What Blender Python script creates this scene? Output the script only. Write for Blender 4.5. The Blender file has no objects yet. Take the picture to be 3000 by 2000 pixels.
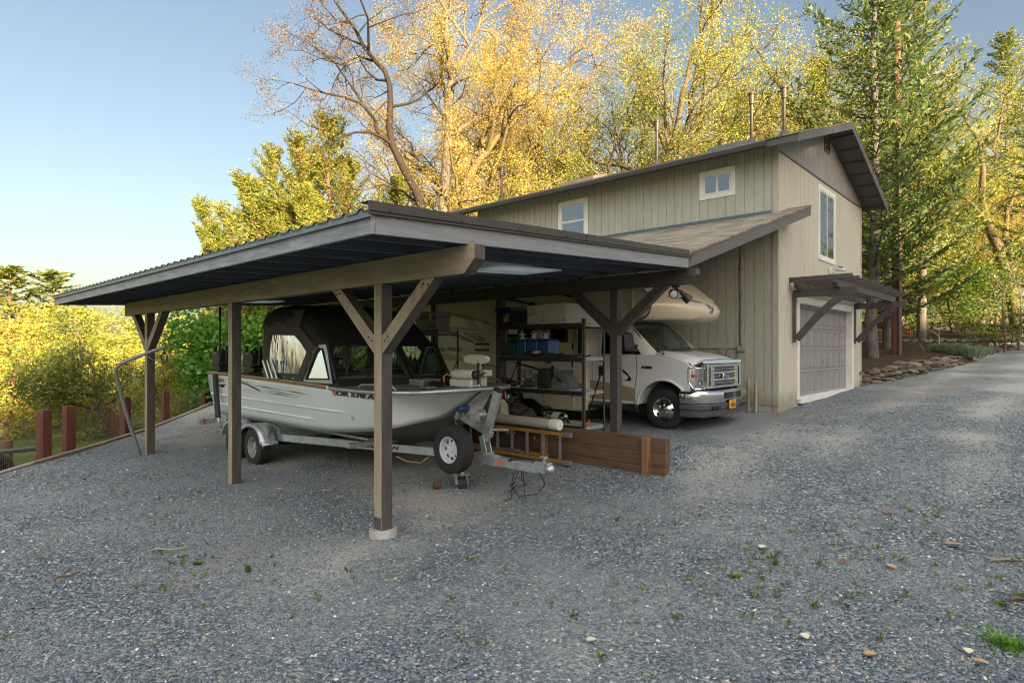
import bpy, math, random
import numpy as np
from mathutils import Vector, Matrix
random.seed(7); RNG = np.random.default_rng(11)
PI = math.pi
scene = bpy.context.scene
COL = scene.collection
V3 = Vector

# ---------------------------------------------------------------- mesh helper
class MB:
    def __init__(s): s.v = []; s.f = []
    def add(s, vs, fs):
        n = len(s.v); s.v += [tuple(p) for p in vs]; s.f += [tuple(i + n for i in f) for f in fs]; return s
    def box(s, x0, x1, y0, y1, z0, z1):
        vs = [(x0,y0,z0),(x1,y0,z0),(x1,y1,z0),(x0,y1,z0),(x0,y0,z1),(x1,y0,z1),(x1,y1,z1),(x0,y1,z1)]
        return s.add(vs, [(0,3,2,1),(4,5,6,7),(0,1,5,4),(1,2,6,5),(2,3,7,6),(3,0,4,7)])
    def hexa(s, b, t):
        return s.add(list(b) + list(t), [(0,3,2,1),(4,5,6,7),(0,1,5,4),(1,2,6,5),(2,3,7,6),(3,0,4,7)])
    def bar(s, p, q, w, h, up=(0,0,1)):
        p = V3(p); q = V3(q); d = (q - p).normalized(); u = V3(up)
        a = d.cross(u)
        if a.length < 1e-4: a = d.cross(V3((1,0,0)))
        a.normalize(); b = a.cross(d).normalized(); a *= w/2; b *= h/2
        return s.hexa([p-a-b, p+a-b, p+a+b, p-a+b], [q-a-b, q+a-b, q+a+b, q-a+b])
    def tube(s, pts, r, n=8, cap=True, closed=False):
        pts = [V3(p) for p in pts]; m = len(pts)
        rs = r if isinstance(r, (list, tuple)) else [r]*m
        vs = []; prev = None
        for i, p in enumerate(pts):
            if closed: d = pts[(i+1) % m] - pts[i-1]
            else: d = pts[min(i+1, m-1)] - pts[max(i-1, 0)]
            if d.length < 1e-9: d = V3((0,0,1))
            d.normalize()
            if prev is None:
                a = d.cross(V3((0,0,1)))
                if a.length < 1e-3: a = d.cross(V3((1,0,0)))
            else: a = prev - d*prev.dot(d)
            a.normalize(); prev = a; b = d.cross(a)
            for k in range(n):
                t = 2*PI*k/n; vs.append(p + (a*math.cos(t) + b*math.sin(t))*rs[i])
        fs = []
        for i in range(m if closed else m-1):
            j = (i+1) % m
            for k in range(n):
                l = (k+1) % n; fs.append((i*n+k, i*n+l, j*n+l, j*n+k))
        if cap and not closed:
            fs.append(tuple(range(n))[::-1]); fs.append(tuple((m-1)*n + k for k in range(n)))
        return s.add(vs, fs)
    def cyl(s, p, q, r, n=16, r2=None): return s.tube([p, q], [r, r if r2 is None else r2], n)
    def prism(s, poly, axis, a, b):
        # poly in the two remaining axes (cyclic order of x,y,z without axis)
        def P(u, w, t):
            return {'x': (t,u,w), 'y': (u,t,w), 'z': (u,w,t)}[axis]
        n = len(poly); vs = [P(u,w,a) for u,w in poly] + [P(u,w,b) for u,w in poly]
        fs = [tuple(range(n))[::-1], tuple(range(n, 2*n))] + [(i, (i+1)%n, n+(i+1)%n, n+i) for i in range(n)]
        return s.add(vs, fs)
    def loft(s, secs, closed=True, cap=True):
        n = len(secs[0]); vs = [p for sec in secs for p in sec]; fs = []
        for i in range(len(secs)-1):
            for k in range(n if closed else n-1):
                l = (k+1) % n; fs.append((i*n+k, i*n+l, (i+1)*n+l, (i+1)*n+k))
        if cap and closed:
            fs.append(tuple(range(n))[::-1]); fs.append(tuple((len(secs)-1)*n+k for k in range(n)))
        return s.add(vs, fs)
    def lathe(s, prof, o, axis, n=24, cap=True):
        o = V3(o); d = V3(axis).normalized(); a = d.cross(V3((0,0,1)))
        if a.length < 1e-3: a = V3((1,0,0))
        a.normalize(); b = d.cross(a)
        secs = []
        for r, t in prof:
            secs.append([o + d*t + (a*math.cos(2*PI*k/n) + b*math.sin(2*PI*k/n))*max(r, 1e-4) for k in range(n)])
        return s.loft(secs, cap=cap)
    def blob(s, c, r, seed=0, amp=.18, n=10, flat=None):
        rr = random.Random(seed); c = V3(c); r = (r,r,r) if not isinstance(r, (tuple, list)) else r
        ph = [rr.uniform(0, 6.28) for _ in range(6)]; vs = []; fs = []; m = n//2+1
        for i in range(m+1):
            th = PI*i/m
            for k in range(n):
                f = 2*PI*k/n
                w = 1 + amp*(math.sin(2*f+ph[0])*math.sin(th*2+ph[1]) + .6*math.sin(3*f+ph[2]+2*th) + .5*math.sin(5*f+ph[3]-3*th))
                z = math.cos(th)*r[2]*w
                if flat is not None and z < -flat: z = -flat
                vs.append((c.x + math.sin(th)*math.cos(f)*r[0]*w, c.y + math.sin(th)*math.sin(f)*r[1]*w, c.z + z))
        for i in range(m):
            for k in range(n):
                l = (k+1) % n; fs.append((i*n+k, (i+1)*n+k, (i+1)*n+l, i*n+l))
        return s.add(vs, fs)
    def build(s, name, mat, parent=None, smooth=None, bevel=0, seg=2, local=False, **props):
        me = bpy.data.meshes.new(name)
        off = V3((0,0,0)) if local else wloc(parent)
        me.from_pydata([(p[0]-off.x, p[1]-off.y, p[2]-off.z) for p in s.v], [], s.f)
        return link(name, me, mat, parent, smooth, bevel, seg, **props)

def wloc(o):
    t = V3((0,0,0))
    while o is not None: t += o.location; o = o.parent
    return t

def link(name, me, mat, parent=None, smooth=None, bevel=0, seg=2, **props):
    if mat is not None: me.materials.append(mat)
    if smooth is not None:
        me.polygons.foreach_set('use_smooth', [True]*len(me.polygons))
        me.set_sharp_from_angle(angle=math.radians(smooth))
    me.update()
    o = bpy.data.objects.new(name, me); COL.objects.link(o)
    if parent is not None: o.parent = parent
    if bevel:
        b = o.modifiers.new('bevel', 'BEVEL'); b.width = bevel; b.segments = seg; b.limit_method = 'ANGLE'; b.angle_limit = .6
        b.harden_normals = False
    tag(o, **props); return o

def tag(o, label=None, cat=None, group=None, kind=None):
    if label: o['label'] = label
    if cat: o['category'] = cat
    if group: o['group'] = group
    if kind: o['kind'] = kind
    return o

def thing(name, label, cat, loc=(0,0,0), group=None):
    o = bpy.data.objects.new(name, None); COL.objects.link(o); o.location = loc; o.empty_display_size = .1
    return tag(o, label, cat, group)

def copy_tree(o, parent=None, label=None, group=None):
    c = o.copy(); COL.objects.link(c); c.parent = parent
    if label: c['label'] = label
    if group: c['group'] = group
    for ch in list(o.children): copy_tree(ch, c)
    return c

def text(name, body, o, xd, yd, size, mat, parent=None, shear=0, depth=.002, fit=None, bold=0, **props):
    cu = bpy.data.curves.new(name, 'FONT'); cu.body = body; cu.size = size; cu.extrude = depth; cu.shear = shear; cu.offset = bold
    cu.resolution_u = 3
    ob = bpy.data.objects.new('tmp', cu); COL.objects.link(ob)
    me = bpy.data.meshes.new_from_object(ob.evaluated_get(bpy.context.evaluated_depsgraph_get()))
    bpy.data.objects.remove(ob); bpy.data.curves.remove(cu)
    xs_ = [v.co.x for v in me.vertices]; ys_ = [v.co.y for v in me.vertices]; x0, y0 = min(xs_), min(ys_)
    me.transform(Matrix.Translation((-x0, -y0, 0)))
    if fit: me.transform(Matrix.Diagonal((fit[0]/(max(xs_)-x0), fit[1]/(max(ys_)-y0), 1, 1)))
    xd = V3(xd).normalized(); yd = V3(yd).normalized(); zd = xd.cross(yd).normalized()
    M = Matrix(((xd.x,yd.x,zd.x,0),(xd.y,yd.y,zd.y,0),(xd.z,yd.z,zd.z,0),(0,0,0,1)))
    me.transform(Matrix.Translation(V3(o) - wloc(parent)) @ M)
    me.name = name; me.materials.clear()
    return link(name, me, mat, parent, **props)

def npmesh(name, verts, faces, mat, parent=None, attr=None, smooth=False, pattr=None, **props):
    """verts (n,3) array, faces (m,k) array of equal-size faces"""
    me = bpy.data.meshes.new(name); m, k = faces.shape
    me.vertices.add(len(verts)); me.vertices.foreach_set('co', np.ascontiguousarray(verts, dtype=np.float32).ravel())
    me.loops.add(m*k); me.loops.foreach_set('vertex_index', np.ascontiguousarray(faces, dtype=np.int32).ravel())
    me.polygons.add(m); me.polygons.foreach_set('loop_start', np.arange(0, m*k, k, dtype=np.int32))
    try: me.polygons.foreach_set('loop_total', np.full(m, k, dtype=np.int32))
    except Exception: pass
    if attr is not None:
        a = me.attributes.new('tone', 'FLOAT', 'FACE'); a.data.foreach_set('value', np.ascontiguousarray(attr, dtype=np.float32))
    for k, v in (pattr or {}).items(): a = me.attributes.new(k, 'FLOAT', 'POINT'); a.data.foreach_set('value', np.ascontiguousarray(v, dtype=np.float32))
    me.update(calc_edges=True); me.validate()
    if smooth: me.polygons.foreach_set('use_smooth', [True]*m)
    return link(name, me, mat, parent, **props)

# ---------------------------------------------------------------- materials
class NT:
    def __init__(s, name):
        s.m = bpy.data.materials.new(name); s.m.use_nodes = True; s.t = s.m.node_tree; s.t.nodes.clear()
        s.out = s.n('ShaderNodeOutputMaterial')
    def n(s, typ, **kw):
        x = s.t.nodes.new(typ)
        for k, v in kw.items(): setattr(x, k, v)
        return x
    def l(s, a, b): s.t.links.new(a, b)
    def put(s, sock, v):
        if hasattr(v, 'is_output') or isinstance(v, bpy.types.NodeSocket): s.l(v, sock)
        elif v is not None:
            if isinstance(v, (tuple, list)) and len(v) == 3 and sock.type == 'RGBA': v = (*v, 1)
            sock.default_value = v
    def pos(s):
        return s.n('ShaderNodeNewGeometry').outputs['Position']
    def obj(s): return s.n('ShaderNodeTexCoord').outputs['Object']
    def map(s, vec, scale=(1,1,1), loc=(0,0,0), rot=(0,0,0)):
        m = s.n('ShaderNodeMapping'); s.l(vec, m.inputs[0]); m.inputs['Scale'].default_value = scale; m.inputs['Location'].default_value = loc; m.inputs['Rotation'].default_value = rot
        return m.outputs[0]
    def noise(s, vec, scale, detail=4, rough=.55, dist=0):
        x = s.n('ShaderNodeTexNoise'); s.l(vec, x.inputs['Vector']); x.inputs['Scale'].default_value = scale
        x.inputs['Detail'].default_value = detail; x.inputs['Roughness'].default_value = rough; x.inputs['Distortion'].default_value = dist
        return x.outputs['Fac']
    def voro(s, vec, scale, feature='F1', out='Distance', rnd=1):
        x = s.n('ShaderNodeTexVoronoi', feature=feature); s.l(vec, x.inputs['Vector']); x.inputs['Scale'].default_value = scale; x.inputs['Randomness'].default_value = rnd
        return x.outputs[out]
    def ramp(s, fac, stops, interp='LINEAR'):
        x = s.n('ShaderNodeValToRGB'); s.put(x.inputs[0], fac); r = x.color_ramp; r.interpolation = interp
        while len(r.elements) < len(stops): r.elements.new(.5)
        for e, (p, c) in zip(r.elements, stops):
            e.position = p; e.color = (*c, 1) if isinstance(c, (tuple, list)) else (c, c, c, 1)
        return x.outputs[0]
    def mix(s, fac, a, b, mode='MIX'):
        x = s.n('ShaderNodeMix', data_type='RGBA', blend_type=mode); s.put(x.inputs[0], fac); s.put(x.inputs[6], a); s.put(x.inputs[7], b); return x.outputs[2]
    def math(s, op, a, b=0, c=0, clamp=False):
        x = s.n('ShaderNodeMath', operation=op, use_clamp=clamp); s.put(x.inputs[0], a); s.put(x.inputs[1], b); s.put(x.inputs[2], c); return x.outputs[0]
    def sep(s, vec):
        x = s.n('ShaderNodeSeparateXYZ'); s.l(vec, x.inputs[0]); return x.outputs
    def bump(s, h, strength=.3, dist=.01, nrm=None):
        x = s.n('ShaderNodeBump'); x.inputs['Strength'].default_value = strength; x.inputs['Distance'].default_value = dist; s.put(x.inputs['Height'], h)
        if nrm is not None: s.l(nrm, x.inputs['Normal'])
        return x.outputs[0]
    def pbr(s, col, rough=.6, metal=0, nrm=None, spec=.5, coat=0, **kw):
        p = s.n('ShaderNodeBsdfPrincipled'); s.put(p.inputs['Base Color'], col); s.put(p.inputs['Roughness'], rough); s.put(p.inputs['Metallic'], metal)
        p.inputs['Specular IOR Level'].default_value = spec; p.inputs['Coat Weight'].default_value = coat; p.inputs['Coat Roughness'].default_value = .08
        if nrm is not None: s.l(nrm, p.inputs['Normal'])
        for k, v in kw.items(): s.put(p.inputs[k], v)
        s.l(p.outputs[0], s.out.inputs[0]); return s.m

def plain(name, col, rough=.6, metal=0, var=.12, scale=6, bump=.0, bscale=60, spec=.5, coat=0, dirt=0):
    t = NT(name); p = t.obj(); n = t.noise(p, scale, 5)
    c = t.ramp(n, [(.25, tuple(x*(1-var) for x in col)), (.75, tuple(min(1, x*(1+var)) for x in col))])
    if dirt:
        d = t.noise(p, scale*.35, 6, .65)
        c = t.mix(t.ramp(d, [(.45, 0), (.75, dirt)]), c, (.13, .11, .085))
    rr = t.ramp(t.noise(p, scale*2.3, 4), [(.3, max(0, rough-.07)), (.7, min(1, rough+.07))])
    nb = t.bump(t.noise(p, bscale, 3), bump, .01) if bump else None
    return t.pbr(c, rr, metal, nb, spec, coat)

def wood(name, a, b, grain='y', rough=.65, saw=.35, weather=0, wcol=(.16,.16,.165), sawax=None, lit_side=None):
    """painted or bare timber: long grain, knots, rough-sawn marks across"""
    t = NT(name); p = t.pos()
    sc = {'x': (1.2,16,16), 'y': (16,1.2,16), 'z': (16,16,1.2)}[grain]
    g = t.noise(t.map(p, sc), 1.6, 6, .62, .6)
    c = t.ramp(g, [(.28, a), (.7, b)])
    kn = t.voro(t.map(p, {'x': (.8,4,4), 'y': (4,.8,4), 'z': (4,4,.8)}[grain]), 1.3)
    c = t.mix(t.ramp(kn, [(.05, .75), (.16, 0)]), c, tuple(x*.45 for x in a))
    if weather:
        w = t.noise(t.map(p, {'x': (2,9,9), 'y': (9,2,9), 'z': (9,9,2)}[grain]), 1.2, 7, .72)
        c = t.mix(t.ramp(w, [(.46, 0), (.64, weather)]), c, wcol)
    if lit_side:   # sky light from the left painted into these faces, with patchy wear
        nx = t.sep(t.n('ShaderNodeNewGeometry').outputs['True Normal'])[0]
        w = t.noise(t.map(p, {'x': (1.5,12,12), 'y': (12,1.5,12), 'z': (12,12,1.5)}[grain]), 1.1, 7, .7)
        c = t.mix(t.math('MULTIPLY', t.math('LESS_THAN', nx, -.5), t.ramp(w, [(.3, .95), (.72, .35)])), c, lit_side)
    sx = {'x': (90,6,6), 'y': (6,90,6), 'z': (6,6,90)}[sawax or grain]
    sm = t.noise(t.map(p, sx), 1, 3, .6)
    h = t.math('ADD', t.math('MULTIPLY', g, .6), t.math('MULTIPLY', sm, .8))
    return t.pbr(c, t.ramp(sm, [(.3, rough-.15), (.7, rough+.12)]), 0, t.bump(h, saw, .006), .4)
# ---------------------------------------------------------------- camera, light, sky
cam = bpy.data.cameras.new('camera'); camo = bpy.data.objects.new('camera', cam); COL.objects.link(camo)
camo.location = (0, 0, 2.0); camo.rotation_euler = (PI/2, 0, math.radians(-47.48))
cam.sensor_width = 36; cam.lens = 21; cam.shift_y = 22/3000; cam.clip_end = 2000; scene.camera = camo
SUN_EL = math.radians(13.5); SX, SY = -.30, -.954
world = bpy.data.worlds.new('World'); scene.world = world; world.use_nodes = True
wn = world.node_tree; bg = wn.nodes['Background']; sk = wn.nodes.new('ShaderNodeTexSky'); sk.sky_type = 'NISHITA'; sk.sun_disc = False
sk.sun_elevation = SUN_EL; sk.sun_rotation = math.atan2(SX, SY); sk.air_density = 1.0; sk.dust_density = 3.0; sk.ozone_density = .9; sk.altitude = 0
# invented bright cloud, unseen overhead and behind the camera, added to fill the shade
wt = wn.nodes.new('ShaderNodeTexCoord'); wsx = wn.nodes.new('ShaderNodeSeparateXYZ'); wn.links.new(wt.outputs['Generated'], wsx.inputs[0])
wns = wn.nodes.new('ShaderNodeTexNoise'); wn.links.new(wt.outputs['Generated'], wns.inputs['Vector']); wns.inputs['Scale'].default_value = 3.2; wns.inputs['Detail'].default_value = 5
wad = wn.nodes.new('ShaderNodeMath'); wad.operation = 'MULTIPLY_ADD'; wn.links.new(wns.outputs['Fac'], wad.inputs[0]); wad.inputs[1].default_value = .35; wdt = wn.nodes.new('ShaderNodeVectorMath'); wdt.operation = 'DOT_PRODUCT'; wn.links.new(wt.outputs['Generated'], wdt.inputs[0]); wdt.inputs[1].default_value = (-.52, -.42, 1); wn.links.new(wdt.outputs['Value'], wad.inputs[2])
wmr = wn.nodes.new('ShaderNodeMapRange'); wmr.interpolation_type = 'SMOOTHSTEP'; wn.links.new(wad.outputs[0], wmr.inputs[0]); wmr.inputs[1].default_value = .84; wmr.inputs[2].default_value = 1.12
wmx = wn.nodes.new('ShaderNodeMix'); wmx.data_type = 'RGBA'; wn.links.new(wmr.outputs[0], wmx.inputs[0]); wtn = wn.nodes.new('ShaderNodeMix'); wtn.data_type = 'RGBA'; wtn.blend_type = 'MULTIPLY'; wtn.inputs[0].default_value = 1; wn.links.new(sk.outputs[0], wtn.inputs[6]); wtn.inputs[7].default_value = (1.03, .955, .88, 1); wn.links.new(wtn.outputs[2], wmx.inputs[6]); wmx.inputs[7].default_value = (9.2, 9.0, 8.8, 1)
wn.links.new(wmx.outputs[2], bg.inputs[0]); bg.inputs[1].default_value = .05
sun = bpy.data.lights.new('sun', 'SUN'); sun.energy = 4.5; sun.angle = math.radians(.6); sun.color = (1, .79, .5)
suno = bpy.data.objects.new('sun', sun); COL.objects.link(suno)
suno.rotation_euler = V3((SX*math.cos(SUN_EL), SY*math.cos(SUN_EL), math.sin(SUN_EL))).to_track_quat('Z', 'Y').to_euler()
vs = scene.view_settings; scene.display_settings.display_device = 'sRGB'; vs.view_transform = 'Standard'; vs.look = 'None'; vs.exposure = 2.42; vs.gamma = 1
scene.cycles.max_bounces = 10; scene.cycles.diffuse_bounces = 8; scene.cycles.glossy_bounces = 4; scene.cycles.transmission_bounces = 6; scene.cycles.transparent_max_bounces = 10
scene.cycles.use_denoising = True; scene.cycles.filter_width = 1.2; scene.cycles.caustics_reflective = False; scene.cycles.caustics_refractive = False; scene.cycles.sample_clamp_indirect = 6

# ---------------------------------------------------------------- terrain
def sm(x, a, b):
    t = np.clip((np.asarray(x, float)-a)/(b-a), 0, 1); return t*t*(3-2*t)
def gz(u, v):
    u = np.asarray(u, float); v = np.asarray(v, float)
    z = np.interp(u, [-30,0,4.2,6,7.5,8.5,10,13.5,21,24.5,31,37,44,60,120], [-.1,-.02,0,.07,.2,.32,.46,.63,.9,1.12,1.45,1.75,2.05,2.6,4])
    z = z + .018*np.sin(u*1.3+v*.7) * np.sin(v*.9-u*.4) + .008*np.sin(u*3.1-v*2.3)
    return z - .03*sm(v, 8, 11)*(1-sm(u, 5, 7))
EDX, EDY = .632, .775                      # direction of the timber edging along the lower side
def edge_s(u, v): return (np.asarray(u)-1.53)*(-EDY) + (np.asarray(v)-12.68)*EDX      # > 0 : beyond the edging
def lawn_z(u, v):
    s = edge_s(u, v); d = .737*np.asarray(u) + .676*np.asarray(v); x = .676*np.asarray(u) - .737*np.asarray(v)
    low = -.75 - .095*np.clip(s, 0, 45) + .02*np.sin(np.asarray(u)*.4) * np.sin(np.asarray(v)*.33)
    up = np.interp(d, [-200,0,20,42,60,120,400], [1.5,-.4,.3,3.4,4.2,7,16])
    right = sm(x, -14, 4)
    return low*(1-right) + (up-.35)*right
def mulch_z(u, v):
    d = .737*np.asarray(u) + .676*np.asarray(v)
    return -.72 + .1*d + .03*np.sin(np.asarray(u)*1.7)*np.sin(np.asarray(v)*1.9)
ROCKL = [(20.4,4.62),(24.5,3.62),(30.9,2.87),(37,2.5),(44,2.25),(60,2.0)]
def rockv(u): return np.interp(u, [p[0] for p in ROCKL], [p[1] for p in ROCKL])

def vnoise(u, v, f, seed):
    r = np.random.default_rng(seed).random((64, 64)); x = np.asarray(u)*f; y = np.asarray(v)*f; i = np.floor(x).astype(int); j = np.floor(y).astype(int); a = x-i; b = y-j; a = a*a*(3-2*a); b = b*b*(3-2*b)
    g = lambda p, q: r[p % 64, q % 64]
    return (g(i,j)*(1-a)+g(i+1,j)*a)*(1-b) + (g(i,j+1)*(1-a)+g(i+1,j+1)*a)*b
def worn(u, v):
    # 0 loose stone .. 1 bare compacted dust: round the pier, along the wheel lanes, under the roof
    u = np.asarray(u, float); v = np.asarray(v, float)
    n = .5*vnoise(u, v, .8, 1) + .3*vnoise(u, v, 2.1, 2) + .2*vnoise(u, v, 5.3, 3)
    G = lambda a, b, ra, rb: np.exp(-((u-a)/ra)**2-((v-b)/rb)**2)
    w = 1.0*G(3.7,5.1,1.1,.8) + .95*G(3.4,2.35,1.3,.45) + .8*sm(u,4.0,4.8)*(1-sm(u,7.6,7.9))*sm(v,4.3,5.4) + .75*G(11,3.7,2.6,.7) + .7*G(7.2,3.4,1.3,.5)
    lane = np.exp(-((v-1.0-.12*np.sin(u*.5))/.42)**2) + .8*np.exp(-((v-2.75-.1*np.sin(u*.4+1))/.4)**2)
    w = w + .7*lane*sm(u, 5.5, 9) + .45*sm(u, 13, 22)
    return np.clip((w - .15)*(.35+1.3*n) + (n-.62)*1.2, 0, 1)
def litter(u, v):
    r = 0*np.asarray(u, float)
    for a, b, c, d, ra, rb in LIT: x = (u-a)*math.cos(d)+(v-b)*math.sin(d); y = -(u-a)*math.sin(d)+(v-b)*math.cos(d); r = np.maximum(r, np.exp(-(x/ra)**2-(y/rb)**2)*c)
    return r
LIT = [(1.96,5.62,1.00,0.74,0.50,0.14), (2.42,6.04,1.00,0.74,0.50,0.14), (2.69,6.05,0.60,0.74,0.40,0.12), (13.51,3.76,1.00,-0.10,0.90,0.25), (17.12,3.28,1.00,-0.10,1.30,0.30), (18.60,2.64,1.00,-0.10,1.50,0.30), (22.57,2.17,1.00,-0.10,2.00,0.40), (13.00,4.20,0.90,0.00,0.70,0.25)]
def sheet(name, us, vs_, zf, mat, keep=None, **props):
    U, W = np.meshgrid(us, vs_, indexing='ij'); Z = zf(U, W)
    P = np.stack([U, W, Z], -1).reshape(-1, 3); nu, nv = len(us), len(vs_)
    i = (np.arange(nu-1)[:,None]*nv + np.arange(nv-1)[None,:]).ravel()
    F = np.stack([i, i+nv, i+nv+1, i+1], 1)
    if keep is not None:
        c = P[F].mean(1); F = F[keep(c[:,0], c[:,1])]
    used = np.unique(F); mp = np.zeros(len(P), int); mp[used] = np.arange(len(used))
    return npmesh(name, P[used], mp[F], mat, smooth=True, pattr={'worn': worn(P[used][:,0], P[used][:,1]), 'litter': litter(P[used][:,0], P[used][:,1])} if mat is GRAVEL else None, **props)

# ---------------------------------------------------------------- ground materials
def gravel_mat():
    t = NT('gravel'); p = t.pos(); xy = t.sep(p)
    wp = t.n('ShaderNodeVectorMath', operation='ADD'); t.l(p, wp.inputs[0])
    nz = t.n('ShaderNodeTexNoise'); t.l(p, nz.inputs['Vector']); nz.inputs['Scale'].default_value = 22
    sc = t.n('ShaderNodeVectorMath', operation='SCALE'); t.l(nz.outputs['Color'], sc.inputs[0]); sc.inputs['Scale'].default_value = .022
    t.l(sc.outputs[0], wp.inputs[1]); q = wp.outputs[0]
    d1 = t.voro(q, 42); c1 = t.n('ShaderNodeTexVoronoi'); t.l(q, c1.inputs['Vector']); c1.inputs['Scale'].default_value = 42
    tone = t.sep(c1.outputs['Color'])[0]
    stone = t.ramp(tone, [(0, (.033,.048,.06)), (.35, (.078,.107,.127)), (.62, (.145,.183,.208)), (.82, (.265,.303,.325)), (.93, (.28,.22,.155)), (1, (.6,.6,.58))])
    fine = t.ramp(t.voro(q, 130, out='Color'), [(0, (.08,.1,.11)), (.5, (.2,.22,.228)), (1, (.4,.4,.385))])
    big = t.noise(p, .55, 5, .62)
    col = t.mix(t.ramp(big, [(.44, 0), (.58, .75)]), stone, fine)
    # worn, dusty tracks where wheels and feet go
    wa = t.n('ShaderNodeAttribute', attribute_name='worn').outputs['Fac']
    bay = t.math('MULTIPLY', t.ramp(t.math('MULTIPLY', xy[0], .1), [(.40, 0), (.5, 1), (.74, 1), (.78, .3)]), t.ramp(t.math('MULTIPLY', xy[1], .1), [(.40, 0), (.56, 1)]))
    sand = t.math('ADD', wa, t.math('MULTIPLY_ADD', t.noise(p, 2.6, 5, .65), .5, -.25), 0, True)
    dcol = t.mix(t.noise(p, 90, 3), (.27,.265,.245), (.5,.485,.44))
    brown = t.mix(.6, dcol, (.42,.37,.28))
    dcol = t.mix(t.math('MULTIPLY', bay, .8), dcol, brown)
    keepst = t.ramp(t.noise(p, 30, 4, .7), [(.46, 0), (.6, .75)])
    sand = t.math('MULTIPLY', sand, t.math('SUBTRACT', 1, keepst))
    col = t.mix(sand, col, dcol)
    # rusty leaf litter in patches
    la = t.n('ShaderNodeAttribute', attribute_name='litter').outputs['Fac']
    lit = t.math('MULTIPLY', la, t.ramp(t.noise(p, 4, 6, .7), [(.4, 0), (.6, .9)]))
    col = t.mix(t.math('MULTIPLY', lit, t.ramp(t.noise(p, 60, 2), [(.45, 0), (.55, 1)])), col, (.203,.086,.047))
    h = t.math('ADD', t.math('MULTIPLY', t.math('SUBTRACT', .7, d1), t.math('SUBTRACT', 1, t.math('MULTIPLY', sand, .8))), t.math('MULTIPLY', t.noise(p, 160, 3), .25))
    nb = t.bump(h, 1.0, .022); nb = t.bump(t.noise(p, 3, 5), .35, .08, nb)
    return t.pbr(col, .72, 0, nb, .45)
GRAVEL = gravel_mat()

def stone_mat():
    t = NT('gravel_stone'); a = t.n('ShaderNodeAttribute', attribute_name='tone'); f = a.outputs['Fac']
    c = t.ramp(f, [(0, (.033,.05,.063)), (.3, (.078,.108,.13)), (.58, (.14,.182,.207)), (.8, (.265,.303,.325)), (.9, (.26,.205,.145)), (.955, (.4,.29,.185)), (1, (.74,.74,.72))])
    c = t.mix(t.noise(t.pos(), 140, 3), c, t.mix(.3, c, (.36,.37,.37)))
    return t.pbr(c, .68, 0, t.bump(t.noise(t.pos(), 220, 2), .3, .004), .45)
STONE = stone_mat()

def lawn_mat():
    t = NT('lawn'); p = t.pos()
    c = t.ramp(t.noise(p, .6, 7, .7), [(.3, (.05,.075,.014)), (.5, (.095,.125,.02)), (.72, (.17,.15,.04))])
    c = t.mix(t.ramp(t.noise(p, 14, 5, .75), [(.4, 0), (.7, .5)]), c, (.06,.05,.025))
    return t.pbr(c, .9, 0, t.bump(t.noise(p, 30, 6, .8), .8, .08), .2)
def mulch_mat():
    t = NT('mulch'); p = t.pos()
    c = t.ramp(t.voro(p, 26, out='Color'), [(0, (.029,.019,.014)), (.6, (.065,.044,.030)), (.9, (.111,.072,.045)), (1, (.260,.169,.088))])
    c = t.mix(t.ramp(t.noise(p, 1.1, 6, .7), [(.5, 0), (.7, .55)]), c, (.130,.081,.045))
    return t.pbr(c, .9, 0, t.bump(t.math('ADD', t.voro(p, 26), t.noise(p, 60, 4)), .9, .05), .2)
def path_mat():
    t = NT('path_gravel'); p = t.pos()
    c = t.ramp(t.voro(p, 50, out='Color'), [(0, (.208,.195,.163)), (.6, (.338,.319,.269)), (1, (.520,.494,.425))])
    return t.pbr(c, .85, 0, t.bump(t.voro(p, 50), .6, .02), .3)
DRYG = plain('dry_grass', (.36,.31,.19), .95, 0, .3, .5, .3, 6)
LAWN, MULCH, PATHM = lawn_mat(), mulch_mat(), path_mat()

# one sheet to the horizon, lying under the yard
lin = lambda a, b, n: np.linspace(a, b, n)
ax = np.unique(np.concatenate([lin(-400,-60,18), lin(-60,90,121), lin(90,420,18)]))
sheet('ground', ax, ax, lambda u, v: np.where(edge_s(u, v) < -.4, np.minimum(lawn_z(u, v), gz(u, v)-.35), lawn_z(u, v)), LAWN, kind='structure')
# gravel yard: a grid laid along the timber edging
ga, gb = np.arange(-30, 70, .25), np.arange(-.02, 66, .25)
A, B = np.meshgrid(ga, gb, indexing='ij'); GU = 1.53 + EDX*A + EDY*B; GV = 12.68 + EDY*A - EDX*B
P = np.stack([GU, GV, gz(GU, GV) - .02*np.clip(1-B/.3, 0, 1)], -1).reshape(-1, 3); nb_ = len(gb)
i = (np.arange(len(ga)-1)[:,None]*nb_ + np.arange(nb_-1)[None,:]).ravel()
F = np.stack([i, i+1, i+nb_+1, i+nb_], 1)
cc = P[F].mean(1); F = F[(cc[:,0] > -26) & (cc[:,0] < 62) & (cc[:,1] > -26) & (cc[:,1] < 30)]
npmesh('gravel_drive', P, F, GRAVEL, smooth=True, pattr={'worn': worn(P[:,0], P[:,1]), 'litter': litter(P[:,0], P[:,1])}, kind='structure')
def pad_z(u, v):
    pad = np.interp(u, [7.6,8.2,9,10.2,13.5], [.64,.62,.53,.49,.62])
    f = sm(v, 3.2, 4.6)*(sm(u, 7.5, 8.5) + (1-sm(u, 7.5, 8.5))*sm(v, 4.1, 5.0))
    b = gz(u, v); return b + (np.maximum(pad-b, 0))*f + .006*f - .004*(1-f)
sheet('raised_drive', np.concatenate([np.arange(7.4, 7.72, .08), [7.72], np.arange(7.85, 13.6, .15)]), np.concatenate([np.arange(3.0, 4.1, .1), [4.1], np.arange(4.25, 20, .25)]), pad_z, GRAVEL,
      keep=lambda u, v: (u > 7.72) | (v < 4.1), kind='structure')
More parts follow.
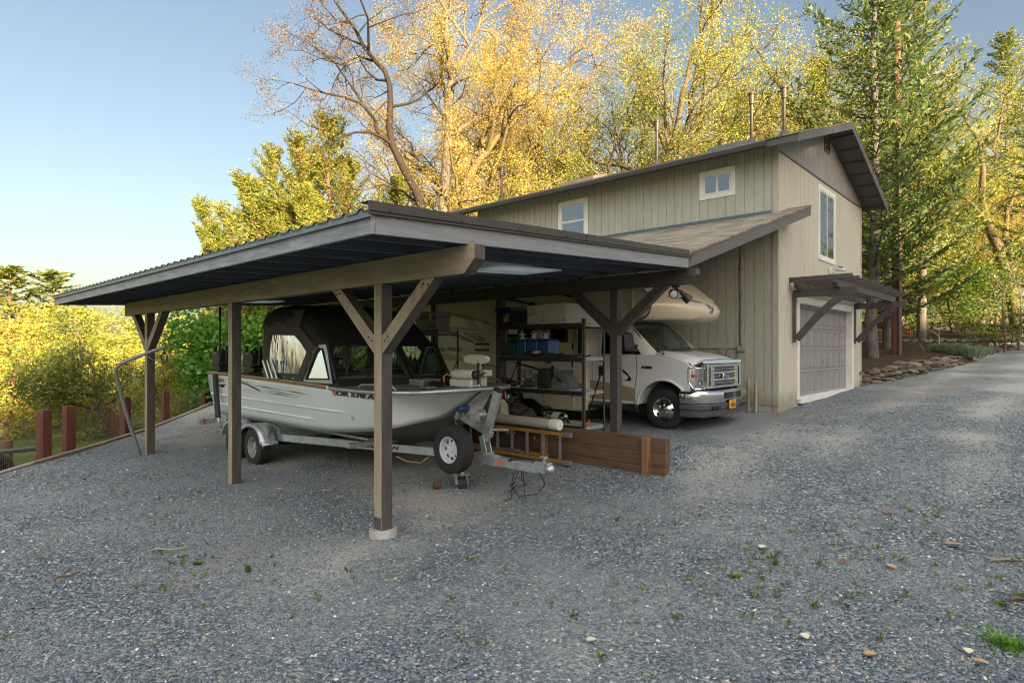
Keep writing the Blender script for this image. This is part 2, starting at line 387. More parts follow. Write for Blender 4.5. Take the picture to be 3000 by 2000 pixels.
sheet('mulch_bed', np.arange(19, 64, .4), np.arange(1.8, 34, .4), mulch_z, MULCH,
      keep=lambda u, v: (v > rockv(u)+.12) & ((u > 20.9) | (v > 13.9)) & (.737*u+.676*v < 47), kind='structure')
def pathd(x): return np.interp(x, [-2, 8, 14, 17, 24, 40], [29.5, 30, 30.6, 30.8, 31.3, 33])
def pathw(x): return np.interp(x, [-2, 8, 14, 17, 24, 40], [3.6, 3.4, 2.6, .75, .55, .5])
xs = np.arange(4, 34, .4); q = np.linspace(-.5, .5, 7)
X, Q = np.meshgrid(xs, q, indexing='ij'); D = pathd(X)+Q*pathw(X)
PU = .737*D + .676*X; PV = .676*D - .737*X
P = np.stack([PU, PV, mulch_z(PU, PV)+.02], -1).reshape(-1, 3); i = (np.arange(len(xs)-1)[:,None]*7 + np.arange(6)[None,:]).ravel()
npmesh('garden_path', P, np.stack([i, i+7, i+8, i+1], 1), PATHM, smooth=True, kind='structure')

# loose stones: one uncountable mass lying on the near gravel
def stones():
    vs = []; fs = []; tn = []; n0 = 0
    base = np.array([(1,0,0),(-.5,.87,0),(-.5,-.87,0),(.45,.8,.0),(-1,.1,.1),(.5,-.85,.1),(.1,.1,1),(0,0,-.6)])
    oc = np.array([(6,0,3),(6,3,1),(6,1,4),(6,4,2),(6,2,5),(6,5,0),(7,3,0),(7,1,3),(7,4,1),(7,2,4),(7,5,2),(7,0,5)])
    for d0, d1, dens, r0, r1 in ((2.9,4.4,1900,.006,.0175),(4.4,6.5,1150,.0075,.019),(6.5,9.5,420,.01,.022),(9.5,15,90,.014,.026)):
        n = int(dens*.95*(d1*d1-d0*d0)); d = np.sqrt(RNG.uniform(d0*d0, d1*d1, n)); x = d*RNG.uniform(-.97, .97, n)
        u = .737*d+.676*x; v = .676*d-.737*x
        w = np.maximum(worn(u, v), .8*litter(u, v))
        k = (edge_s(u, v) < -.15) & (RNG.random(n) > w*.93) & ~((u > 7.6) & (v > 4.0)) & ~((u > 13.2) & (v > 4.3)); d, u, v = d[k], u[k], v[k]; n = len(d)
        z = np.where((u > 7.72) | ((u > 6.8) & (v < 4.1)), np.maximum(pad_z(u, v), gz(u, v)), gz(u, v))
        r = r0 + (r1-r0)*RNG.beta(1.2, 2.8, n)*(1+.7*(RNG.random(n) < .05))
        S = base[None]*RNG.uniform(.65, 1.3, (n, 8, 1))
        S[..., 0] *= RNG.uniform(.75, 1.25, (n, 1)); S[..., 2] *= RNG.uniform(.3, .7, (n, 1))
        a = RNG.uniform(0, 2*PI, n); ca, sa = np.cos(a)[:,None], np.sin(a)[:,None]
        tx, ty = RNG.normal(0, .28, (n, 1)), RNG.normal(0, .28, (n, 1))
        X = S[...,0]*ca - S[...,1]*sa; Y = S[...,0]*sa + S[...,1]*ca; Z = S[...,2] + X*tx + Y*ty
        P = np.stack([u[:,None]+X*r[:,None], v[:,None]+Y*r[:,None], (z+.1*r)[:,None]+Z*r[:,None]], -1).reshape(-1, 3)
        vs.append(P); fs.append((oc[None] + (np.arange(n)*8)[:,None,None]).reshape(-1, 3) + n0); n0 += n*8
        tn.append(np.repeat(np.clip(RNG.beta(1.5, 1.9, n) + (RNG.random(n) < .04)*.5, 0, 1), 12))
    npmesh('gravel_stones', np.concatenate(vs), np.concatenate(fs), STONE, attr=np.concatenate(tn), kind='stuff', label='loose blue grey gravel stones covering the yard', cat='gravel')
stones()
# ---------------------------------------------------------------- shared materials
PA, PB = (.05,.043,.041), (.088,.075,.071)
WX, WY, WZ = (wood('dark_paint_'+g, PA, PB, g, .56, .4, .3, (.15,.135,.115), lit_side=(.42,.35,.25)) for g in 'xyz')  # open-side timbers: left faces carry painted sky light
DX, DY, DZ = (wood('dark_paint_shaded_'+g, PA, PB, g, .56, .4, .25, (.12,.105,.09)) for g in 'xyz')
FASX = wood('fascia_paint_x', (.175,.182,.2), (.27,.278,.3), 'x', .5, .75, .55, (.24,.25,.26), sawax='z')
FASY = wood('fascia_paint_y', (.17,.18,.2), (.27,.285,.31), 'y', .48, .85, .7, (.36,.38,.4), sawax='z')
RAF = wood('rafter_paint', (.075,.085,.105), (.12,.13,.155), 'x', .6, .3)
ROOFM = plain('roof_sheet_brown', (.07,.06,.055), .38, 0, .15, 3, 0)
FLASH = plain('flashing_brown', (.062,.052,.047), .4, .2, .1, 3, .02, 8)
DRIP = plain('flashing_grey', (.2,.22,.235), .38, .5, .12, 5, .05, 9)
GALV = plain('galvanised', (.52,.56,.57), .42, .75, .22, 14, .05, 60)
DARKM = plain('dark_metal', (.05,.05,.052), .4, .7, .15, 8)
BLACKM = plain('black_metal', (.022,.022,.023), .45, .2, .2, 10, .1, 60)
STEEL = plain('pole_steel', (.27,.27,.265), .5, .6, .2, 10, .1, 50)
ALU = plain('aluminium', (.55,.56,.56), .34, .85, .12, 10)
CHROME = plain('chrome', (.72,.72,.73), .09, 1, .04, 4)
RUBBER = plain('rubber', (.022,.022,.023), .75, 0, .25, 20, .2, 90)
BLACKP = plain('black_plastic', (.02,.02,.021), .5, 0, .2, 12, .1, 80)
WHITEP = plain('white_plastic', (.7,.7,.68), .45, 0, .07, 5, 0, dirt=.3)
CONC = plain('concrete', (.36,.35,.32), .85, 0, .2, 14, .3, 50, dirt=.4)
def frosted():
    t = NT('translucent_panel'); a = t.n('ShaderNodeBsdfTranslucent'); a.inputs[0].default_value = (.8,.84,.84,1); b = t.n('ShaderNodeBsdfDiffuse'); b.inputs[0].default_value = (.7,.74,.74,1)
    m = t.n('ShaderNodeMixShader'); m.inputs[0].default_value = .35; t.l(a.outputs[0], m.inputs[1]); t.l(b.outputs[0], m.inputs[2]); t.l(m.outputs[0], t.out.inputs[0]); return t.m
FROST = frosted()
def glass(name, tint=(.8,.9,.85), base=.1, boost=1.0, rough=.01, wav=0):
    t = NT(name); tr = t.n('ShaderNodeBsdfTransparent'); tr.inputs[0].default_value = (*tint, 1); g = t.n('ShaderNodeBsdfGlossy'); g.inputs['Roughness'].default_value = rough; g.inputs[0].default_value = (.95,.97,1,1)
    fr = t.n('ShaderNodeFresnel'); fr.inputs[0].default_value = 1.5
    f = t.math('MULTIPLY_ADD', fr.outputs[0], boost, base, True)
    if wav:
        nb = t.bump(t.noise(t.map(t.pos(), (1.5, 1.5, .35)), 3.5, 2), wav, .05); t.l(nb, g.inputs['Normal'])
    m = t.n('ShaderNodeMixShader'); t.l(f, m.inputs[0]); t.l(tr.outputs[0], m.inputs[1]); t.l(g.outputs[0], m.inputs[2]); t.l(m.outputs[0], t.out.inputs[0]); return t.m
GLASS = glass('window_glass', (.78,.95,.85), .04, 1.0)
TINT = glass('dark_glass', (.06,.07,.07), .05, 1.2)
VINYL = glass('clear_vinyl', (.92,.93,.9), .1, 1.0, .04, .6)
def house_glass():
    t = NT('house_glass'); g = t.n('ShaderNodeBsdfGlossy'); g.inputs['Roughness'].default_value = .01
    d = t.n('ShaderNodeBsdfDiffuse'); d.inputs[0].default_value = (.03,.033,.035,1)
    nb = t.bump(t.noise(t.pos(), 1.7, 2), .14, .05); t.l(nb, g.inputs['Normal'])
    m = t.n('ShaderNodeMixShader'); m.inputs[0].default_value = .42; t.l(d.outputs[0], m.inputs[1]); t.l(g.outputs[0], m.inputs[2]); t.l(m.outputs[0], t.out.inputs[0]); return t.m
HGLASS = house_glass()

# ---------------------------------------------------------------- carport
def zb(u): return 2.903 + .0505*(u - 2.72)          # underside of the rafters
CV0, CV1, CU0, CU1 = 3.97, 15.3, 2.72, 8.12
def carport():
    R = thing('carport', 'open dark brown timber carport with corrugated metal roof sheltering the boat', 'carport', (6, 9, 0))
    # roof sheet: trapezoid ribs run down the slope, translucent bays left open for the panels
    prof = []; v = CV0 - .03
    while v < CV1 + .03:
        prof += [(v, 0), (v+.115, 0), (v+.135, .028), (v+.175, .028), (v+.195, 0)]; v += .23
    us = [CU0-.045, 5.3, 6.52, CU1+.16]
    m = MB(); sk_ = MB()
    for a in range(len(us)-1):
        for (v0, h0), (v1, h1) in zip(prof[:-1], prof[1:]):
            q = [(us[a], v0, zb(us[a])+.178+h0), (us[a+1], v0, zb(us[a+1])+.178+h0), (us[a+1], v1, zb(us[a+1])+.178+h1), (us[a], v1, zb(us[a])+.178+h1)]
            (sk_ if a == 1 and (4.9 < v0 < 5.8 or 12.85 < v0 < 13.65) else m).add(q, [(0,1,2,3)])
    m.build('roof_sheet', ROOFM, R); sk_.build('skylight_sheet', FROST, R)
    def sloped(u0, u1, v0, v1, lo, hi):
        return MB().hexa([(u0,v0,zb(u0)+lo),(u1,v0,zb(u1)+lo),(u1,v1,zb(u1)+lo),(u0,v1,zb(u0)+lo)], [(u0,v0,zb(u0)+hi),(u1,v0,zb(u1)+hi),(u1,v1,zb(u1)+hi),(u0,v1,zb(u0)+hi)])
    for v0, v1, w in ((5.05, 5.72, 'nearer'), (12.95, 13.6, 'farther')):
        p = sloped(5.3, 6.52, v0, v1, -.022, -.002).build('ceiling_panel', FROST, R, bevel=.003, label=w + ' flat white panel fixed under the rafters')
    sloped(CU0-.02, CU0+.02, CV0, CV1, 0, .157).build('fascia_board', FASY, R, bevel=.004)
    sloped(CU0+.022, CU1, CV0, CV0+.04, 0, .157).build('fascia_board', FASX, R, bevel=.004)
    sloped(CU0+.022, CU1, CV1-.04, CV1, 0, .157).build('fascia_board', FASX, R, bevel=.004)
    f = sloped(CU0-.034, CU0-.022, CV0-.012, CV1, .135, .196); f.hexa(*[[(u, y, zb(u)+z) for u, y in ((CU0-.052,CV0-.012),(CU0-.022,CV0-.012),(CU0-.022,CV1),(CU0-.052,CV1))] for z in (.129, .134)])
    f.build('eave_flashing', DRIP, R)
    f = sloped(CU0-.05, 5.55, CV0-.016, CV0-.004, .16, .252); f.add(*[sloped(5.562, CU1, CV0-.019, CV0-.006, .16, .252).v, sloped(5.562, CU1, CV0-.018, CV0-.006, .16, .252).f])
    for u0, u1 in ((CU0-.05, 5.55), (5.562, CU1)):
        a = sloped(u0, u1, CV0-.03, CV0-.002, .15, .158); f.add(a.v, a.f)
    a = sloped(CU0-.05, CU1, CV0-.016, CV0+.13, .2525, .256); f.add(a.v, a.f)
    for u in np.arange(CU0+.15, CU1, .78): f.cyl((u, CV0-.026, zb(u)+.2), (u, CV0-.015, zb(u)+.2), .008, 8)
    f.build('rake_flashing', FLASH, R)
    for k in range(18):
        v = CV0 + .3 + k*.61
        sloped(CU0+.022, CU1+.1, v-.02, v+.02, .001, .145).build('rafter', RAF, R)
    for u in (3.0, 3.55, 4.2, 6.5, 7.2, 7.9): sloped(u-.045, u+.045, CV0+.042, CV1-.042, .147, .177).build('purlin', RAF, R)
    # beams with clipped ends
    for u0, zlo, zhi in ((3.74, 2.69, 2.953), (8.2, 2.955, 3.176)):
        poly = [(CV0-.08, zhi), (9.158, zhi), (9.158, zlo), (CV0+.06, zlo), (CV0-.08, zlo+.13)]
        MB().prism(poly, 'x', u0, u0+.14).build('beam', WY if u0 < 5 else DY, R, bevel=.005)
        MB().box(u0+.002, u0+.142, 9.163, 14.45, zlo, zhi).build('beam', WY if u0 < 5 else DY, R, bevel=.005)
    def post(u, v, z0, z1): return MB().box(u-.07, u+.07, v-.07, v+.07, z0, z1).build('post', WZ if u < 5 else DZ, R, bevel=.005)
    P1 = post(3.81, 5.38, .08, 2.689); post(3.81, 9.16, -.05, 2.689); post(3.81, 13.07, -.05, 2.689)
    for v, z in ((5.3, .3), (7.87, .4), (11.7, .4), (13.9, .3)): post(8.27, v, z, 2.954)
    b = MB()
    for s in (-1, 1): b.box(3.81-.062, 3.81+.062, 5.38+s*.0735-.003, 5.38+s*.0735+.003, .07, .2)
    for s in (-1, 1): b.box(3.81+s*.0735-.003, 3.81+s*.0735+.003, 5.38-.062, 5.38+.062, .07, .2)
    b.box(3.735, 3.885, 5.305, 5.455, .0705, .0795); b.build('post_bracket', plain('bracket_paint', (.1,.09,.085), .5, .3), P1)
    MB().lathe([(0, -.15), (.15, -.15), (.151, .06), (.143, .07), (0, .07)], (3.81, 5.38, 0), (0,0,1), 28).build('pier', CONC, R, smooth=40)
    def brace(u, v, s, zt, w=.14, th=.1):
        # knee brace in the plane of the beam: plumb cut at the post, level cut under the beam
        e = v + s*.0715; r = .86; t = zt - .0015
        poly = [(e, t-.745), (e, t-.745+.2), (e+s*(r-.2), t), (e+s*r, t)] 
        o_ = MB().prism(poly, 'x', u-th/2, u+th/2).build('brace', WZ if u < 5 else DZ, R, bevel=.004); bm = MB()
        for (y, z) in ((e+s*.045, t-.6), (e+s*.1, t-.56), (e+s*(r-.17), t-.05), (e+s*(r-.1), t-.06)): bm.lathe([(0,-.002),(.013,-.002),(.011,.006),(0,.007)], (u-th/2, y, z), (-1,0,0), 8)
        bm.build('bolt', BLACKM, o_)
    for v in (5.38, 13.07):
        for s in (-1, 1): brace(3.81, v, s, 2.69, th=.13)
    for v in (5.3, 11.7):
        for s in (-1, 1): brace(8.27, v, s, 2.955, th=.13)
    return R
carport()

# lamp pair under the end of the second beam
def floodlight():
    R = thing('floodlight', 'twin-head outdoor spotlight hanging under the right carport beam end', 'light', (8.27, 4.25, 2.95))
    MB().lathe([(0, 0), (.06, 0), (.058, -.025), (.05, -.035), (0, -.035)], (8.27, 4.25, 2.954), (0,0,1), 20).build('base', BLACKM, R, smooth=40)
    def head(name, a, d, col):
        a = V3(a); d = V3(d).normalized()
        m = MB().tube([(8.27, 4.25, 2.92), (a + V3((8.27, 4.25, 2.92)))/2 - V3((0,0,.01)), a], .016, 8)
        m.lathe([(0, -.01), (.03, -.01), (.034, .05), (.058, .1), (.06, .115), (.066, .117), (.068, .19), (.06, .195), (.058, .185), (0, .18)], a, d, 24)
        h = m.build(name, BLACKM if col else DARKM, R, smooth=35)
        MB().lathe([(0, .186), (.05, .187), (.056, .183), (0, .18)], a, d, 24).build('lens', plain('lamp_lens', (.5,.55,.53), .25), h, smooth=40)
    head('lamp_head', (8.24, 4.3, 2.865), (-.8, -.62, -.35), 0)
    head('lamp_head', (8.31, 4.19, 2.86), (.35, -.5, -.65), 1)
floodlight()

# bent steel hoist arm standing against the far post
def hoist():
    R = thing('bent_pole', 'bent grey steel hoist pole leaning beside the farthest carport post', 'pole', (3.66, 13.15, 0))
    pts = [(3.63,13.02,-.05), (3.45,12.98,.55), (3.3,12.93,1.1), (3.2,12.86,1.5), (3.18,12.82,1.62), (3.22,12.77,1.71), (3.33,12.66,1.79), (3.55,12.46,1.91), (3.82,12.22,2.045)]
    MB().tube(pts, .033, 12).build('pole', STEEL, R, smooth=60)
    m = MB().tube([(3.8,12.24,2.0), (3.8,12.24,1.93)], .008, 6); m.tube([(3.8,12.24,1.94), (3.84,12.2,1.9), (3.84,12.2,1.78), (3.8,12.24,1.74), (3.77,12.27,1.8), (3.77,12.27,1.88), (3.79,12.25,1.93)], .014, 8)
    m.box(3.775, 3.825, 12.215, 12.265, 1.9, 1.945); m.build('hook', BLACKM, R, smooth=40)
    m = MB().tube([(3.42,12.6,1.87), (3.43,12.55,1.7), (3.4,12.58,1.5), (3.42,12.56,1.36), (3.45,12.54,1.4), (3.42,12.57,1.46), (3.4,12.58,1.42)], .009, 6)
    m.tube([(3.56,12.45,1.9), (3.66,12.36,1.79), (3.77,12.26,1.78)], .005, 5)
    m.build('rope', plain('rope_grey', (.33,.3,.33), .8), R, smooth=60)
hoist()
# ---------------------------------------------------------------- house with lean-to
def siding_mat(name, a, b):
    t = NT(name); p = t.pos(); g = t.noise(t.map(p, (14, 14, 1.1)), 2.2, 6, .62, .5)
    c = t.ramp(g, [(.3, a), (.7, b)])
    c = t.mix(t.ramp(t.noise(p, .8, 6, .65), [(.45, 0), (.75, .35)]), c, tuple(x*.78 for x in a))
    st = t.noise(t.map(p, (5, 5, .25)), 1.5, 5, .7)
    c = t.mix(t.ramp(st, [(.55, 0), (.75, .3)]), c, (.16,.15,.125))
    zz = t.math('SUBTRACT', t.sep(p)[2], t.math('MULTIPLY', t.noise(p, 2.2, 5, .7), .55))
    c = t.mix(t.ramp(zz, [(.5, .55), (.85, 0)]), c, (.17,.145,.11))
    sm_ = t.noise(t.map(p, (7, 7, 80)), 1, 3)
    return t.pbr(c, .68, 0, t.bump(t.math('ADD', g, t.math('MULTIPLY', sm_, .5)), .4, .006), .35)
SIDE = siding_mat('siding_taupe', (.37,.37,.31), (.47,.47,.395))
SIDEB = siding_mat('siding_beige', (.5,.465,.375), (.6,.56,.455))
GABLEM = wood('gable_grey', (.26,.235,.225), (.38,.35,.335), 'z', .65, .4, .35, (.27,.25,.24))
TRIM = plain('white_trim', (.78,.76,.7), .5, 0, .06, 4, .03, 40, dirt=.18)
DOORM = plain('garage_door_grey', (.26,.25,.24), .5, 0, .1, 2.5, .03, 60, dirt=.12)
TRIMG = wood('trim_paint', (.088,.08,.076), (.14,.128,.12), 'x', .55, .3)
SOFF = plain('soffit_brown', (.13,.11,.095), .7, 0, .1, 3)
def shingle_mat():
    t = NT('shingles'); p = t.pos()
    b = t.n('ShaderNodeTexBrick', offset=.5); m = t.map(p, (1,1,1), (0,0,0), (0,0,PI/2)); t.l(m, b.inputs['Vector'])
    b.inputs['Scale'].default_value = 1; b.inputs['Brick Width'].default_value = .3; b.inputs['Row Height'].default_value = .14; b.inputs['Mortar Size'].default_value = .007; b.inputs['Mortar Smooth'].default_value = .4; b.inputs['Bias'].default_value = 0
    b.inputs['Color1'].default_value = (.14,.122,.095,1); b.inputs['Color2'].default_value = (.34,.31,.245,1); b.inputs['Mortar'].default_value = (.05,.045,.038,1)
    c = t.mix(t.ramp(t.noise(p, 26, 4), [(.3, 0), (.7, .5)]), b.outputs[0], (.24,.22,.17))
    lit = t.math('MULTIPLY', t.ramp(t.noise(p, 1.5, 6, .7), [(.5, 0), (.62, .8)]), t.ramp(t.noise(p, 45, 3), [(.5, 0), (.6, 1)]))
    c = t.mix(lit, c, (.22,.13,.055))
    h = t.math('ADD', t.math('MULTIPLY', b.outputs[1], -1), t.math('MULTIPLY', t.noise(p, 60, 3), .5))
    return t.pbr(c, .92, 0, t.bump(h, .8, .02), .2)
SHING = shingle_mat()
HU0, HU1, HV0, HV1 = 13.44, 20.755, 4.507, 13.85
EAVE_U, RIDGE_U, EAVE_Z, PITCH = 12.84, 17.1, 6.38, .327
def roofz(u): return EAVE_Z + PITCH*(min(u, 2*RIDGE_U-u) - EAVE_U)
def house():
    R = thing('house', 'two storey taupe wood sided garage house with gable roof and lean-to', 'house', (17, 9, .7))
    g = .018
    # long wall: vertical grooved boards on a backing
    W = MB().box(HU0+.014, HU0+.16, HV0+.15, HV1, .74, 6.5)
    ys = [HV0+.115] + list(np.arange(HV0+.29, HV1, .2135)) + [HV1]
    for a, b in zip(ys[:-1], ys[1:]): W.box(HU0, HU0+.015, a+g/2, b-g/2, .77, 6.46)
    W.build('wall', SIDE, R)
    MB().box(HU0-.018, HU0+.02, HV0-.02, HV0+.11, .77, 6.42).build('corner_board', SIDE, R, bevel=.003)
    MB().box(HU0+.02, HU0+.1, HV0+.12, HV1, -.2, .775).build('foundation', CONC, R)
    # gable wall with the door opening
    D0, D1, DZ0, DZ1 = 14.85, 19.68, .84, 3.1
    def top(u): return roofz(u) - .12
    BELT = lambda u: 6.32
    W = MB(); Gm = MB(); us = list(np.arange(HU0+.02, HU1, .1016)) + [HU1]
    for a, b in zip(us[:-1], us[1:]):
        a2, b2 = a+.006, b-.006; gp = float(gz((a+b)/2, HV0))+.0
        def brd(m, z0, z1a, z1b):
            m.hexa([(a2,HV0,z0),(b2,HV0,z0),(b2,HV0+.015,z0),(a2,HV0+.015,z0)], [(a2,HV0,z1a),(b2,HV0,z1b),(b2,HV0+.015,z1b),(a2,HV0+.015,z1a)])
        if D0-.1 < (a+b)/2 < D1+.1: brd(W, DZ1+.08, 6.3, 6.3)
        else: brd(W, gp-.05, 6.3, 6.3)
        brd(Gm, 6.33, top(a2), top(b2))
    for a, b, z0, z1 in ((HU0+.02, D0-.05, -.1, 6.3), (D1+.05, HU1-.001, -.1, 6.3), (D0-.05, D1+.05, DZ1+.02, 6.3)): W.box(a, b, HV0+.0155, HV0+.13, z0, z1)
    W.build('gable_wall', SIDEB, R)
    Gm.prism([(HU0+.02, 6.31), (HU1, 6.31), (HU1, roofz(HU1)-.13), (RIDGE_U, roofz(RIDGE_U)-.13), (HU0+.02, roofz(HU0+.02)-.13)], 'y', HV0+.0155, HV0+.13)
    Gm.build('gable_cladding', GABLEM, R, label='grey brown boards cladding the gable triangle')
    MB().box(HU0, HU1+.01, HV0-.02, HV0+.01, 6.295, 6.335).build('belt_trim', TRIMG, R)
    MB().box(HU1-.09, HU1+.012, HV0-.022, HV0+.014, .7, 6.3).build('corner_board', SIDEB, R)
    MB().box(HU1-.14, HU1, HV0+.14, HV1, 0, 6.3).box(HU0+.2, HU1-.2, HV1-.12, HV1-.001, 0, 6.5).build('back_wall', SIDEB, R)
    # roof
    V0, V1 = HV0-.6, HV1+.5
    def slab(u0, u1, v0, v1, lo, hi, f): return [(u0,v0,f(u0)+lo),(u1,v0,f(u1)+lo),(u1,v1,f(u1)+lo),(u0,v1,f(u0)+lo)], [(u0,v0,f(u0)+hi),(u1,v0,f(u1)+hi),(u1,v1,f(u1)+hi),(u0,v1,f(u0)+hi)]
    EU1 = 2*RIDGE_U - EAVE_U
    r = MB().hexa(*slab(EAVE_U-.03, RIDGE_U, V0-.02, V1, 0, .03, roofz)); r.hexa(*slab(RIDGE_U, EU1+.03, V0-.02, V1, 0, .03, roofz))
    roof = r.build('roof', SHING, R)
    s = MB().hexa(*slab(EAVE_U, RIDGE_U, V0+.03, V1, -.055, -.004, roofz)); s.hexa(*slab(RIDGE_U, EU1, V0+.03, V1, -.055, -.004, roofz))
    s.build('soffit', SOFF, R)
    for u in [RIDGE_U+.35+.62*k for k in range(7)] + [RIDGE_U-.35-.62*k for k in range(7)]:
        MB().bar((u, V0+.03, roofz(u)-.085), (u, HV0, roofz(u)-.085), .045, .055).build('lookout', SOFF, R)
    f = MB().hexa(*slab(EAVE_U, RIDGE_U, V0-.012, V0+.026, -.17, -.003, roofz)); f.hexa(*slab(RIDGE_U, EU1, V0-.012, V0+.026, -.17, -.003, roofz))
    f.build('barge_board', TRIMG, R)
    gt = [(EAVE_U-.11, roofz(EAVE_U)-.02), (EAVE_U-.125, roofz(EAVE_U)-.05), (EAVE_U-.1, roofz(EAVE_U)-.13), (EAVE_U-.005, roofz(EAVE_U)-.135), (EAVE_U-.003, roofz(EAVE_U)-.012)]
    gm = MB().loft([[(u, v, z) for u, z in gt] for v in (V0+.62, V1)]).box(EAVE_U-.002, EAVE_U+.03, V0, V1, roofz(EAVE_U)-.15, roofz(EAVE_U)-.01)
    gm.build('gutter', plain('gutter_brown', (.085,.08,.08), .38, .1, .1, 4), R)
    # flues and skylights on the near slope
    FLUE = plain('flue_brown', (.085,.065,.056), .45, .3, .15, 5)
    for u, v, h in ((14.0, 13.29, 1.12), (14.5, 8.0, 1.24), (14.5, 5.47, 1.25), (14.5, 4.72, 1.18)):
        z = roofz(u)
        p = MB().cyl((u, v, z), (u, v, z+h-.3), .038, 14).lathe([(.038,h-.3),(.062,h-.29),(.062,h-.06),(.038,h-.05)], (u,v,z), (0,0,1), 16).lathe([(.16,.0),(.1,.1),(.055,.16)], (u,v,z-.02), (0,0,1), 14).build('vent_pipe', FLUE, R, smooth=40)
        MB().lathe([(0,h+.015),(.06,h+.01),(.085,h-.02),(.085,h-.06),(.06,h-.065),(0,h-.06)], (u,v,z), (0,0,1), 16).build('rain_cap', FLUE, p, smooth=40)
    for v0, v1, lab in ((9.55, 10.7, 'copper'), (5.5, 6.25, 'grey')):
        q = MB().hexa(*slab(13.75, 14.45, v0, v1, .03, .13, roofz)).build('skylight', plain('skylight_curb_'+lab, (.2,.15,.12) if lab == 'copper' else (.13,.13,.13), .5), R, bevel=.01)
        MB().hexa(*slab(13.81, 14.39, v0+.06, v1-.06, .1305, .14, roofz)).build('pane', HGLASS, q)
    # windows of the long wall
    def win(v0, v1, z0, z1, rail, vertical):
        w = .11; x = HU0 - .022
        fr = MB()
        for a, b, c, d in ((v0, v1, z1-w, z1), (v0, v1, z0, z0+w), (v0, v0+w, z0+w, z1-w), (v1-w, v1, z0+w, z1-w)): fr.box(x, HU0+.005, a, b, c, d)
        o = fr.build('window', TRIM, R, bevel=.004)
        sh = MB(); i0, i1, j0, j1 = v0+w, v1-w, z0+w, z1-w; t = .035
        for a, b, c, d in ((i0, i1, j1-t, j1), (i0, i1, j0, j0+t), (i0, i0+t, j0+t, j1-t), (i1-t, i1, j0+t, j1-t)): sh.box(HU0-.012, HU0+.012, a, b, c, d)
        if vertical: sh.box(HU0-.012, HU0+.012, rail-.03, rail+.03, j0+t, j1-t)
        else: sh.box(HU0-.012, HU0+.012, i0+t, i1-t, rail-.03, rail+.03)
        sh.build('sash', WHITEP, o)
        MB().box(HU0-.006, HU0-.001, i0+t, i1-t, j0+t, j1-t).build('pane', HGLASS, o)
    win(9.5, 10.53, 4.98, 6.155, 5.56, False); win(5.43, 6.29, 5.5, 6.17, 5.86, True)
    # tall window and louvre in the gable wall
    w = .1; u0, u1, z0, z1 = 16.38, 17.88, 4.27, 6.16; y = HV0-.024
    fr = MB()
    for a, b, c, d in ((u0-.03, u1+.03, z1-w, z1+.02), (u0-.02, u1+.02, z0, z0+w), (u0, u0+w, z0+w, z1-w), (u1-w, u1, z0+w, z1-w)): fr.box(a, b, y, HV0+.004, c, d)
    o = fr.build('window', TRIM, R, bevel=.004); sh = MB(); t = .04
    for a, b, c, d in ((u0+w, u1-w, z1-w-t, z1-w), (u0+w, u1-w, z0+w, z0+w+t), (u0+w, u0+w+t, z0+w+t, z1-w-t), (u1-w-t, u1-w, z0+w+t, z1-w-t), (17.1, 17.16, z0+w+t, z1-w-t)): sh.box(a, b, HV0-.013, HV0+.01, c, d)
    sh.build('sash', WHITEP, o); MB().box(u0+w+t, u1-w-t, HV0-.007, HV0-.002, z0+w+t, z1-w-t).build('pane', HGLASS, o)
    m = MB()
    for a, b, c, d in ((16.9, 17.36, 7.47, 7.51), (16.9, 17.36, 7.15, 7.19), (16.9, 16.94, 7.19, 7.47), (17.32, 17.36, 7.19, 7.47)): m.box(a, b, HV0-.03, HV0+.01, c, d)
    for k in range(6): z = 7.2+k*.045; m.hexa([(16.94,HV0-.028,z),(17.32,HV0-.028,z),(17.32,HV0-.02,z+.002),(16.94,HV0-.02,z+.002)], [(16.94,HV0-.004,z+.034),(17.32,HV0-.004,z+.034),(17.32,HV0-.001,z+.036),(16.94,HV0-.001,z+.036)])
    m.build('gable_vent', TRIMG, R)
    # garage door: four sections of raised panels, deep set between white jambs
    m = MB()
    for a, b, c, d in ((D0-.15, D0, DZ0-.02, DZ1), (D1, D1+.15, DZ0-.02, DZ1), (D0-.17, D1+.17, DZ1, DZ1+.14)): m.box(a, b, HV0-.026, HV0+.012, c, d)
    for a, b, c, d in ((D0, D0+.02, DZ0, DZ1), (D1-.02, D1, DZ0, DZ1), (D0+.02, D1-.02, DZ1-.02, DZ1)): m.box(a, b, HV0-.02, HV0+.2, c, d)
    m.box(D0+.02, D1-.02, HV0-.06, HV0+.2, DZ0-.12, DZ0+.012)
    m.build('door_frame', TRIM, R, bevel=.003)
    m = MB(); y = HV0+.15; rows = 4; H = (DZ1-.02-DZ0-.012)/rows; n = 8; Wd = (D1-D0-.04)/n
    for r_ in range(rows):
        z0 = DZ0+.012+r_*H; m.box(D0+.02, D1-.02, y+.012, y+.05, z0+.004, z0+H-.004)
        for k in range(n):
            a = D0+.02+k*Wd+.06; b = a+Wd-.12; c = z0+.075; d = z0+H-.075
            for aa, bb, cc_, dd in ((a-.06, b+.06, z0+.004, c), (a-.06, b+.06, d, z0+H-.004), (a-.06, a, c, d), (b, b+.06, c, d)): m.box(aa, bb, y, y+.0125, cc_, dd)
            e = .045
            m.add([(a+.012,y+.0115,c+.012),(b-.012,y+.0115,c+.012),(b-.012,y+.0115,d-.012),(a+.012,y+.0115,d-.012),(a+e,y-.003,c+e),(b-e,y-.003,c+e),(b-e,y-.003,d-e),(a+e,y-.003,d-e)], [(4,5,6,7),(0,1,5,4),(1,2,6,5),(2,3,7,6),(3,0,4,7)])
    gd = m.build('garage_door', DOORM, R)
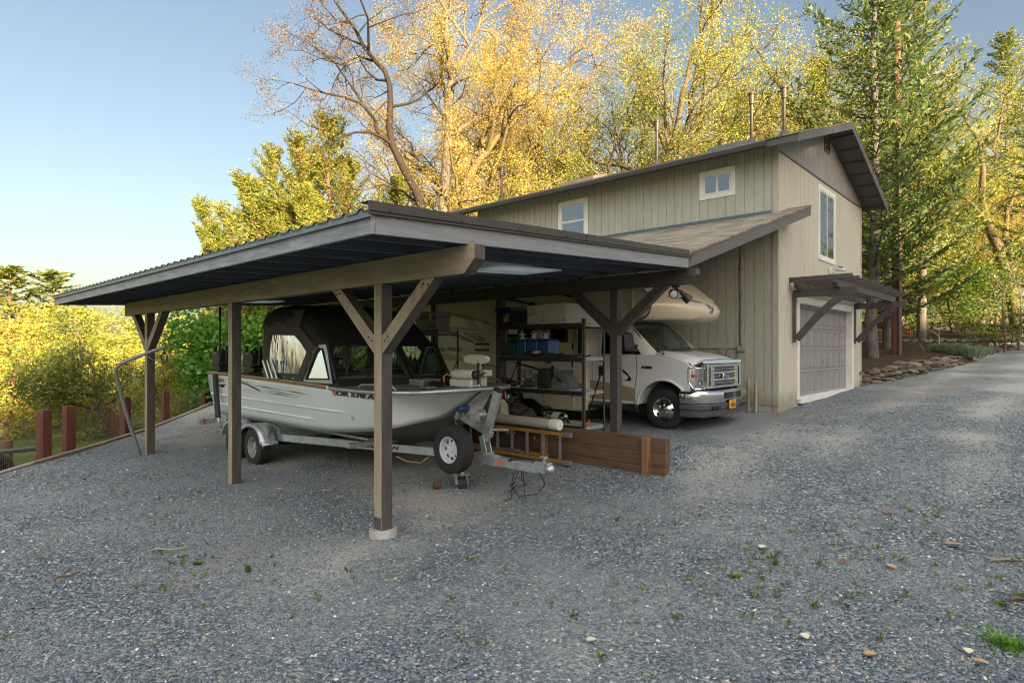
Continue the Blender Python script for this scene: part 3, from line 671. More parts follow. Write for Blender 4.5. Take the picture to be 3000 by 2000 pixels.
    MB().lathe([(0,0),(.03,0),(.03,-.012),(.012,-.02)], (17.36, y, 1.66), (0,1,0), 14).bar((17.29, y-.03, 1.66), (17.43, y-.03, 1.66), .018, .018).build('door_handle', CHROME, gd, smooth=40)
    # lean-to roof over the motorhome
    LU0, LU1, LV0, LV1 = 8.13, HU0-.002, 4.02, 15.2
    lz = lambda u: 3.37 + (u-LU0)*(4.94-3.37)/(LU1-LU0)
    r = MB().hexa(*slab(LU0-.03, LU1, LV0-.03, LV1, .0, .03, lz)).build('lean_to_roof', SHING, R)
    MB().hexa(*slab(LU0+.01, LU1, LV0+.03, LV1, -.022, -.003, lz)).build('lean_to_soffit', plain('soffit_pale', (.45,.4,.33), .7, 0, .1, 3), R)
    MB().hexa(*slab(LU0, LU1+.6, LV0-.012, LV0+.028, -.2, -.002, lambda u: lz(u))).build('lean_to_barge_board', TRIMG, R)
    for v in np.arange(LV0+.5, LV1, .61): MB().hexa(*slab(LU0+.02, LU1, v, v+.04, -.16, -.024, lz)).build('rafter', RAF, R)
    MB().hexa(*slab(LU0-.0, LU0+.02, LV0+.04, LV1, -.18, -.03, lz)).build('lean_to_fascia', TRIMG, R)
    MB().hexa(*slab(LU1-.09, LU1+.001, LV0+.62, 9.4, .031, .035, lz)).box(LU1-.006, LU1-.0005, LV0+.62, 9.4, 4.965, 5.03).build('roof_flashing', plain('flashing_blue', (.12,.16,.2), .4, .5), R)
    MB().hexa(*slab(LU1, LU1+.6, LV0-.03, LV0+.46, .0, .03, lz)).build('lean_to_roof_return', SHING, R)
    # dim end wall of the lean-to, and wall conduit
    m = MB().cyl((13.405, 5.28, 2.1), (13.405, 5.28, 4.75), .014, 8).cyl((13.405, 5.4, 2.015), (13.405, 11.5, 2.015), .012, 8)
    for z in (2.6, 3.2, 3.8, 4.4): m.box(13.385, 13.438, 5.255, 5.305, z, z+.02)
    m.build('conduit', plain('conduit_paint', (.3,.26,.19), .5), R, smooth=50)
    m = MB()
    for p in ([(13.42,5.33,4.8),(13.42,5.34,3.6),(13.42,5.33,2.08)], [(13.42,5.36,2.0),(13.41,5.42,1.7),(13.42,5.43,.8)], [(13.41,5.6,1.98),(13.38,5.68,1.75),(13.39,5.75,1.9),(13.41,5.9,2.0)]): m.tube(p, .006, 5)
    m.build('wall_cable', BLACKP, R)
    j = MB().box(13.36, 13.438, 5.2, 5.37, 1.94, 2.08).build('junction_box', plain('box_grey', (.3,.31,.31), .5, .2), R, bevel=.006)
    MB().box(13.352, 13.3595, 5.21, 5.28, 1.955, 2.065).box(13.352, 13.3595, 5.29, 5.36, 1.955, 2.065).build('box_cover', plain('cover_grey', (.38,.39,.39), .45, .2), j, bevel=.003)
    MB().cyl((13.37, 5.55, 1.62), (13.37, 5.55, 1.84), .022, 10).box(13.34, 13.4, 5.52, 5.58, 1.6, 1.72).build('plug_adapter', plain('adapter_teal', (.03,.1,.11), .5), R, bevel=.004)
house()

for (u, v, r, zt, lab) in ((13.29, 5.08, .022, 1.31, 'thin capped plastic pipe standing by the taupe wall, the slimmer one'), (13.24, 4.9, .032, 1.25, 'thicker capped plastic pipe standing by the taupe wall near the corner')):
    t_ = thing('standpipe', lab, 'pipe', (u, v, .6), 'capped pipes by the garage wall'); PP = plain('pipe_tan', (.34,.3,.22), .5)
    MB().cyl((u, v, .5), (u, v, zt-.03), r, 12).build('pipe', PP, t_, smooth=40); MB().lathe([(r*1.25,-.06),(r*1.3,0),(r*.8,.015),(0,.017)], (u, v, zt), (0,0,1), 14).build('cap', PP, t_, smooth=40)

def pergola():
    R = thing('door_pergola', 'dark wooden pergola awning with curved brackets above the garage door', 'pergola', (17.2, 4, 3.3))
    for u in (14.4, 19.86):
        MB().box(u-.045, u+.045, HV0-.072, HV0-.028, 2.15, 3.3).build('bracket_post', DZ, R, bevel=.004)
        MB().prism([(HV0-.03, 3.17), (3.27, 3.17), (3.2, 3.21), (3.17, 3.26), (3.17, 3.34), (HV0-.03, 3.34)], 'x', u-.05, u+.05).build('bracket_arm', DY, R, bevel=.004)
        n = 12
        m = MB(); c = []
        for k in range(n+1):
            a = k/n; th = a*PI/2
            # arc from the wall (vertical) towards the arm
            cx, cz = HV0-.1-.98*a, 2.22 + .95*math.sin(th)*.5 + .95*a*.5
            tx, tz = -.98, .95*(.5*PI/2*math.cos(th) + .5); L = math.hypot(tx, tz); nx, nz = -tz/L, tx/L
            c.append(((cx+nx*.07, cz+nz*.07), (cx-nx*.07, cz-nz*.07)))
        secs = [[(u-.045, p[0], min(p[1], 3.168)), (u+.045, p[0], min(p[1], 3.168)), (u+.045, q[0], min(q[1], 3.168)), (u-.045, q[0], min(q[1], 3.168))] for p, q in c]
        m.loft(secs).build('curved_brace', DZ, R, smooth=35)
    for v in (3.55, 4.33):
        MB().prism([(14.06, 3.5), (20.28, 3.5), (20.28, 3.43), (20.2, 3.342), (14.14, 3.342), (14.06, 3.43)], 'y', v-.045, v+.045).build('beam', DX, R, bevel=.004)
    for k in range(11):
        u = 14.2 + k*.592
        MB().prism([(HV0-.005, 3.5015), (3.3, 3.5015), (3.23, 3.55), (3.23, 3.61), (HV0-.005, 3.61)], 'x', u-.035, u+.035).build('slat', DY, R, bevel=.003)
pergola()
def seccam():
    R = thing('security_camera', 'small white security camera mounted above the garage pergola', 'camera', (17.35, 4.5, 4.0))
    MB().box(17.27, 17.36, 4.44, 4.502, 3.97, 4.16).build('base', WHITEP, R, bevel=.01)
    MB().tube([(17.32,4.44,4.05),(17.38,4.38,4.02),(17.42,4.33,4.09)], .018, 8).build('arm', WHITEP, R, smooth=50)
    c = MB().cyl((17.36,4.36,4.12), (17.62,4.22,4.09), .05, 16).box(17.36,17.68,4.2,4.37,4.165,4.18).build('housing', WHITEP, R, smooth=40)
    MB().cyl((17.62,4.22,4.09), (17.64,4.209,4.088), .038, 14).build('lens', BLACKP, c)
seccam()
# ---------------------------------------------------------------- motorhome
def paint(name, col, rough=.28, coat=.6, var=.04, dirt=.12):
    t = NT(name); p = t.pos(); c = t.ramp(t.noise(p, 1.5, 4), [(.3, tuple(x*(1-var) for x in col)), (.7, tuple(x*(1+var) for x in col))])
    d = t.noise(p, 2.2, 7, .7); c = t.mix(t.ramp(d, [(.5, 0), (.8, dirt)]), c, (.2,.17,.13))
    return t.pbr(c, t.ramp(d, [(.3, rough), (.8, rough+.2)]), 0, None, .5, coat)
RVB = paint('motorhome_beige', (.72,.665,.52)); RVN = paint('motorhome_nose_beige', (.72,.62,.46), .22, .8); CABW = paint('cab_silver_white', (.74,.76,.77), .3, .8)
TAUPE = paint('stripe_taupe', (.34,.29,.2)); NAVY = paint('stripe_navy', (.02,.024,.035)); WHT = paint('stripe_white', (.74,.76,.77)); MAUVE = paint('stripe_mauve', (.36,.3,.26)); BRN = paint('stripe_brown', (.07,.048,.028)); BLKS = paint('stripe_black', (.012,.012,.014))
VALANCE = plain('valance_grey', (.075,.08,.085), .42, 0, .08, 4)
AMBER = plain('amber_lens', (.75,.13,.02), .2, 0, .1, 30, coat=.5)
def wheel(name, R, c, ax, tr, tw, rr, style, parent=True, rimm=None):
    """ax: +1/-1 outward direction along x. style: 'simulator' chrome dome, 'spoke' vented steel"""
    c = V3(c); d = V3((ax, 0, 0)); w = MB(); h = tw/2; s = tr - rr
    prof = [(rr*.97,-h*.8),(rr*1.03,-h*.98),(rr+s*.35,-h*1.04),(rr+s*.75,-h*.98),(tr*.975,-h*.85),(tr*.993,-h*.7),(tr,-h*.3),(tr,h*.3),(tr*.993,h*.7),(tr*.975,h*.85),(rr+s*.75,h*.98),(rr+s*.35,h*1.04),(rr*1.03,h*.98),(rr*.97,h*.8)]
    w.lathe(prof, c, d, 48, cap=False); n = 40
    # tread blocks: raised bars across the crown
    for k in range(n):
        a = 2*PI*(k+.2)/n; b = a + 2*PI*.62/n
        for y0, y1 in ((-h*.84,-h*.45),(-h*.36,-h*.05),(h*.05,h*.36),(h*.45,h*.84)):
            def pt(an, y, r): return c + d*y + V3((0, math.cos(an)*r, math.sin(an)*r))
            r0, r1 = tr*.97, tr*1.012
            w.hexa([pt(a,y0,r0),pt(b,y0,r0),pt(b,y1,r0),pt(a,y1,r0)], [pt(a,y0,r1),pt(b,y0,r1),pt(b,y1,r1),pt(a,y1,r1)])
    wh = w.build('wheel', RUBBER, R, smooth=35)
    rm = MB(); m = rimm or CHROME
    if style == 'simulator':
        rm.lathe([(0,-h*.5),(rr*.97,-h*.6),(rr*1.0,h*.86),(rr*.97,h*.95),(rr*.9,h*.86),(rr*.82,h*.62),(rr*.8,h*.5),(rr*.7,h*.62),(rr*.55,h*.72),(rr*.46,h*.86),(rr*.3,h*.95),(rr*.28,h*1.1),(rr*.18,h*1.16),(0,h*1.17)], c, d, 40)
        for k in range(8):
            a = 2*PI*k/8; q = c + d*(h*.74) + V3((0, math.cos(a)*rr*.41, math.sin(a)*rr*.41)); rm.lathe([(.014,0),(.017,h*.25),(.013,h*.36),(0,h*.38)], q, d, 8)
        rim = rm.build('rim', m, wh, smooth=40); hl = MB()
        for k in range(5):
            a = 2*PI*(k+.5)/5; q = c + d*(h*.6) + V3((0, math.cos(a)*rr*.74, math.sin(a)*rr*.74)); hl.blob(q, (h*.14,.028,.028), k, .02, 10)
        hl.build('hand_hole', BLACKM, rim)
    else:
        rm.lathe([(rr*.99,-h*.75),(rr*1.02,h*.84),(rr*.99,h*.92),(rr*.93,h*.9),(rr*.9,h*.7),(rr*.87,h*.1),(rr*.82,h*.05),(rr*.62,h*.22),(rr*.5,h*.34),(rr*.42,h*.3),(rr*.22,h*.28),(rr*.2,h*.5),(rr*.12,h*.56),(0,h*.56)], c, d, 40)
        for k in range(5):
            a = 2*PI*k/5+.3; q = c + d*(h*.3) + V3((0, math.cos(a)*rr*.33, math.sin(a)*rr*.33)); rm.lathe([(.011,0),(.011,.018),(0,.02)], q, d, 8)
        rim = rm.build('rim', m, wh, smooth=40); hl = MB()
        for k in range(8):
            a = 2*PI*k/8; e1 = V3((0, math.cos(a), math.sin(a))); e2 = V3((0, -math.sin(a), math.cos(a))); q = c + d*(h*.2); L = []
            for (x, y) in ((.55,-.05),(.78,-.13),(.8,0),(.78,.13),(.55,.05)): L.append(q + e1*rr*x + e2*rr*y)
            hh = d*.014; sl = d*(-h*.13); L2 = [p + hh + (sl if 0 < i < 4 else V3((0,0,0))) for i, p in enumerate(L)]
            hl.loft([[p - hh*3 for p in L], L2])
        hl.build('vent_slot', BLACKM, rim)
    return wh

def motorhome():
    R = thing('motorhome', 'beige and silver class C motorhome parked under the lean-to roof', 'motorhome', (11.2, 8.7, .5))
    X0, X1, XC = 9.98, 12.42, 11.2
    arch = [(9.3+.47*math.cos(a), .9+.42*math.sin(a)) for a in np.linspace(0, PI, 11)]
    body = MB().prism([(7.2,.72),(8.2,.72),(8.55,.9),(8.83,.9)] + arch[::-1][1:-1] + [(9.77,.9),(10.2,.8),(12.7,.8),(12.7,3.6),(7.2,3.6)], 'x', X0, X1).build('house_body', RVB, R, bevel=.035, seg=3)
    MB().box(X0+.25, X1-.25, 7.3, 12.6, .55, .95).build('chassis', BLACKM, R)
    oc = MB().prism([(7.195,2.57),(5.95,2.57),(5.75,2.62),(5.65,2.74),(5.68,2.95),(5.87,3.2),(6.3,3.6),(7.195,3.6)], 'x', X0+.001, X1-.001).build('overcab_bunk', RVB, R, bevel=.02)
    # moulded nose cap
    zs = [2.553,2.565,2.6,2.66,2.75,2.85,3.0,3.2,3.4,3.6,3.62]; vc = [5.3,5.19,5.09,5.03,5.0,5.05,5.19,5.43,5.7,6.0,6.05]; ve = [5.85,5.78,5.7,5.65,5.62,5.6,5.65,5.85,6.07,6.3,6.34]
    secs = []
    for z, c, e in zip(zs, vc, ve):
        row = []
        for k in range(29):
            t_ = -1 + 2*k/28; row.append((XC + 1.238*t_, c + (e-c)*abs(t_)**2.8, z))
        secs.append(row)
    m = MB().loft(secs, closed=False); n = len(m.v)
    bot = [(XC+1.238*(-1+2*k/28), vc[0]+(ve[0]-vc[0])*abs(-1+2*k/28)**2.8, 2.5535) for k in range(29)] + [(X1, 7.19, 2.5535), (X0, 7.19, 2.5535)]
    m.add(bot, [tuple(range(len(bot)))]); nose = m.build('nose_cap', RVN, R, smooth=50)
    # black swoosh and maker's mark on the nose
    def nv(u, z):
        t_ = abs(u-XC)/1.238; c = np.interp(z, zs, vc); e = np.interp(z, zs, ve); return c + (e-c)*t_**2.8
    def nosedecal(name, strips, mat):
        mm = MB()
        for line in strips:
            mm.loft([[(u, nv(u, a)-.006, a), (u, nv(u, b)-.006, b)] for u, a, b in line], closed=False)
        mm.build(name, mat, nose)
    nosedecal('swoosh', [[(9.75+.0,3.13,3.135),(10.0,3.055,3.07),(10.3,2.975,3.0),(10.55,2.92,2.955),(10.8,2.89,2.915),(11.0,2.885,2.89)], [(10.2,2.985,2.99),(10.4,2.915,2.925),(10.6,2.88,2.89)]], BLKS)
    mm = MB()
    def stroke(pts, w):
        for (u0, z0), (u1, z1) in zip(pts[:-1], pts[1:]):
            q = []
            for (u, z, s) in ((u0,z0,-1),(u0,z0,1),(u1,z1,1),(u1,z1,-1)): q.append((u+s*w/2, nv(u+s*w/2, z)-.007, z))
            mm.add(q, [(0,1,2,3)])
    stroke([(11.06,2.865),(11.12,2.84),(11.16,2.79),(11.175,2.73),(11.17,2.69)], .04)
    stroke([(11.16,2.865),(11.21,2.83),(11.245,2.78),(11.25,2.73),(11.24,2.69)], .04)
    stroke([(11.245,2.69),(11.27,2.75),(11.3,2.8),(11.36,2.83)], .035); stroke([(11.22,2.858),(11.4,2.858)], .09)
    mm.build('emblem', BLKS, nose)
    for k in (-.55, 0, .55):
        u = XC + k; MB().blob((u, nv(u, 3.5)-.01, 3.5), (.05,.035,.025), 3, .02).build('marker_lamp', AMBER, nose)
    # graphics on the side: flat vinyl a few millimetres proud
    def dec(name, pts, mat, x=X0, par=body): return MB().prism(pts, 'x', x-.004, x+.002).build(name, mat, par)
    dec('stripe', [(11.787,2.587),(11.089,2.562),(10.616,2.505),(10.208,2.436),(10.746,2.468),(11.264,2.479),(10.36,2.185),(10.36,2.123),(11.166,2.323),(11.787,2.453)], NAVY)
    dec('stripe', [(11.787,2.386),(11.05,2.217),(10.342,2.072),(10.342,1.959),(11.089,2.127),(11.787,2.298)], WHT)
    dec('stripe', [(10.897,2.422),(10.635,2.41),(10.092,2.183),(10.252,2.185)], BRN); dec('stripe', [(10.509,2.404),(10.414,2.397),(9.961,2.182),(10.04,2.183)], NAVY)
    dec('stripe', [(10.405,2.397),(10.288,2.391),(9.9,2.188),(9.952,2.182)], WHT)
    dec('stripe', [(12.6,3.0),(11.787,2.942),(10.897,2.86),(10.163,2.706),(9.312,2.487),(9.312,2.403),(10.252,2.653),(10.993,2.812),(11.787,2.888),(12.6,2.93)], MAUVE)
    dec('stripe', [(12.6,1.92),(11.828,1.903),(11.284,1.879),(10.378,1.733),(9.312,1.567),(9.312,1.52),(10.378,1.664),(11.284,1.722),(11.869,1.728),(12.6,1.76)], MAUVE)
    dec('stripe', [(9.987,1.898),(9.763,1.887),(9.312,1.806),(8.9,1.74),(8.243,1.752),(8.243,1.64),(8.698,1.686),(9.312,1.758),(9.695,1.827)], WHT); dec('stripe', [(10.005,1.528),(9.5,1.36),(9.5,1.32)], WHT)
    dec('stripe', [(12.0,3.36),(10.54,3.333),(9.327,3.202),(8.451,2.963),(8.521,2.953),(9.327,3.118),(10.12,3.256),(12.0,3.3)], BLKS); dec('stripe', [(9.327,3.264),(8.879,3.236),(8.521,3.04),(8.591,3.017)], WHT)
    dec('stripe', [(7.842,3.172),(7.599,3.156),(7.23,2.968),(7.301,3.0)], BLKS); dec('stripe', [(9.251,1.725),(8.698,1.652),(8.2,1.54),(8.2,1.5),(8.77,1.617)], BLKS)
    dec('stripe', [(7.924,1.439),(7.552,1.38),(7.68,1.372),(7.916,1.39)], BLKS, X0-.012); dec('stripe', [(8.17,1.656),(7.45,1.668),(7.45,1.39),(7.908,1.556),(8.17,1.66)], WHT, X0-.012)
    dec('stripe', [(8.329,2.063),(8.19,2.0),(8.19,1.93),(8.329,1.957)], BRN); dec('stripe', [(8.741,1.046),(8.51,1.057),(8.2,.97),(8.2,.845),(8.598,.986)], WHT)
    dec('stripe', [(8.741,1.5),(8.2,1.42),(7.22,1.3),(7.22,1.05),(8.2,1.1),(8.741,1.3)], TAUPE); dec('skirt_trim', [(7.22,.78),(8.15,.78),(8.15,.81),(7.22,.81)], WHT)
    text('model_name', 'Minnie Winnie', (X0-.003, 11.93, 1.935), (0,-1,0), (0,0,1), .16, BRN, body, fit=(1.1, .13), bold=.004)
    v = MB().box(X0-.022, X0+.005, 9.79, 10.39, 1.905, 2.185).build('vent_panel', RVN, body, bevel=.012)
    for z in (1.95, 2.09): MB().box(X0-.026, X0-.0215, 9.85, 10.33, z, z+.055).build('vent_slot', plain('slot_shade', (.09,.075,.055), .8), v)
    o_ = MB().box(X0-.016, X0, 10.0, 10.13, 1.56, 1.76).build('outlet_panel', CHROME, body, bevel=.006); MB().box(X0-.02, X0-.0155, 10.03, 10.1, 1.59, 1.64).box(X0-.02, X0-.0155, 10.03, 10.1, 1.67, 1.72).build('outlet', BLACKP, o_)
    hatch = MB().box(X0-.012, X0+.002, 8.62, 9.08, 1.02, 1.3); hatch.build('hatch', RVB, body, bevel=.01)
    MB().lathe([(0,0),(.1,0),(.1,-.02),(.07,-.055),(0,-.06)], (X0, 8.55, 2.94), (1,0,0), 20).build('porch_lamp', DARKM, body, smooth=40)
    # entry door
    d = MB(); dz0, dz1, dv0, dv1 = .8, 2.85, 7.44, 8.18
    d.box(X0-.012, X0+.01, dv0, dv1, dz0, dz1); D_ = d.build('entry_door', RVB, R, bevel=.008)
    fr = MB()
    for a, b, c, e in ((dv0-.03,dv0,dz0,dz1),(dv1,dv1+.03,dz0,dz1),(dv0-.03,dv1+.03,dz1,dz1+.03)): fr.box(X0-.018, X0+.002, a, b, c, e)
    fr.build('door_frame', RVN, D_)
    MB().box(X0-.02, X0-.012, 7.56, 8.03, 2.14, 2.72).build('door_window_frame', BLACKP, D_, bevel=.01); MB().box(X0-.024, X0-.0195, 7.62, 7.97, 2.2, 2.66).build('door_window', TINT, D_, bevel=.004)
    MB().box(X0-.03, X0-.012, 8.0, 8.14, 1.7, 1.83).build('door_handle', BLACKP, D_, bevel=.008)
    m = MB()
    for z in (1.0, 1.45, 1.62, 2.0): m.box(X0-.024, X0-.011, dv0-.025, dv0+.012, z, z+.12)
    m.build('hinge', BLACKP, D_)
    for v_ in (8.23,): MB().tube([(X0-.01,v_,1.0),(X0-.07,v_,1.05),(X0-.07,v_,2.6),(X0-.01,v_,2.66)], .016, 8).build('grab_rail', ALU, body, smooth=50)
    for v_ in (11.95, 7.3):
        a = MB().box(X0-.075, X0-.03, v_-.03, v_+.03, 1.85, 3.55).build('awning_arm', ALU, body, bevel=.004); MB().box(X0-.06, X0-.001, v_-.11, v_-.034, 1.9, 3.5).build('arm_channel', BLACKP, a)
    MB().cyl((X0-.09, 7.1, 3.52), (X0-.09, 12.2, 3.52), .075, 14).build('awning_roll', BLACKP, body, smooth=40)
    MB().box(X0-.01, X0+.001, 8.55, 9.3, 2.14, 2.8).build('side_window', BLACKP, body, bevel=.02); MB().box(X0-.014, X0-.0095, 8.6, 9.25, 2.19, 2.75).build('window_pane', TINT, body)
    MB().box(X0-.03, X0+.01, 6.0, 6.06, 2.575, 3.3).build('gutter_spout', RVN, oc, bevel=.006)
    # ---- cab
    a0, a1 = 10.19, 12.21
    ar = [(5.5+.53*math.cos(a), .87+.535*math.sin(a)) for a in np.linspace(0, PI, 15)]
    side = [(7.2,.93),(6.05,.93)] + ar[::-1][0:0] + [(5.5+.53*math.cos(a), .87+.535*math.sin(a)) for a in np.linspace(.11, PI-.28, 15)] + [(4.99,1.08),(4.965,1.26),(4.93,1.66),(5.02,1.755),(5.4,1.845),(5.72,1.895),(7.2,1.9)]
    low = MB().prism(side, 'x', a0, a1).build('cab_body', CABW, R, bevel=.045, seg=3)
    lip = [(a0-.004, 5.5+.545*math.cos(a), .87+.55*math.sin(a)) for a in np.linspace(.1, PI-.3, 20)]
    MB().tube(lip, .022, 8).build('fender_lip', CABW, low, smooth=60)
    MB().box(a0+.32, a1-.32, 4.9, 6.2, .7, 1.3).box(a0+.03, a1-.03, 5.04, 5.96, 1.38, 1.42).build('wheel_well', BLACKM, R)
    # hood: crowned loft
    secs = []
    for v_, ze, zc in ((4.86,1.66,1.72),(4.8,1.705,1.775),(4.83,1.74,1.81),(5.0,1.785,1.86),(5.3,1.845,1.92),(5.6,1.885,1.955),(5.75,1.9,1.965)):
        row = []
        for k in range(25):
            t_ = -1+2*k/24; zz = ze + (zc-ze)*(1-abs(t_)**3.2) + .022*math.exp(-((abs(t_)-.62)/.07)**2)*(1 if abs(t_) < .9 else .4)
            row.append((XC + .985*t_, v_ + .13*abs(t_)**3*(1 if v_ < 5.2 else 0.4 if v_ < 5.5 else -.0), zz))
        secs.append(row)
    MB().loft(secs, closed=False).build('hood', CABW, R, smooth=60)
    # greenhouse
    def wsb(t_): return V3((XC+.93*t_, 5.6+.2*t_*t_, 1.955-.045*t_*t_))
    def wst(t_): return V3((XC+.83*t_, 6.26+.1*t_*t_, 2.515-.03*t_*t_))
    N = 12; rows = []
    for k in range(6):
        f = k/5; rows.append([tuple(wsb(-1+2*i/N).lerp(wst(-1+2*i/N), f) + V3((0, -.03*math.sin(f*PI), .025*math.sin(f*PI)))) for i in range(N+1)])
    ws = MB().loft(rows, closed=False).build('windshield', GLASS, R, smooth=60)
    m = MB().tube([wsb(-1+2*i/N)+V3((0,-.005,.0)) for i in range(N+1)], .03, 6); m.tube([wst(-1+2*i/N)+V3((0,.0,.005)) for i in range(N+1)], .028, 6)
    for s in (-1, 1): m.tube([rows[k][0 if s < 0 else N] for k in range(6)], .022, 6)
    m.build('windshield_trim', BLACKP, ws, smooth=60)
    for s in (-1, 1):
        x = XC+s*1.0
        MB().loft([[(x, 5.72, 1.88), (x-s*.07, 5.66, 1.93), (x-s*.09, 5.83, 1.9), (x, 5.95, 1.88)], [(x-s*.13, 6.36, 2.5), (x-s*.19, 6.33, 2.52), (x-s*.19, 6.43, 2.52), (x-s*.12, 6.48, 2.5)]]).build('pillar', CABW, R, smooth=40)
        MB().loft([[(x, 6.9, 1.89), (x-s*.05, 6.9, 1.89), (x-s*.05, 7.2, 1.89), (x, 7.2, 1.89)], [(x-s*.12, 6.93, 2.5), (x-s*.17, 6.93, 2.5), (x-s*.17, 7.2, 2.5), (x-s*.12, 7.2, 2.5)]]).build('pillar', CABW, R, smooth=40)
    MB().loft([[(XC+.88*t_, v_+.1*t_*t_*(v_<6.5), z_-.05*abs(t_)**3) for t_ in np.linspace(-1, 1, 13)] for v_, z_ in ((6.27,2.53),(6.34,2.556),(6.7,2.566),(7.2,2.566))], closed=False).build('cab_roof', CABW, R, smooth=60)
    for s, lab in ((-1, None), (1, None)):
        x = XC+s*1.0
        MB().add([(x-s*.012,5.97,1.895),(x-s*.012,6.92,1.895),(x-s*.135,6.94,2.5),(x-s*.135,6.46,2.5)], [(0,1,2,3)]).build('side_glass', TINT if s < 0 else GLASS, R)
    # near door: shut lines, handle, mouldings
    x = a0-.003
    m = MB()
    for pts in ([(6.06,1.88),(6.05,1.5),(6.1,1.2),(6.1,.95)], [(7.1,1.88),(7.1,.95)]):
        for p, q_ in zip(pts[:-1], pts[1:]): m.bar((x, *p), (x, *q_), .006, .008, (1,0,0))
    dr = m.build('door_seam', plain('seam_dark', (.03,.03,.03), .7), low)
    MB().box(x-.012, x+.004, 6.8, 6.94, 1.46, 1.66).build('door_handle', BLACKP, low, bevel=.012)
    dec('stripe', [(6.374,1.605),(6.266,1.527),(6.175,1.424),(6.19,1.376),(6.374,1.377),(6.266,1.4),(6.242,1.462),(6.374,1.551)], BLKS, a0-.001, low)
    dec('stripe', [(7.15,1.36),(6.933,1.344),(6.374,1.284),(6.11,1.231),(6.11,.985),(7.15,.985)], TAUPE, a0-.001, low)
    MB().box(x-.006, x+.004, 5.72, 5.95, 1.62, 1.675).build('badge', CHROME, low, bevel=.004); text('badge_letters', 'E-350', (x-.0065, 5.93, 1.63), (0,-1,0), (0,0,1), .05, BLKS, low, fit=(.19, .035), depth=.001)
    text('badge_letters', 'SUPER DUTY', (x-.002, 6.62, 1.185), (0,-1,0), (0,0,1), .03, WHT, low, fit=(.26, .022), depth=.001)
    MB().cyl((a0-.02, 7.15, .83), (a0-.02, 6.08, .83), .045, 12).build('side_step', BLACKP, R, smooth=50)
    mr = MB().loft([[(9.83,6.1,1.96),(10.1,6.06,1.96),(10.1,6.2,1.96),(9.83,6.24,1.96)], [(9.8,6.08,2.02),(10.11,6.04,2.02),(10.11,6.2,2.02),(9.8,6.25,2.02)], [(9.8,6.1,2.28),(10.08,6.07,2.28),(10.08,6.2,2.28),(9.8,6.24,2.28)], [(9.84,6.13,2.32),(10.04,6.1,2.32),(10.04,6.19,2.32),(9.84,6.22,2.32)]])
    mr.bar((10.08,6.12,2.0), (10.22,6.05,1.97), .06, .05); mr.bar((10.08,6.12,2.1), (10.22,6.05,2.06), .05, .04); mir = mr.build('mirror', BLACKP, R, bevel=.012)
    MB().add([(9.815,6.2465,2.03),(10.09,6.206,2.03),(10.07,6.206,2.27),(9.815,6.243,2.27)], [(0,1,2,3)]).build('mirror_glass', CHROME, mir)
    # front end
    g = MB(); y = 4.755
    for a, b, c, e in ((10.42,11.98,1.66,1.715),(10.42,11.98,1.27,1.315),(10.42,10.5,1.315,1.66),(11.9,11.98,1.315,1.66),(10.58,10.72,1.315,1.66),(11.68,11.82,1.315,1.66),(10.72,11.68,1.53,1.575),(10.72,11.68,1.4,1.445)): g.box(a, b, y-.03, y+.1, c, e)
    gr = g.build('grille', CHROME, R, bevel=.012, seg=3)
    MB().box(10.43, 11.97, y+.02, y+.12, 1.28, 1.7).build('grille_mesh', BLACKM, gr)
    m = MB()
    for z in (1.35, 1.375, 1.475, 1.5, 1.605, 1.632): m.box(10.72, 11.68, y-.005, y+.02, z-.004, z+.004)
    m.build('grille_bar', CHROME, gr)
    m = MB().loft([[(10.36,4.83,1.715),(11.2,4.79,1.715),(12.04,4.83,1.715)], [(10.34,4.765,1.73),(11.2,4.725,1.73),(12.06,4.765,1.73)], [(10.31,4.78,1.785),(11.2,4.745,1.8),(12.09,4.78,1.785)], [(10.31,4.84,1.795),(11.2,4.8,1.815),(12.09,4.84,1.795)]], closed=False).build('hood_trim', CHROME, R, smooth=40)
    em = MB().loft([[(11.2+.13*s_*math.cos(a), 4.755-dd, 1.49+.06*s_*math.sin(a)) for a in np.linspace(0, 2*PI, 24, endpoint=False)] for s_, dd in ((1.0,.02),(1.0,.05),(.92,.056),(.88,.052))]).build('emblem', CHROME, gr, smooth=40)
    eb = MB().loft([[(11.2+.114*math.cos(a), 4.755-dd, 1.49+.052*math.sin(a)) for a in np.linspace(0, 2*PI, 24, endpoint=False)] for dd in (.05, .0545)]).build('emblem_field', paint('emblem_blue', (.012,.03,.12), .2), em)
    text('emblem_letters', 'Ford', (11.125, 4.6995, 1.463), (1,0,0), (0,0,1), .07, CHROME, em, shear=.35, fit=(.15, .055), depth=.001)
    LENS = glass('headlamp_lens', (.9,.92,.92), .12, 1.2); REFL = plain('headlamp_reflector', (.6,.6,.6), .16, .95, .35, 26, .6, 22)
    for s in (-1, 1):
        X = lambda u: XC + s*(XC-u)*-1 if s > 0 else u
        def mx(u): return u if s < 0 else 2*XC-u
        hi = [(10.19,4.985),(10.205,4.9),(10.25,4.835),(10.33,4.79),(10.415,4.77)]; lo = [(10.215,4.9),(10.225,4.87),(10.26,4.83),(10.33,4.795),(10.415,4.775)]
        L = [[(mx(u), v_, z_) for u, v_ in r_] for r_, z_ in ((lo,1.275),(hi,1.4),(hi,1.65))]
        h = MB().loft([[ (x_, v_+.03, z_) for x_, v_, z_ in r_] for r_ in L], closed=False)
        for z_ in (1.36, 1.46, 1.53): h.loft([[(mx(u), v_+.028-.02*j, z_+.018*j*0+(.012 if i else -.012)) for u, v_ in hi for j in (0,)] for i in (0, 1)], closed=False); 
        H = h.build('headlight', REFL, R, smooth=30)
        MB().loft(L, closed=False).build('lens', LENS, H, smooth=40)
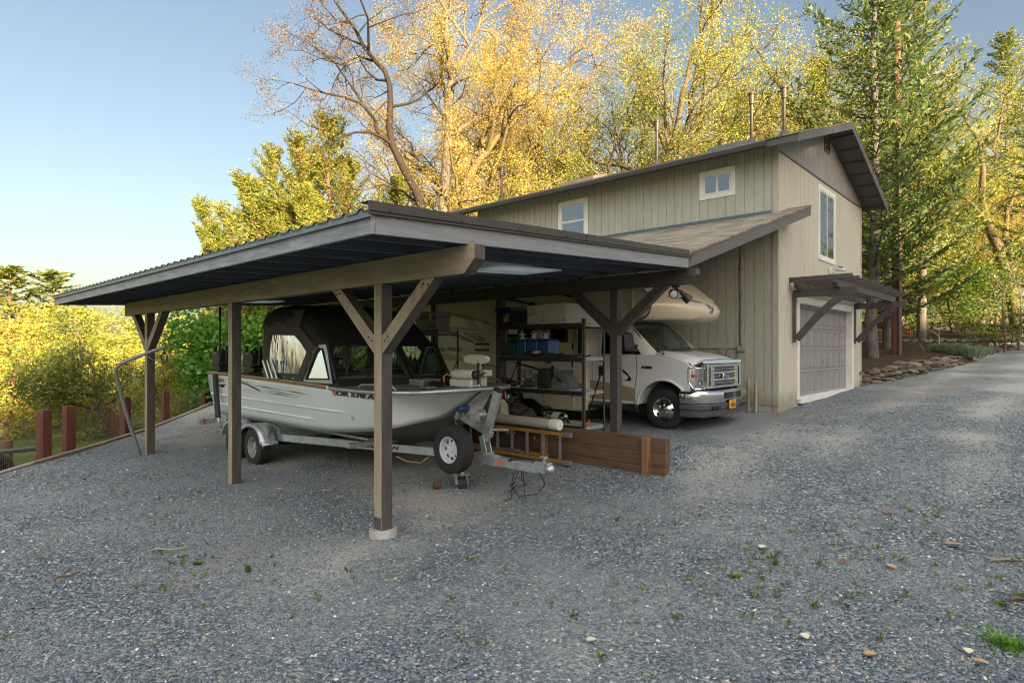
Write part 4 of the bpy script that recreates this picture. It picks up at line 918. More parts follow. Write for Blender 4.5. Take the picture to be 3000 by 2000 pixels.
        MB().lathe([(0,0),(.05,0),(.062,-.012),(.066,-.0),(.05,.02)], (mx(10.35), 4.815, 1.36), (0,1,0), 16).build('lamp_bowl', CHROME, H, smooth=40)
        MB().loft([[(mx(u), v_+.012, z_) for u, v_ in hi[:3]] for z_ in (1.475, 1.535)], closed=False).build('marker_lens', AMBER, H)
        e = MB(); Z = [L[0][0], L[1][0], L[2][0]]; e.tube(Z, .012, 6); e.tube(L[2], .01, 6); e.tube(L[0], .014, 6); e.build('headlight_trim', CHROME, H, smooth=50)
    def plan(off):
        h = [(10.12+off,5.12),(10.13+off,4.93),(10.2+off*.9,4.78+off*.6),(10.36+off*.5,4.68+off),(10.7,4.61+off),(11.2,4.585+off)]
        return h + [(2*XC-u, v_) for u, v_ in h[-2::-1]]
    bp = MB().loft([[(u, v_, z_) for u, v_ in plan(o_)] for z_, o_ in ((1.235,.1),(1.24,.02),(1.225,-.005),(1.18,-.02),(1.1,-.02),(1.02,-.005),(1.0,.01),(1.0,.1))], closed=False).build('front_bumper', CHROME, R, smooth=50)
    m = MB().loft([[(u, v_, z_) for u, v_ in plan(o_)] for z_, o_ in ((.998,.0),(.985,-.012),(.9,.0),(.885,.03),(.87,.005),(.8,.02),(.765,.03),(.765,.1))], closed=False).build('front_valance', VALANCE, R, smooth=40)
    MB().box(10.85, 11.55, 4.556, 4.6, 1.085, 1.2).build('bumper_opening', BLACKM, bp, bevel=.006); MB().box(11.13, 11.27, 4.549, 4.57, 1.085, 1.2).build('tow_plate', VALANCE, bp)
    for u in (10.5, 10.66, 11.68, 11.86): MB().box(u-.06, u+.06, 4.62+.06*abs(u-XC)**2-.035, 4.66, .905, .955).build('valance_slot', BLACKM, m)
    pl = MB().box(10.99, 11.29, 4.55, 4.565, .885, 1.045).build('license_plate', plain('plate_orange', (.75,.36,.02), .4, 0, .05, 3), R, bevel=.004)
    text('plate_number', '58318', (11.055, 4.5485, .913), (1,0,0), (0,0,1), .09, BLKS, pl, fit=(.2, .075), depth=.001, bold=.003); text('plate_state', 'OREGON', (11.08, 4.5485, 1.008), (1,0,0), (0,0,1), .03, BLKS, pl, fit=(.13, .02), depth=.001)
    text('plate_prefix', 'HV', (11.025, 4.5485, .92), (0,0,1), (-1,0,0), .03, BLKS, pl, fit=(.07, .022), depth=.001)
    # interior
    SEAT = plain('seat_cloth', (.2,.19,.17), .85)
    m = MB()
    MB().loft([[(XC-.93, v_, z_), (XC+.93, v_, z_)] for v_, z_ in ((5.68,1.93),(5.9,1.95),(6.15,1.9),(6.2,1.7))], closed=False).build('dashboard', plain('dash_grey', (.06,.065,.065), .6), R)
    for u in (10.72, 11.68):
        s_ = MB().box(u-.24, u+.24, 6.45, 6.95, 1.3, 1.55).hexa([(u-.24,6.88,1.5),(u+.24,6.88,1.5),(u+.24,7.05,1.5),(u-.24,7.05,1.5)], [(u-.22,7.02,2.12),(u+.22,7.02,2.12),(u+.22,7.13,2.12),(u-.22,7.13,2.12)]).box(u-.13, u+.13, 7.04, 7.13, 2.16, 2.34); s_.build('seat', SEAT, R, bevel=.04)
    MB().tube([(11.68+.19*math.cos(a), 6.3+.07*math.sin(a), 1.93+.17*math.sin(a)) for a in np.linspace(0, 2*PI, 24, endpoint=False)], .016, 8, closed=True).build('steering_wheel', BLACKP, R, smooth=60)
    b = MB()
    for k in range(22): b.box(11.98, 11.995, 6.45, 6.9, 1.93+k*.025, 1.93+k*.025+.02)
    b.build('window_blind', plain('blind_straw', (.55,.36,.09), .7), R)
    MB().box(11.12, 11.36, 6.2, 6.23, 2.33, 2.4).cyl((11.24,6.2,2.4), (11.24,6.14,2.47), .012, 6).build('inside_mirror', BLACKP, R, bevel=.006)
    for u, e in ((10.75, 11.25), (11.6, 12.0)): MB().tube([(u+.35,5.62,1.965),(u-.05,5.73,2.04)], .01, 6).bar((u-.3,5.745,2.0), (u+.25,5.64,2.01), .012, .02).build('wiper', BLACKP, ws)
    MB().tube([(10.3,5.55,1.9),(10.3,5.55,2.6)], .003, 5).lathe([(.025,0),(.03,.02),(.008,.06)], (10.3,5.55,1.875), (0,0,1), 10).build('aerial', BLACKM, R)
    wheel('w', R, (10.33, 5.5, .865), -1, .375, .225, .225, 'simulator'); wheel('w', R, (12.07, 5.5, .865), 1, .375, .225, .225, 'simulator')
    for u, a_ in ((10.2, -1), (12.2, 1)): wheel('w', R, (u+.02*a_, 9.3, .865), a_, .375, .225, .225, 'simulator')
motorhome()
# ---------------------------------------------------------------- boat
HULL = paint('hull_paint', (.76,.82,.84), .3, .5, .03, .06); HBOT = plain('hull_bottom', (.1,.1,.1), .5, .4, .2, 5)
CANVAS = plain('black_canvas', (.02,.021,.023), .85, 0, .3, 5, .15, 9); CANVASG = plain('grey_canvas', (.07,.066,.06), .85, 0, .2, 6, .15, 12)
RUB = wood('rub_strip', (.2,.11,.045), (.36,.22,.09), 'y', .5, .15); DECK = plain('deck_paint', (.2,.195,.16), .7, 0, .12, 8)
BC = 5.95
ST = [  # V, gunwale half beam, gunwale z, chine half beam, chine z, keel z
 (12.75,1.19,1.55,1.0,.68,.5),(11.8,1.2,1.535,1.0,.68,.5),(11,1.21,1.52,1.0,.68,.5),(10.2,1.21,1.505,1.0,.68,.5),(9.5,1.22,1.49,1.0,.685,.5),(8.9,1.225,1.475,1.0,.69,.5),(8.3,1.23,1.455,.985,.715,.5),
 (7.8,1.23,1.44,.95,.755,.51),(7.4,1.225,1.435,.9,.8,.54),(7.1,1.205,1.43,.86,.85,.61),(6.95,1.185,1.43,.8,.878,.68),(6.8,1.15,1.43,.42,.945,.82),(6.68,1.11,1.432,.05,.99,.97),(6.55,1.05,1.434,.02,1.08,1.07),(6.4,.95,1.438,.018,1.18,1.17),
 (6.27,.81,1.443,.016,1.27,1.26),(6.17,.63,1.448,.014,1.335,1.325),(6.1,.43,1.452,.012,1.38,1.37),(6.06,.22,1.455,.01,1.41,1.4),(6.045,.06,1.456,.006,1.43,1.42)]
_sv = [s[0] for s in ST][::-1]
def sti(v, k): return float(np.interp(v, _sv, [s[k] for s in ST][::-1]))
def hs(v, z, s=-1):
    zc, zg = sti(v,4), sti(v,2); f = (z-zc)/(zg-zc); hb = sti(v,3) + (sti(v,1)-sti(v,3))*f + .035*math.sin(PI*max(0,min(1,f)))
    return BC + s*hb
def boat():
    R = thing('boat', 'silver white aluminium fishing boat with black canvas top, sitting on its trailer', 'boat', (BC, 9.4, .5))
    vv = np.concatenate([np.arange(12.75, 7.0, -.25), np.arange(7.0, 6.1, -.06), [6.1, 6.075, 6.055, 6.045]])
    for s in (-1, 1): pass
    m = MB()
    for s in (-1, 1):
        m.loft([[(hs(v, sti(v,4)+(sti(v,2)-sti(v,4))*f, s), v, sti(v,4)+(sti(v,2)-sti(v,4))*f) for f in np.linspace(0, 1, 8)] for v in vv], closed=False)
    tv = 12.75
    m.add([(hs(tv,1.55,-1),tv,1.55),(hs(tv,.68,-1),tv,.68),(BC,tv,.5),(hs(tv,.68,1),tv,.68),(hs(tv,1.55,1),tv,1.55)], [(0,1,2,3,4)])
    hull = m.build('hull', HULL, R, smooth=50); so = hull.modifiers.new('t', 'SOLIDIFY'); so.thickness = .008; so.offset = 0
    m = MB()
    for s in (-1, 1): m.loft([[(BC + s*sti(v,3)*f, v, sti(v,5)+(sti(v,4)-sti(v,5))*f) for f in (0,.33,.66,1)] for v in vv], closed=False)
    m.tube([(BC, v, sti(v,5)+.0) for v in vv], .014, 6); m.build('hull_bottom', HBOT, R, smooth=50)
    # pressed strakes and rub rails
    m = MB()
    for z0, z1, va, vb in ((1.09, 1.055, 12.7, 7.5), (.9, .87, 12.7, 8.45)):
        for s in (-1, 1):
            L = []
            for v in np.linspace(va, vb, 30):
                z = z0 + (z1-z0)*(12.7-v)/5; a = min(1, (v-vb)/.5); L.append([(hs(v,z+.04,s)-s*.004,v,z+.04), (hs(v,z,s)+s*.032*a,v,z+.005), (hs(v,z-.012,s)-s*.004,v,z-.02)])
            m.loft(L, closed=False)
    m.build('strake', HULL, R, smooth=70)
    for s in (-1, 1):
        L = [[(hs(v,sti(v,2),s)+s*.022,v,sti(v,2)-.05), (hs(v,sti(v,2),s)+s*.026,v,sti(v,2)-.012), (hs(v,sti(v,2),s)-s*.06,v,sti(v,2)+.006), (hs(v,sti(v,2),s)-s*.06,v,sti(v,2)-.05)] for v in np.linspace(12.78, 8.12, 24)]
        MB().loft(L).build('rub_rail', RUB, R, label='tan brown rub strip along the gunwale')
    bw = [v for v in vv if v < 8.2]
    L = [(hs(v,sti(v,2),-1)-.004,v,sti(v,2)-.025) for v in bw] + [(hs(v,sti(v,2),1)+.004,v,sti(v,2)-.025) for v in bw[::-1]]
    MB().tube(L, .036, 8).build('bow_gunwale', ALU, R, smooth=60)
    # decks and cockpit
    m = MB().loft([[(hs(v,sti(v,2),-1)+.01,v,sti(v,2)-.004), (BC,v,sti(v,2)+.012), (hs(v,sti(v,2),1)-.01,v,sti(v,2)-.004)] for v in bw], closed=False)
    for s in (-1, 1): m.loft([[(hs(v,sti(v,2),s),v,sti(v,2)+.002), (hs(v,sti(v,2),s)-s*.14,v,sti(v,2)+.002)] for v in np.linspace(8.2, 12.75, 14)], closed=False)
    m.box(BC-1.1, BC+1.1, 12.45, 12.74, 1.3, 1.5)
    m.build('deck', DECK, R); MB().box(BC-1.0, BC+1.0, 8.0, 12.5, .8, .84).build('cockpit_floor', plain('floor_grey', (.12,.12,.12), .8), R)
    # windshield in a black frame
    def wp(t_, top): # t in [-1,1] across the boat
        a = abs(t_)
        return V3((BC+t_*1.12, 7.62+.38*a, 1.535-.01*a)) if not top else V3((BC+t_*1.07, 8.03+.29*a, 2.07))
    fr = MB(); gl = []
    for s in (-1, 1):
        q = [wp(s*.035,0), wp(s*.5,0), wp(s*1,0), wp(s*1,1), wp(s*.5,1), wp(s*.035,1)]
        fr.tube([q[0],q[1],q[2]], .034, 6); fr.tube([q[3],q[4],q[5]], .03, 6); fr.tube([q[2],q[3]], .034, 6); fr.tube([q[0],q[5]], .045, 6)
        gl.append(MB().loft([[p.lerp(r_, f) for p, r_ in ((q[0],q[5]),(q[1],q[4]),(q[2],q[3]))] for f in (0,1)], closed=False))
    base = [wp(t_, 0) for t_ in np.linspace(-1, 1, 9)]
    fr.loft([[(p.x, p.y-.1, 1.425) for p in base], [(p.x, p.y-.015, p.z) for p in base]], closed=False)
    for s in (-1, 1): fr.add([(BC+s*1.12, 7.9, 1.43), (BC+s*1.12, 8.02, 1.53), (BC+s*1.07, 8.34, 2.07), (BC+s*1.14, 8.12, 1.45)], [(0,1,2,3)])
    frame = fr.build('windshield_frame', BLACKP, R)
    for g in gl: g.build('windshield_pane', GLASS, frame)
    for s in (-1, 1):
        a = wp(s*.62, 0); b = wp(s*.86, 1).lerp(wp(s*.86, 0), .5); n = V3((0,-.05,.03))
        MB().tube([a+n+V3((0,-.03,0)), a.lerp(b,.5)+n*1.2, b+n], .012, 6).bar(b+n*.8+V3((0,.06,.14)), b+n*.8+V3((0,-.09,-.2)), .015, .02).blob(a+n+V3((0,-.03,-.01)), .035, 2, .05).build('wiper', BLACKP, frame)
    # quarter windows
    def su(z): return 4.79 + (z-1.5)*.12
    for s in (-1, 1):
        X = lambda z, o=0: BC + s*(BC - su(z)) + s*o
        tri = [(8.14,1.545),(8.82,1.525),(8.6,1.93),(8.52,2.0),(8.43,2.0),(8.38,1.93)]
        out = [(8.04,1.475),(8.94,1.475),(8.66,1.99),(8.56,2.07),(8.36,2.07),(8.3,1.99)]
        f = MB(); n = len(tri)
        f.add([(X(z,.004),v,z) for v,z in out] + [(X(z,.008),v,z) for v,z in tri], [(i,(i+1)%n,n+(i+1)%n,n+i) for i in range(n)])
        q = f.build('quarter_window_frame', ALU, R); MB().tube([(X(z,.012),v,z) for v,z in tri], .017, 6, closed=True).build('gasket', BLACKP, q, smooth=60)
        MB().add([(X(z,.003),v,z) for v,z in tri], [tuple(range(n))]).build('quarter_window', glass('quarter_glass', (.6,.65,.6), .1, 1.0, .01, .12), q)
    # canvas top
    sec = []
    for v, top, sd, hw in ((8.33,2.09,2.05,1.08),(8.42,2.19,2.06,1.09),(8.6,2.38,2.07,1.1),(8.85,2.58,2.2,1.12),(9.1,2.7,2.33,1.13),(9.5,2.765,2.355,1.14),(10.0,2.785,2.37,1.14),(10.3,2.77,2.37,1.14),(10.42,2.73,2.37,1.13),(10.48,2.62,2.37,1.11),(10.46,2.45,2.37,1.1)):
        row = []
        for k in range(33):
            t_ = -1 + 2*k/32; a = PI*(k/32); x = -math.copysign(abs(math.cos(a))**.42, math.cos(a)); zz = math.sin(a)**.5 if math.sin(a) > 0 else 0
            row.append((BC + hw*x*(1-.05*zz), v + .03*math.sin(k*1.7)*.3, sd + (top-sd)*zz + (.012*math.sin(v*9+k)*zz)))
        sec.append(row)
    top = MB().loft(sec, closed=False).build('canvas_top', CANVAS, R, smooth=70)
    so = top.modifiers.new('t', 'SOLIDIFY'); so.thickness = .008; so.offset = 0
    for s in (-1, 1):
        X = lambda v, z: BC + s*(BC - (4.77 + (z-1.5)*.05))
        out = [(8.96,1.475),(10.3,1.5),(10.36,1.95),(10.3,2.39),(9.1,2.37),(8.82,2.2),(8.6,2.03)]; inn = [(9.06,1.6),(10.08,1.6),(10.1,1.95),(10.02,2.24),(9.24,2.22),(9.02,2.1),(8.82,1.95)]; n = 7
        fl = MB(); fl.add([(X(v,z),v,z) for v,z in out] + [(X(v,z)+s*.004,v,z) for v,z in inn], [(i,(i+1)%n,n+(i+1)%n,n+i) for i in range(n)])
        c = fl.build('side_curtain', CANVASG, R)
        so = c.modifiers.new('t', 'SOLIDIFY'); so.thickness = .006; so.offset = 0
        MB().add([(X(v,z)+s*.001,v,z) for v,z in inn], [tuple(range(n))]).build('clear_window', VINYL, c)
        sn = MB()
        for v,z in ((8.7,2.1),(8.85,2.2),(9.1,2.35),(9.35,2.36),(9.6,2.365),(9.85,2.37),(10.1,2.37),(10.28,2.3),(10.32,1.9),(10.28,1.6),(9.8,1.54),(9.5,1.53),(9.2,1.52),(9.0,1.55)): sn.blob((X(v,z)+s*.008,v,z), .012, 1, 0, 6)
        sn.build('snap', CHROME, c)
        MB().loft([[(X(v,2.36)-.0+s*.012*(1+.4*math.sin(v*11)), v, 2.36) , (BC+s*1.12, v, 2.5), (BC+s*1.05, v, 2.65)] for v in np.linspace(9.05, 10.4, 12)], closed=False).build('side_flap', CANVASG, R, smooth=70)
    m = MB().loft([[(BC+1.1*t_, 10.44-.03*math.sin(t_*9), 2.42) for t_ in np.linspace(-1,1,20)], [(BC+1.13*t_, 10.36, 1.52) for t_ in np.linspace(-1,1,20)]], closed=False); 
    for a, b in ((-1.13,-.95),(-.1,.1),(.95,1.13)): pass
    rc = MB()
    for a, b, z0, z1 in ((-1.12,1.12,1.52,1.57),(-1.12,1.12,2.34,2.42),(-1.12,-1.02,1.57,2.34),(-.03,.03,1.57,2.34),(1.02,1.12,1.57,2.34)): rc.box(BC+a, BC+b, 10.38, 10.386, z0, z1)
    rc.build('rear_curtain', CANVASG, R); MB().box(BC-1.02, BC-.03, 10.382, 10.384, 1.57, 2.34).build('rear_window', VINYL, R); MB().box(BC+.03, BC+1.02, 10.382, 10.384, 1.57, 2.34).build('rear_window', VINYL, R)
    # helm, seats, wheel
    MB().hexa([(BC-1.05,8.1,1.4),(BC-.15,8.1,1.4),(BC-.15,8.7,1.3),(BC-1.05,8.7,1.3)], [(BC-1.0,8.15,1.58),(BC-.15,8.0,1.58),(BC-.15,8.6,1.62),(BC-1.0,8.6,1.62)]).box(BC+.2, BC+1.0, 8.1, 8.6, 1.3, 1.56).build('helm_console', plain('console_grey', (.17,.2,.19), .6), R, bevel=.02)
    MB().tube([(BC-.6+.2*math.cos(a), 8.74+.07*math.sin(a), 1.66+.19*math.sin(a)) for a in np.linspace(0,2*PI,24,endpoint=False)], .017, 8, closed=True).bar((BC-.78,8.74,1.66),(BC-.42,8.74,1.66),.03,.03).build('steering_wheel', BLACKP, R, smooth=60)
    MB().box(BC-.35, BC+.02, 8.3, 8.36, 1.72, 1.96).cyl((BC-.16,8.33,1.6),(BC-.16,8.33,1.74),.03,8).build('chart_plotter', BLACKP, R, bevel=.012)
    for x in (-.6, .6): MB().box(BC+x-.22, BC+x+.22, 9.2, 9.62, 1.2, 1.34).box(BC+x-.21, BC+x+.21, 9.56, 9.66, 1.34, 1.66).cyl((BC+x,9.4,.84),(BC+x,9.4,1.2),.05,10).build('seat', plain('seat_vinyl', (.16,.17,.17), .6), R, bevel=.03)
    # grab rail and gear on the bow
    for s in (-1, 1):
        def g(v, z): return (hs(v,sti(v,2),s)-s*.06, v, sti(v,2)+z)
        MB().tube([g(7.35,.0), g(7.31,.05), g(7.26,.065), g(6.75,.075), g(6.7,.065), g(6.64,.0)], .016, 8).build('grab_rail', ALU, R, smooth=60)
    MB().box(BC-.35, BC+.0, 6.92, 7.25, 1.445, 1.55).build('anchor_box', plain('tread_plate', (.45,.46,.47), .3, .9, .25, 60, .5, 40), R, bevel=.006)
    MB().blob((BC-.2,6.8,1.47), (.12,.14,.05), 3, .25).blob((BC+.12,6.95,1.5), (.1,.16,.07), 5, .3).build('anchor_chain', BLACKM, R)
    MB().box(BC-.66, BC-.5, 6.42, 6.62, 1.45, 1.475).build('bow_cleat', ALU, R, bevel=.012)
    t_ = MB().lathe([(0,0),(.03,.012),(.055,.045),(.07,.1),(.072,.15),(.072,.47),(.066,.475)], (BC-.03,6.66,1.63), (.06,-1,0), 20).build('trolling_motor', WHITEP, R, smooth=40)
    MB().lathe([(.066,0),(.068,.06),(.04,.075),(0,.08)], (BC-.0,6.188,1.63), (.06,-1,0), 18).box(BC-.012, BC+.012, 6.09, 6.125, 1.5, 1.8).bar((BC,6.12,1.6),(BC+.13,6.1,1.66),.05,.012).build('propeller', BLACKP, t_)
    MB().box(BC-.1, BC-.07, 6.15, 6.6, 1.46, 1.56).box(BC+.05, BC+.08, 6.15, 6.6, 1.46, 1.56).box(BC-.11, BC+.09, 6.2, 6.28, 1.455, 1.475).box(BC-.11, BC+.09, 6.46, 6.54, 1.455, 1.475).box(BC-.11, BC-.0999, 6.15, 6.6, 1.455, 1.56).build('motor_cradle', WHITEP, t_, bevel=.008)
    pl = [(BC+.28, 6.46+.26*math.copysign(abs(math.cos(a))**.7, math.cos(a)), 1.845+.07*math.copysign(abs(math.sin(a))**.7, math.sin(a))) for a in np.linspace(0,2*PI,20,endpoint=False)]
    MB().loft([pl, [(x+.05,y,z) for x,y,z in pl]]).build('foot_pedal', WHITEP, t_, bevel=.006)
    MB().cyl((BC+.3,6.4,1.68),(BC+.3,6.4,1.84),.03,10).box(BC+.22, BC+.4, 6.22, 6.52, 1.6, 1.69).box(BC+.25,BC+.37,6.3,6.5,1.45,1.6).build('mount', plain('mount_cream', (.5,.47,.36), .5), t_, bevel=.006)
    MB().tube([(BC-.1,6.72,1.46),(BC-.12,6.72,1.6),(BC-.1,6.66,1.63),(BC-.08,6.6,1.6)], .012, 6).tube([(BC-.02,6.6,1.02),(BC-.0,6.55,.8),(BC-.02,6.6,.66)], .006, 5).build('bow_rope', plain('rope_yellow', (.5,.33,.06), .8), R, smooth=60)
    MB().cyl((BC+.1,6.12,1.42),(BC+.16,6.08,1.39),.03,8).cyl((BC+.02,6.14,1.4),(BC+.05,6.1,1.37),.02,8).build('bow_light', CHROME, R)
    # registration, stripes
    xd = V3((.035,-1,-.012)); up = V3((-.2,0,.98))
    text('registration', 'OR 578 AC', (hs(7.85,1.33)-.014, 7.86, 1.315), xd, up, .1, BLKS, hull, fit=(1.1, .072), depth=.001, shear=.12, bold=.006)
    st = MB(); st.add([(hs(7.96,z)-.008, v, z) for v, z in ((7.97,1.39),(7.885,1.382),(7.86,1.31),(7.945,1.315))], [(0,1,2,3)]); st.build('decal_sticker', plain('sticker_red', (.6,.04,.03), .4), hull)
    text('sticker_year', '24', (hs(7.93,1.34)-.0105, 7.935, 1.33), xd, up, .04, WHITEP, hull, fit=(.05, .032), depth=.0008)
    def hdec(name, pts, mat): MB().add([(hs(v,z)-.007, v, z) for v, z in pts], [tuple(range(len(pts)))]).build(name, mat, hull)
    for pts in ([(12.2,1.44),(11.2,1.42),(10.6,1.385),(11.2,1.4)], [(11.3,1.395),(10.9,1.375),(10.45,1.285),(10.35,1.235),(10.55,1.27),(10.9,1.345),(11.3,1.38)], [(10.6,1.345),(10.2,1.35),(9.3,1.3),(10.1,1.325)], [(9.45,1.318),(9.1,1.312),(8.55,1.275),(9.2,1.297)], [(10.5,1.3),(9.6,1.275),(8.75,1.235),(9.6,1.26)], [(10.4,1.25),(9.7,1.245),(9.0,1.205),(9.7,1.228)]): hdec('stripe', pts, BLKS)
    text('model_name', 'SPORT', (hs(11,1.22)-.012, 11.12, 1.2), (0,-1,0), (-.2,0,.98), .1, BLKS, hull, fit=(.5,.075), depth=.0006, shear=.2, bold=-.004)
    text('maker_name', 'BOATS', (hs(12.2,1.38)-.012, 12.25, 1.36), (0,-1,0), (-.2,0,.98), .1, BLKS, hull, fit=(.34,.06), depth=.0006, bold=.002); hdec('maker_mark', [(12.3,1.3),(11.85,1.32),(11.95,1.29),(12.05,1.24)], BLKS)
    MB().lathe([(.03,0),(.03,.014),(.018,.016),(.016,0)], (hs(7.65,1.0)-.0, 7.65, 1.0), (-1,0,-.1), 12).build('drain', ALU, hull)
    # rod holders, downriggers, outboard
    for v in (9.98, 9.82, 9.66): MB().tube([(4.72,v,1.5),(4.69,v+.13,1.8)], .028, 12).cyl((4.69,v+.128,1.795),(4.689,v+.134,1.806),.022,12).build('rod_holder', ALU, R, smooth=60)
    MB().box(4.7,4.74,9.6,10.05,1.5,1.515).build('rod_holder_base', ALU, R)
    for v, full in ((12.58, 1), (11.12, 0)):
        b = MB().box(4.84, 5.04, v-.26, v+.2, 1.66, 1.96); dg = b.build('downrigger', BLACKP, R, bevel=.05, seg=3)
        c = MB().cyl((4.83,v-.12,1.81),(5.05,v-.12,1.81),.15,20).cyl((4.94,v+.1,1.52),(4.94,v+.1,1.68),.05,10).box(4.85,5.05,v-.2,v+.12,1.56,1.67).cyl((4.9,v+.14,1.95),(4.9,v+.14,2.06),.035,10).cyl((4.94,v-.24,1.94),(4.94,v-.1,1.99),.03,8).tube([(4.94,v-.3,1.7),(4.94,v-.36,2.05)],.032,10)
        c.build('reel', BLACKP, dg, smooth=35)
        text('brand_letters', 'Scotty', (4.828 if full else 4.828, v+.05, 1.9), (0,-1,0), (0,0,1), .05, WHITEP, dg, fit=(.16,.03), depth=.001)
        if full: MB().tube([(4.94,v+.03,1.95),(4.945,v+.02,2.5),(4.95,v+.03,2.85)],[.022,.02,.026],8).cyl((4.93,v+.02,2.28),(4.9,v-.1,2.28),.018,8).cyl((4.94,v+.02,2.5),(4.9,v-.08,2.52),.014,8).build('rod', DARKM, dg)
        else: MB().tube([(4.9,v-.12,1.62),(4.88,v-.28,1.98)],.03,10).tube([(4.94,v-.2,1.6),(4.94,v-.4,1.52),(4.9,v-.5,1.5)],.01,6).box(4.82,5.02,v-.35,v,1.6,1.64).build('rod_holder', BLACKP, dg)
    o_ = MB().loft([[(BC-.15+a*.21*sx*k, 12.98+b*.3*k2, z) for a, b in [(math.copysign(abs(math.cos(t))**.6, math.cos(t)), math.copysign(abs(math.sin(t))**.6, math.sin(t))) for t in np.linspace(0,2*PI,20,endpoint=False)] for sx in (1,)] for z, k, k2 in ((1.38,.9,.9),(1.5,1,1),(1.75,1,1),(1.86,.92,.93),(1.91,.75,.78),(1.935,.45,.5))])
    om = o_.build('outboard_motor', plain('outboard_grey', (.06,.07,.075), .3, .2, .08, 3, coat=.5), R, smooth=45)
    MB().loft([[(BC-.15+a*k, 12.98+b*k2, z) for a, b in ((-.12,-.2),(.12,-.2),(.12,.16),(-.12,.16))] for z, k, k2 in ((.55,.4,.7),(.7,.6,.9),(1.1,.7,.9),(1.38,1.2,1.2))]).build('motor_leg', plain('motor_leg_grey', (.05,.055,.06), .4), om, bevel=.01)
    MB().tube([(4.98,11.0,1.53),(4.95,10.9,2.0),(4.9,10.8,2.35)], .006, 5).build('fishing_rod', BRN, R)
    MB().blob((4.95,10.55,1.6), (.1,.1,.08), 4, .2).box(4.8,5.0,10.75,11.0,1.51,1.53).build('deck_fitting', BLACKM, R)
boat()

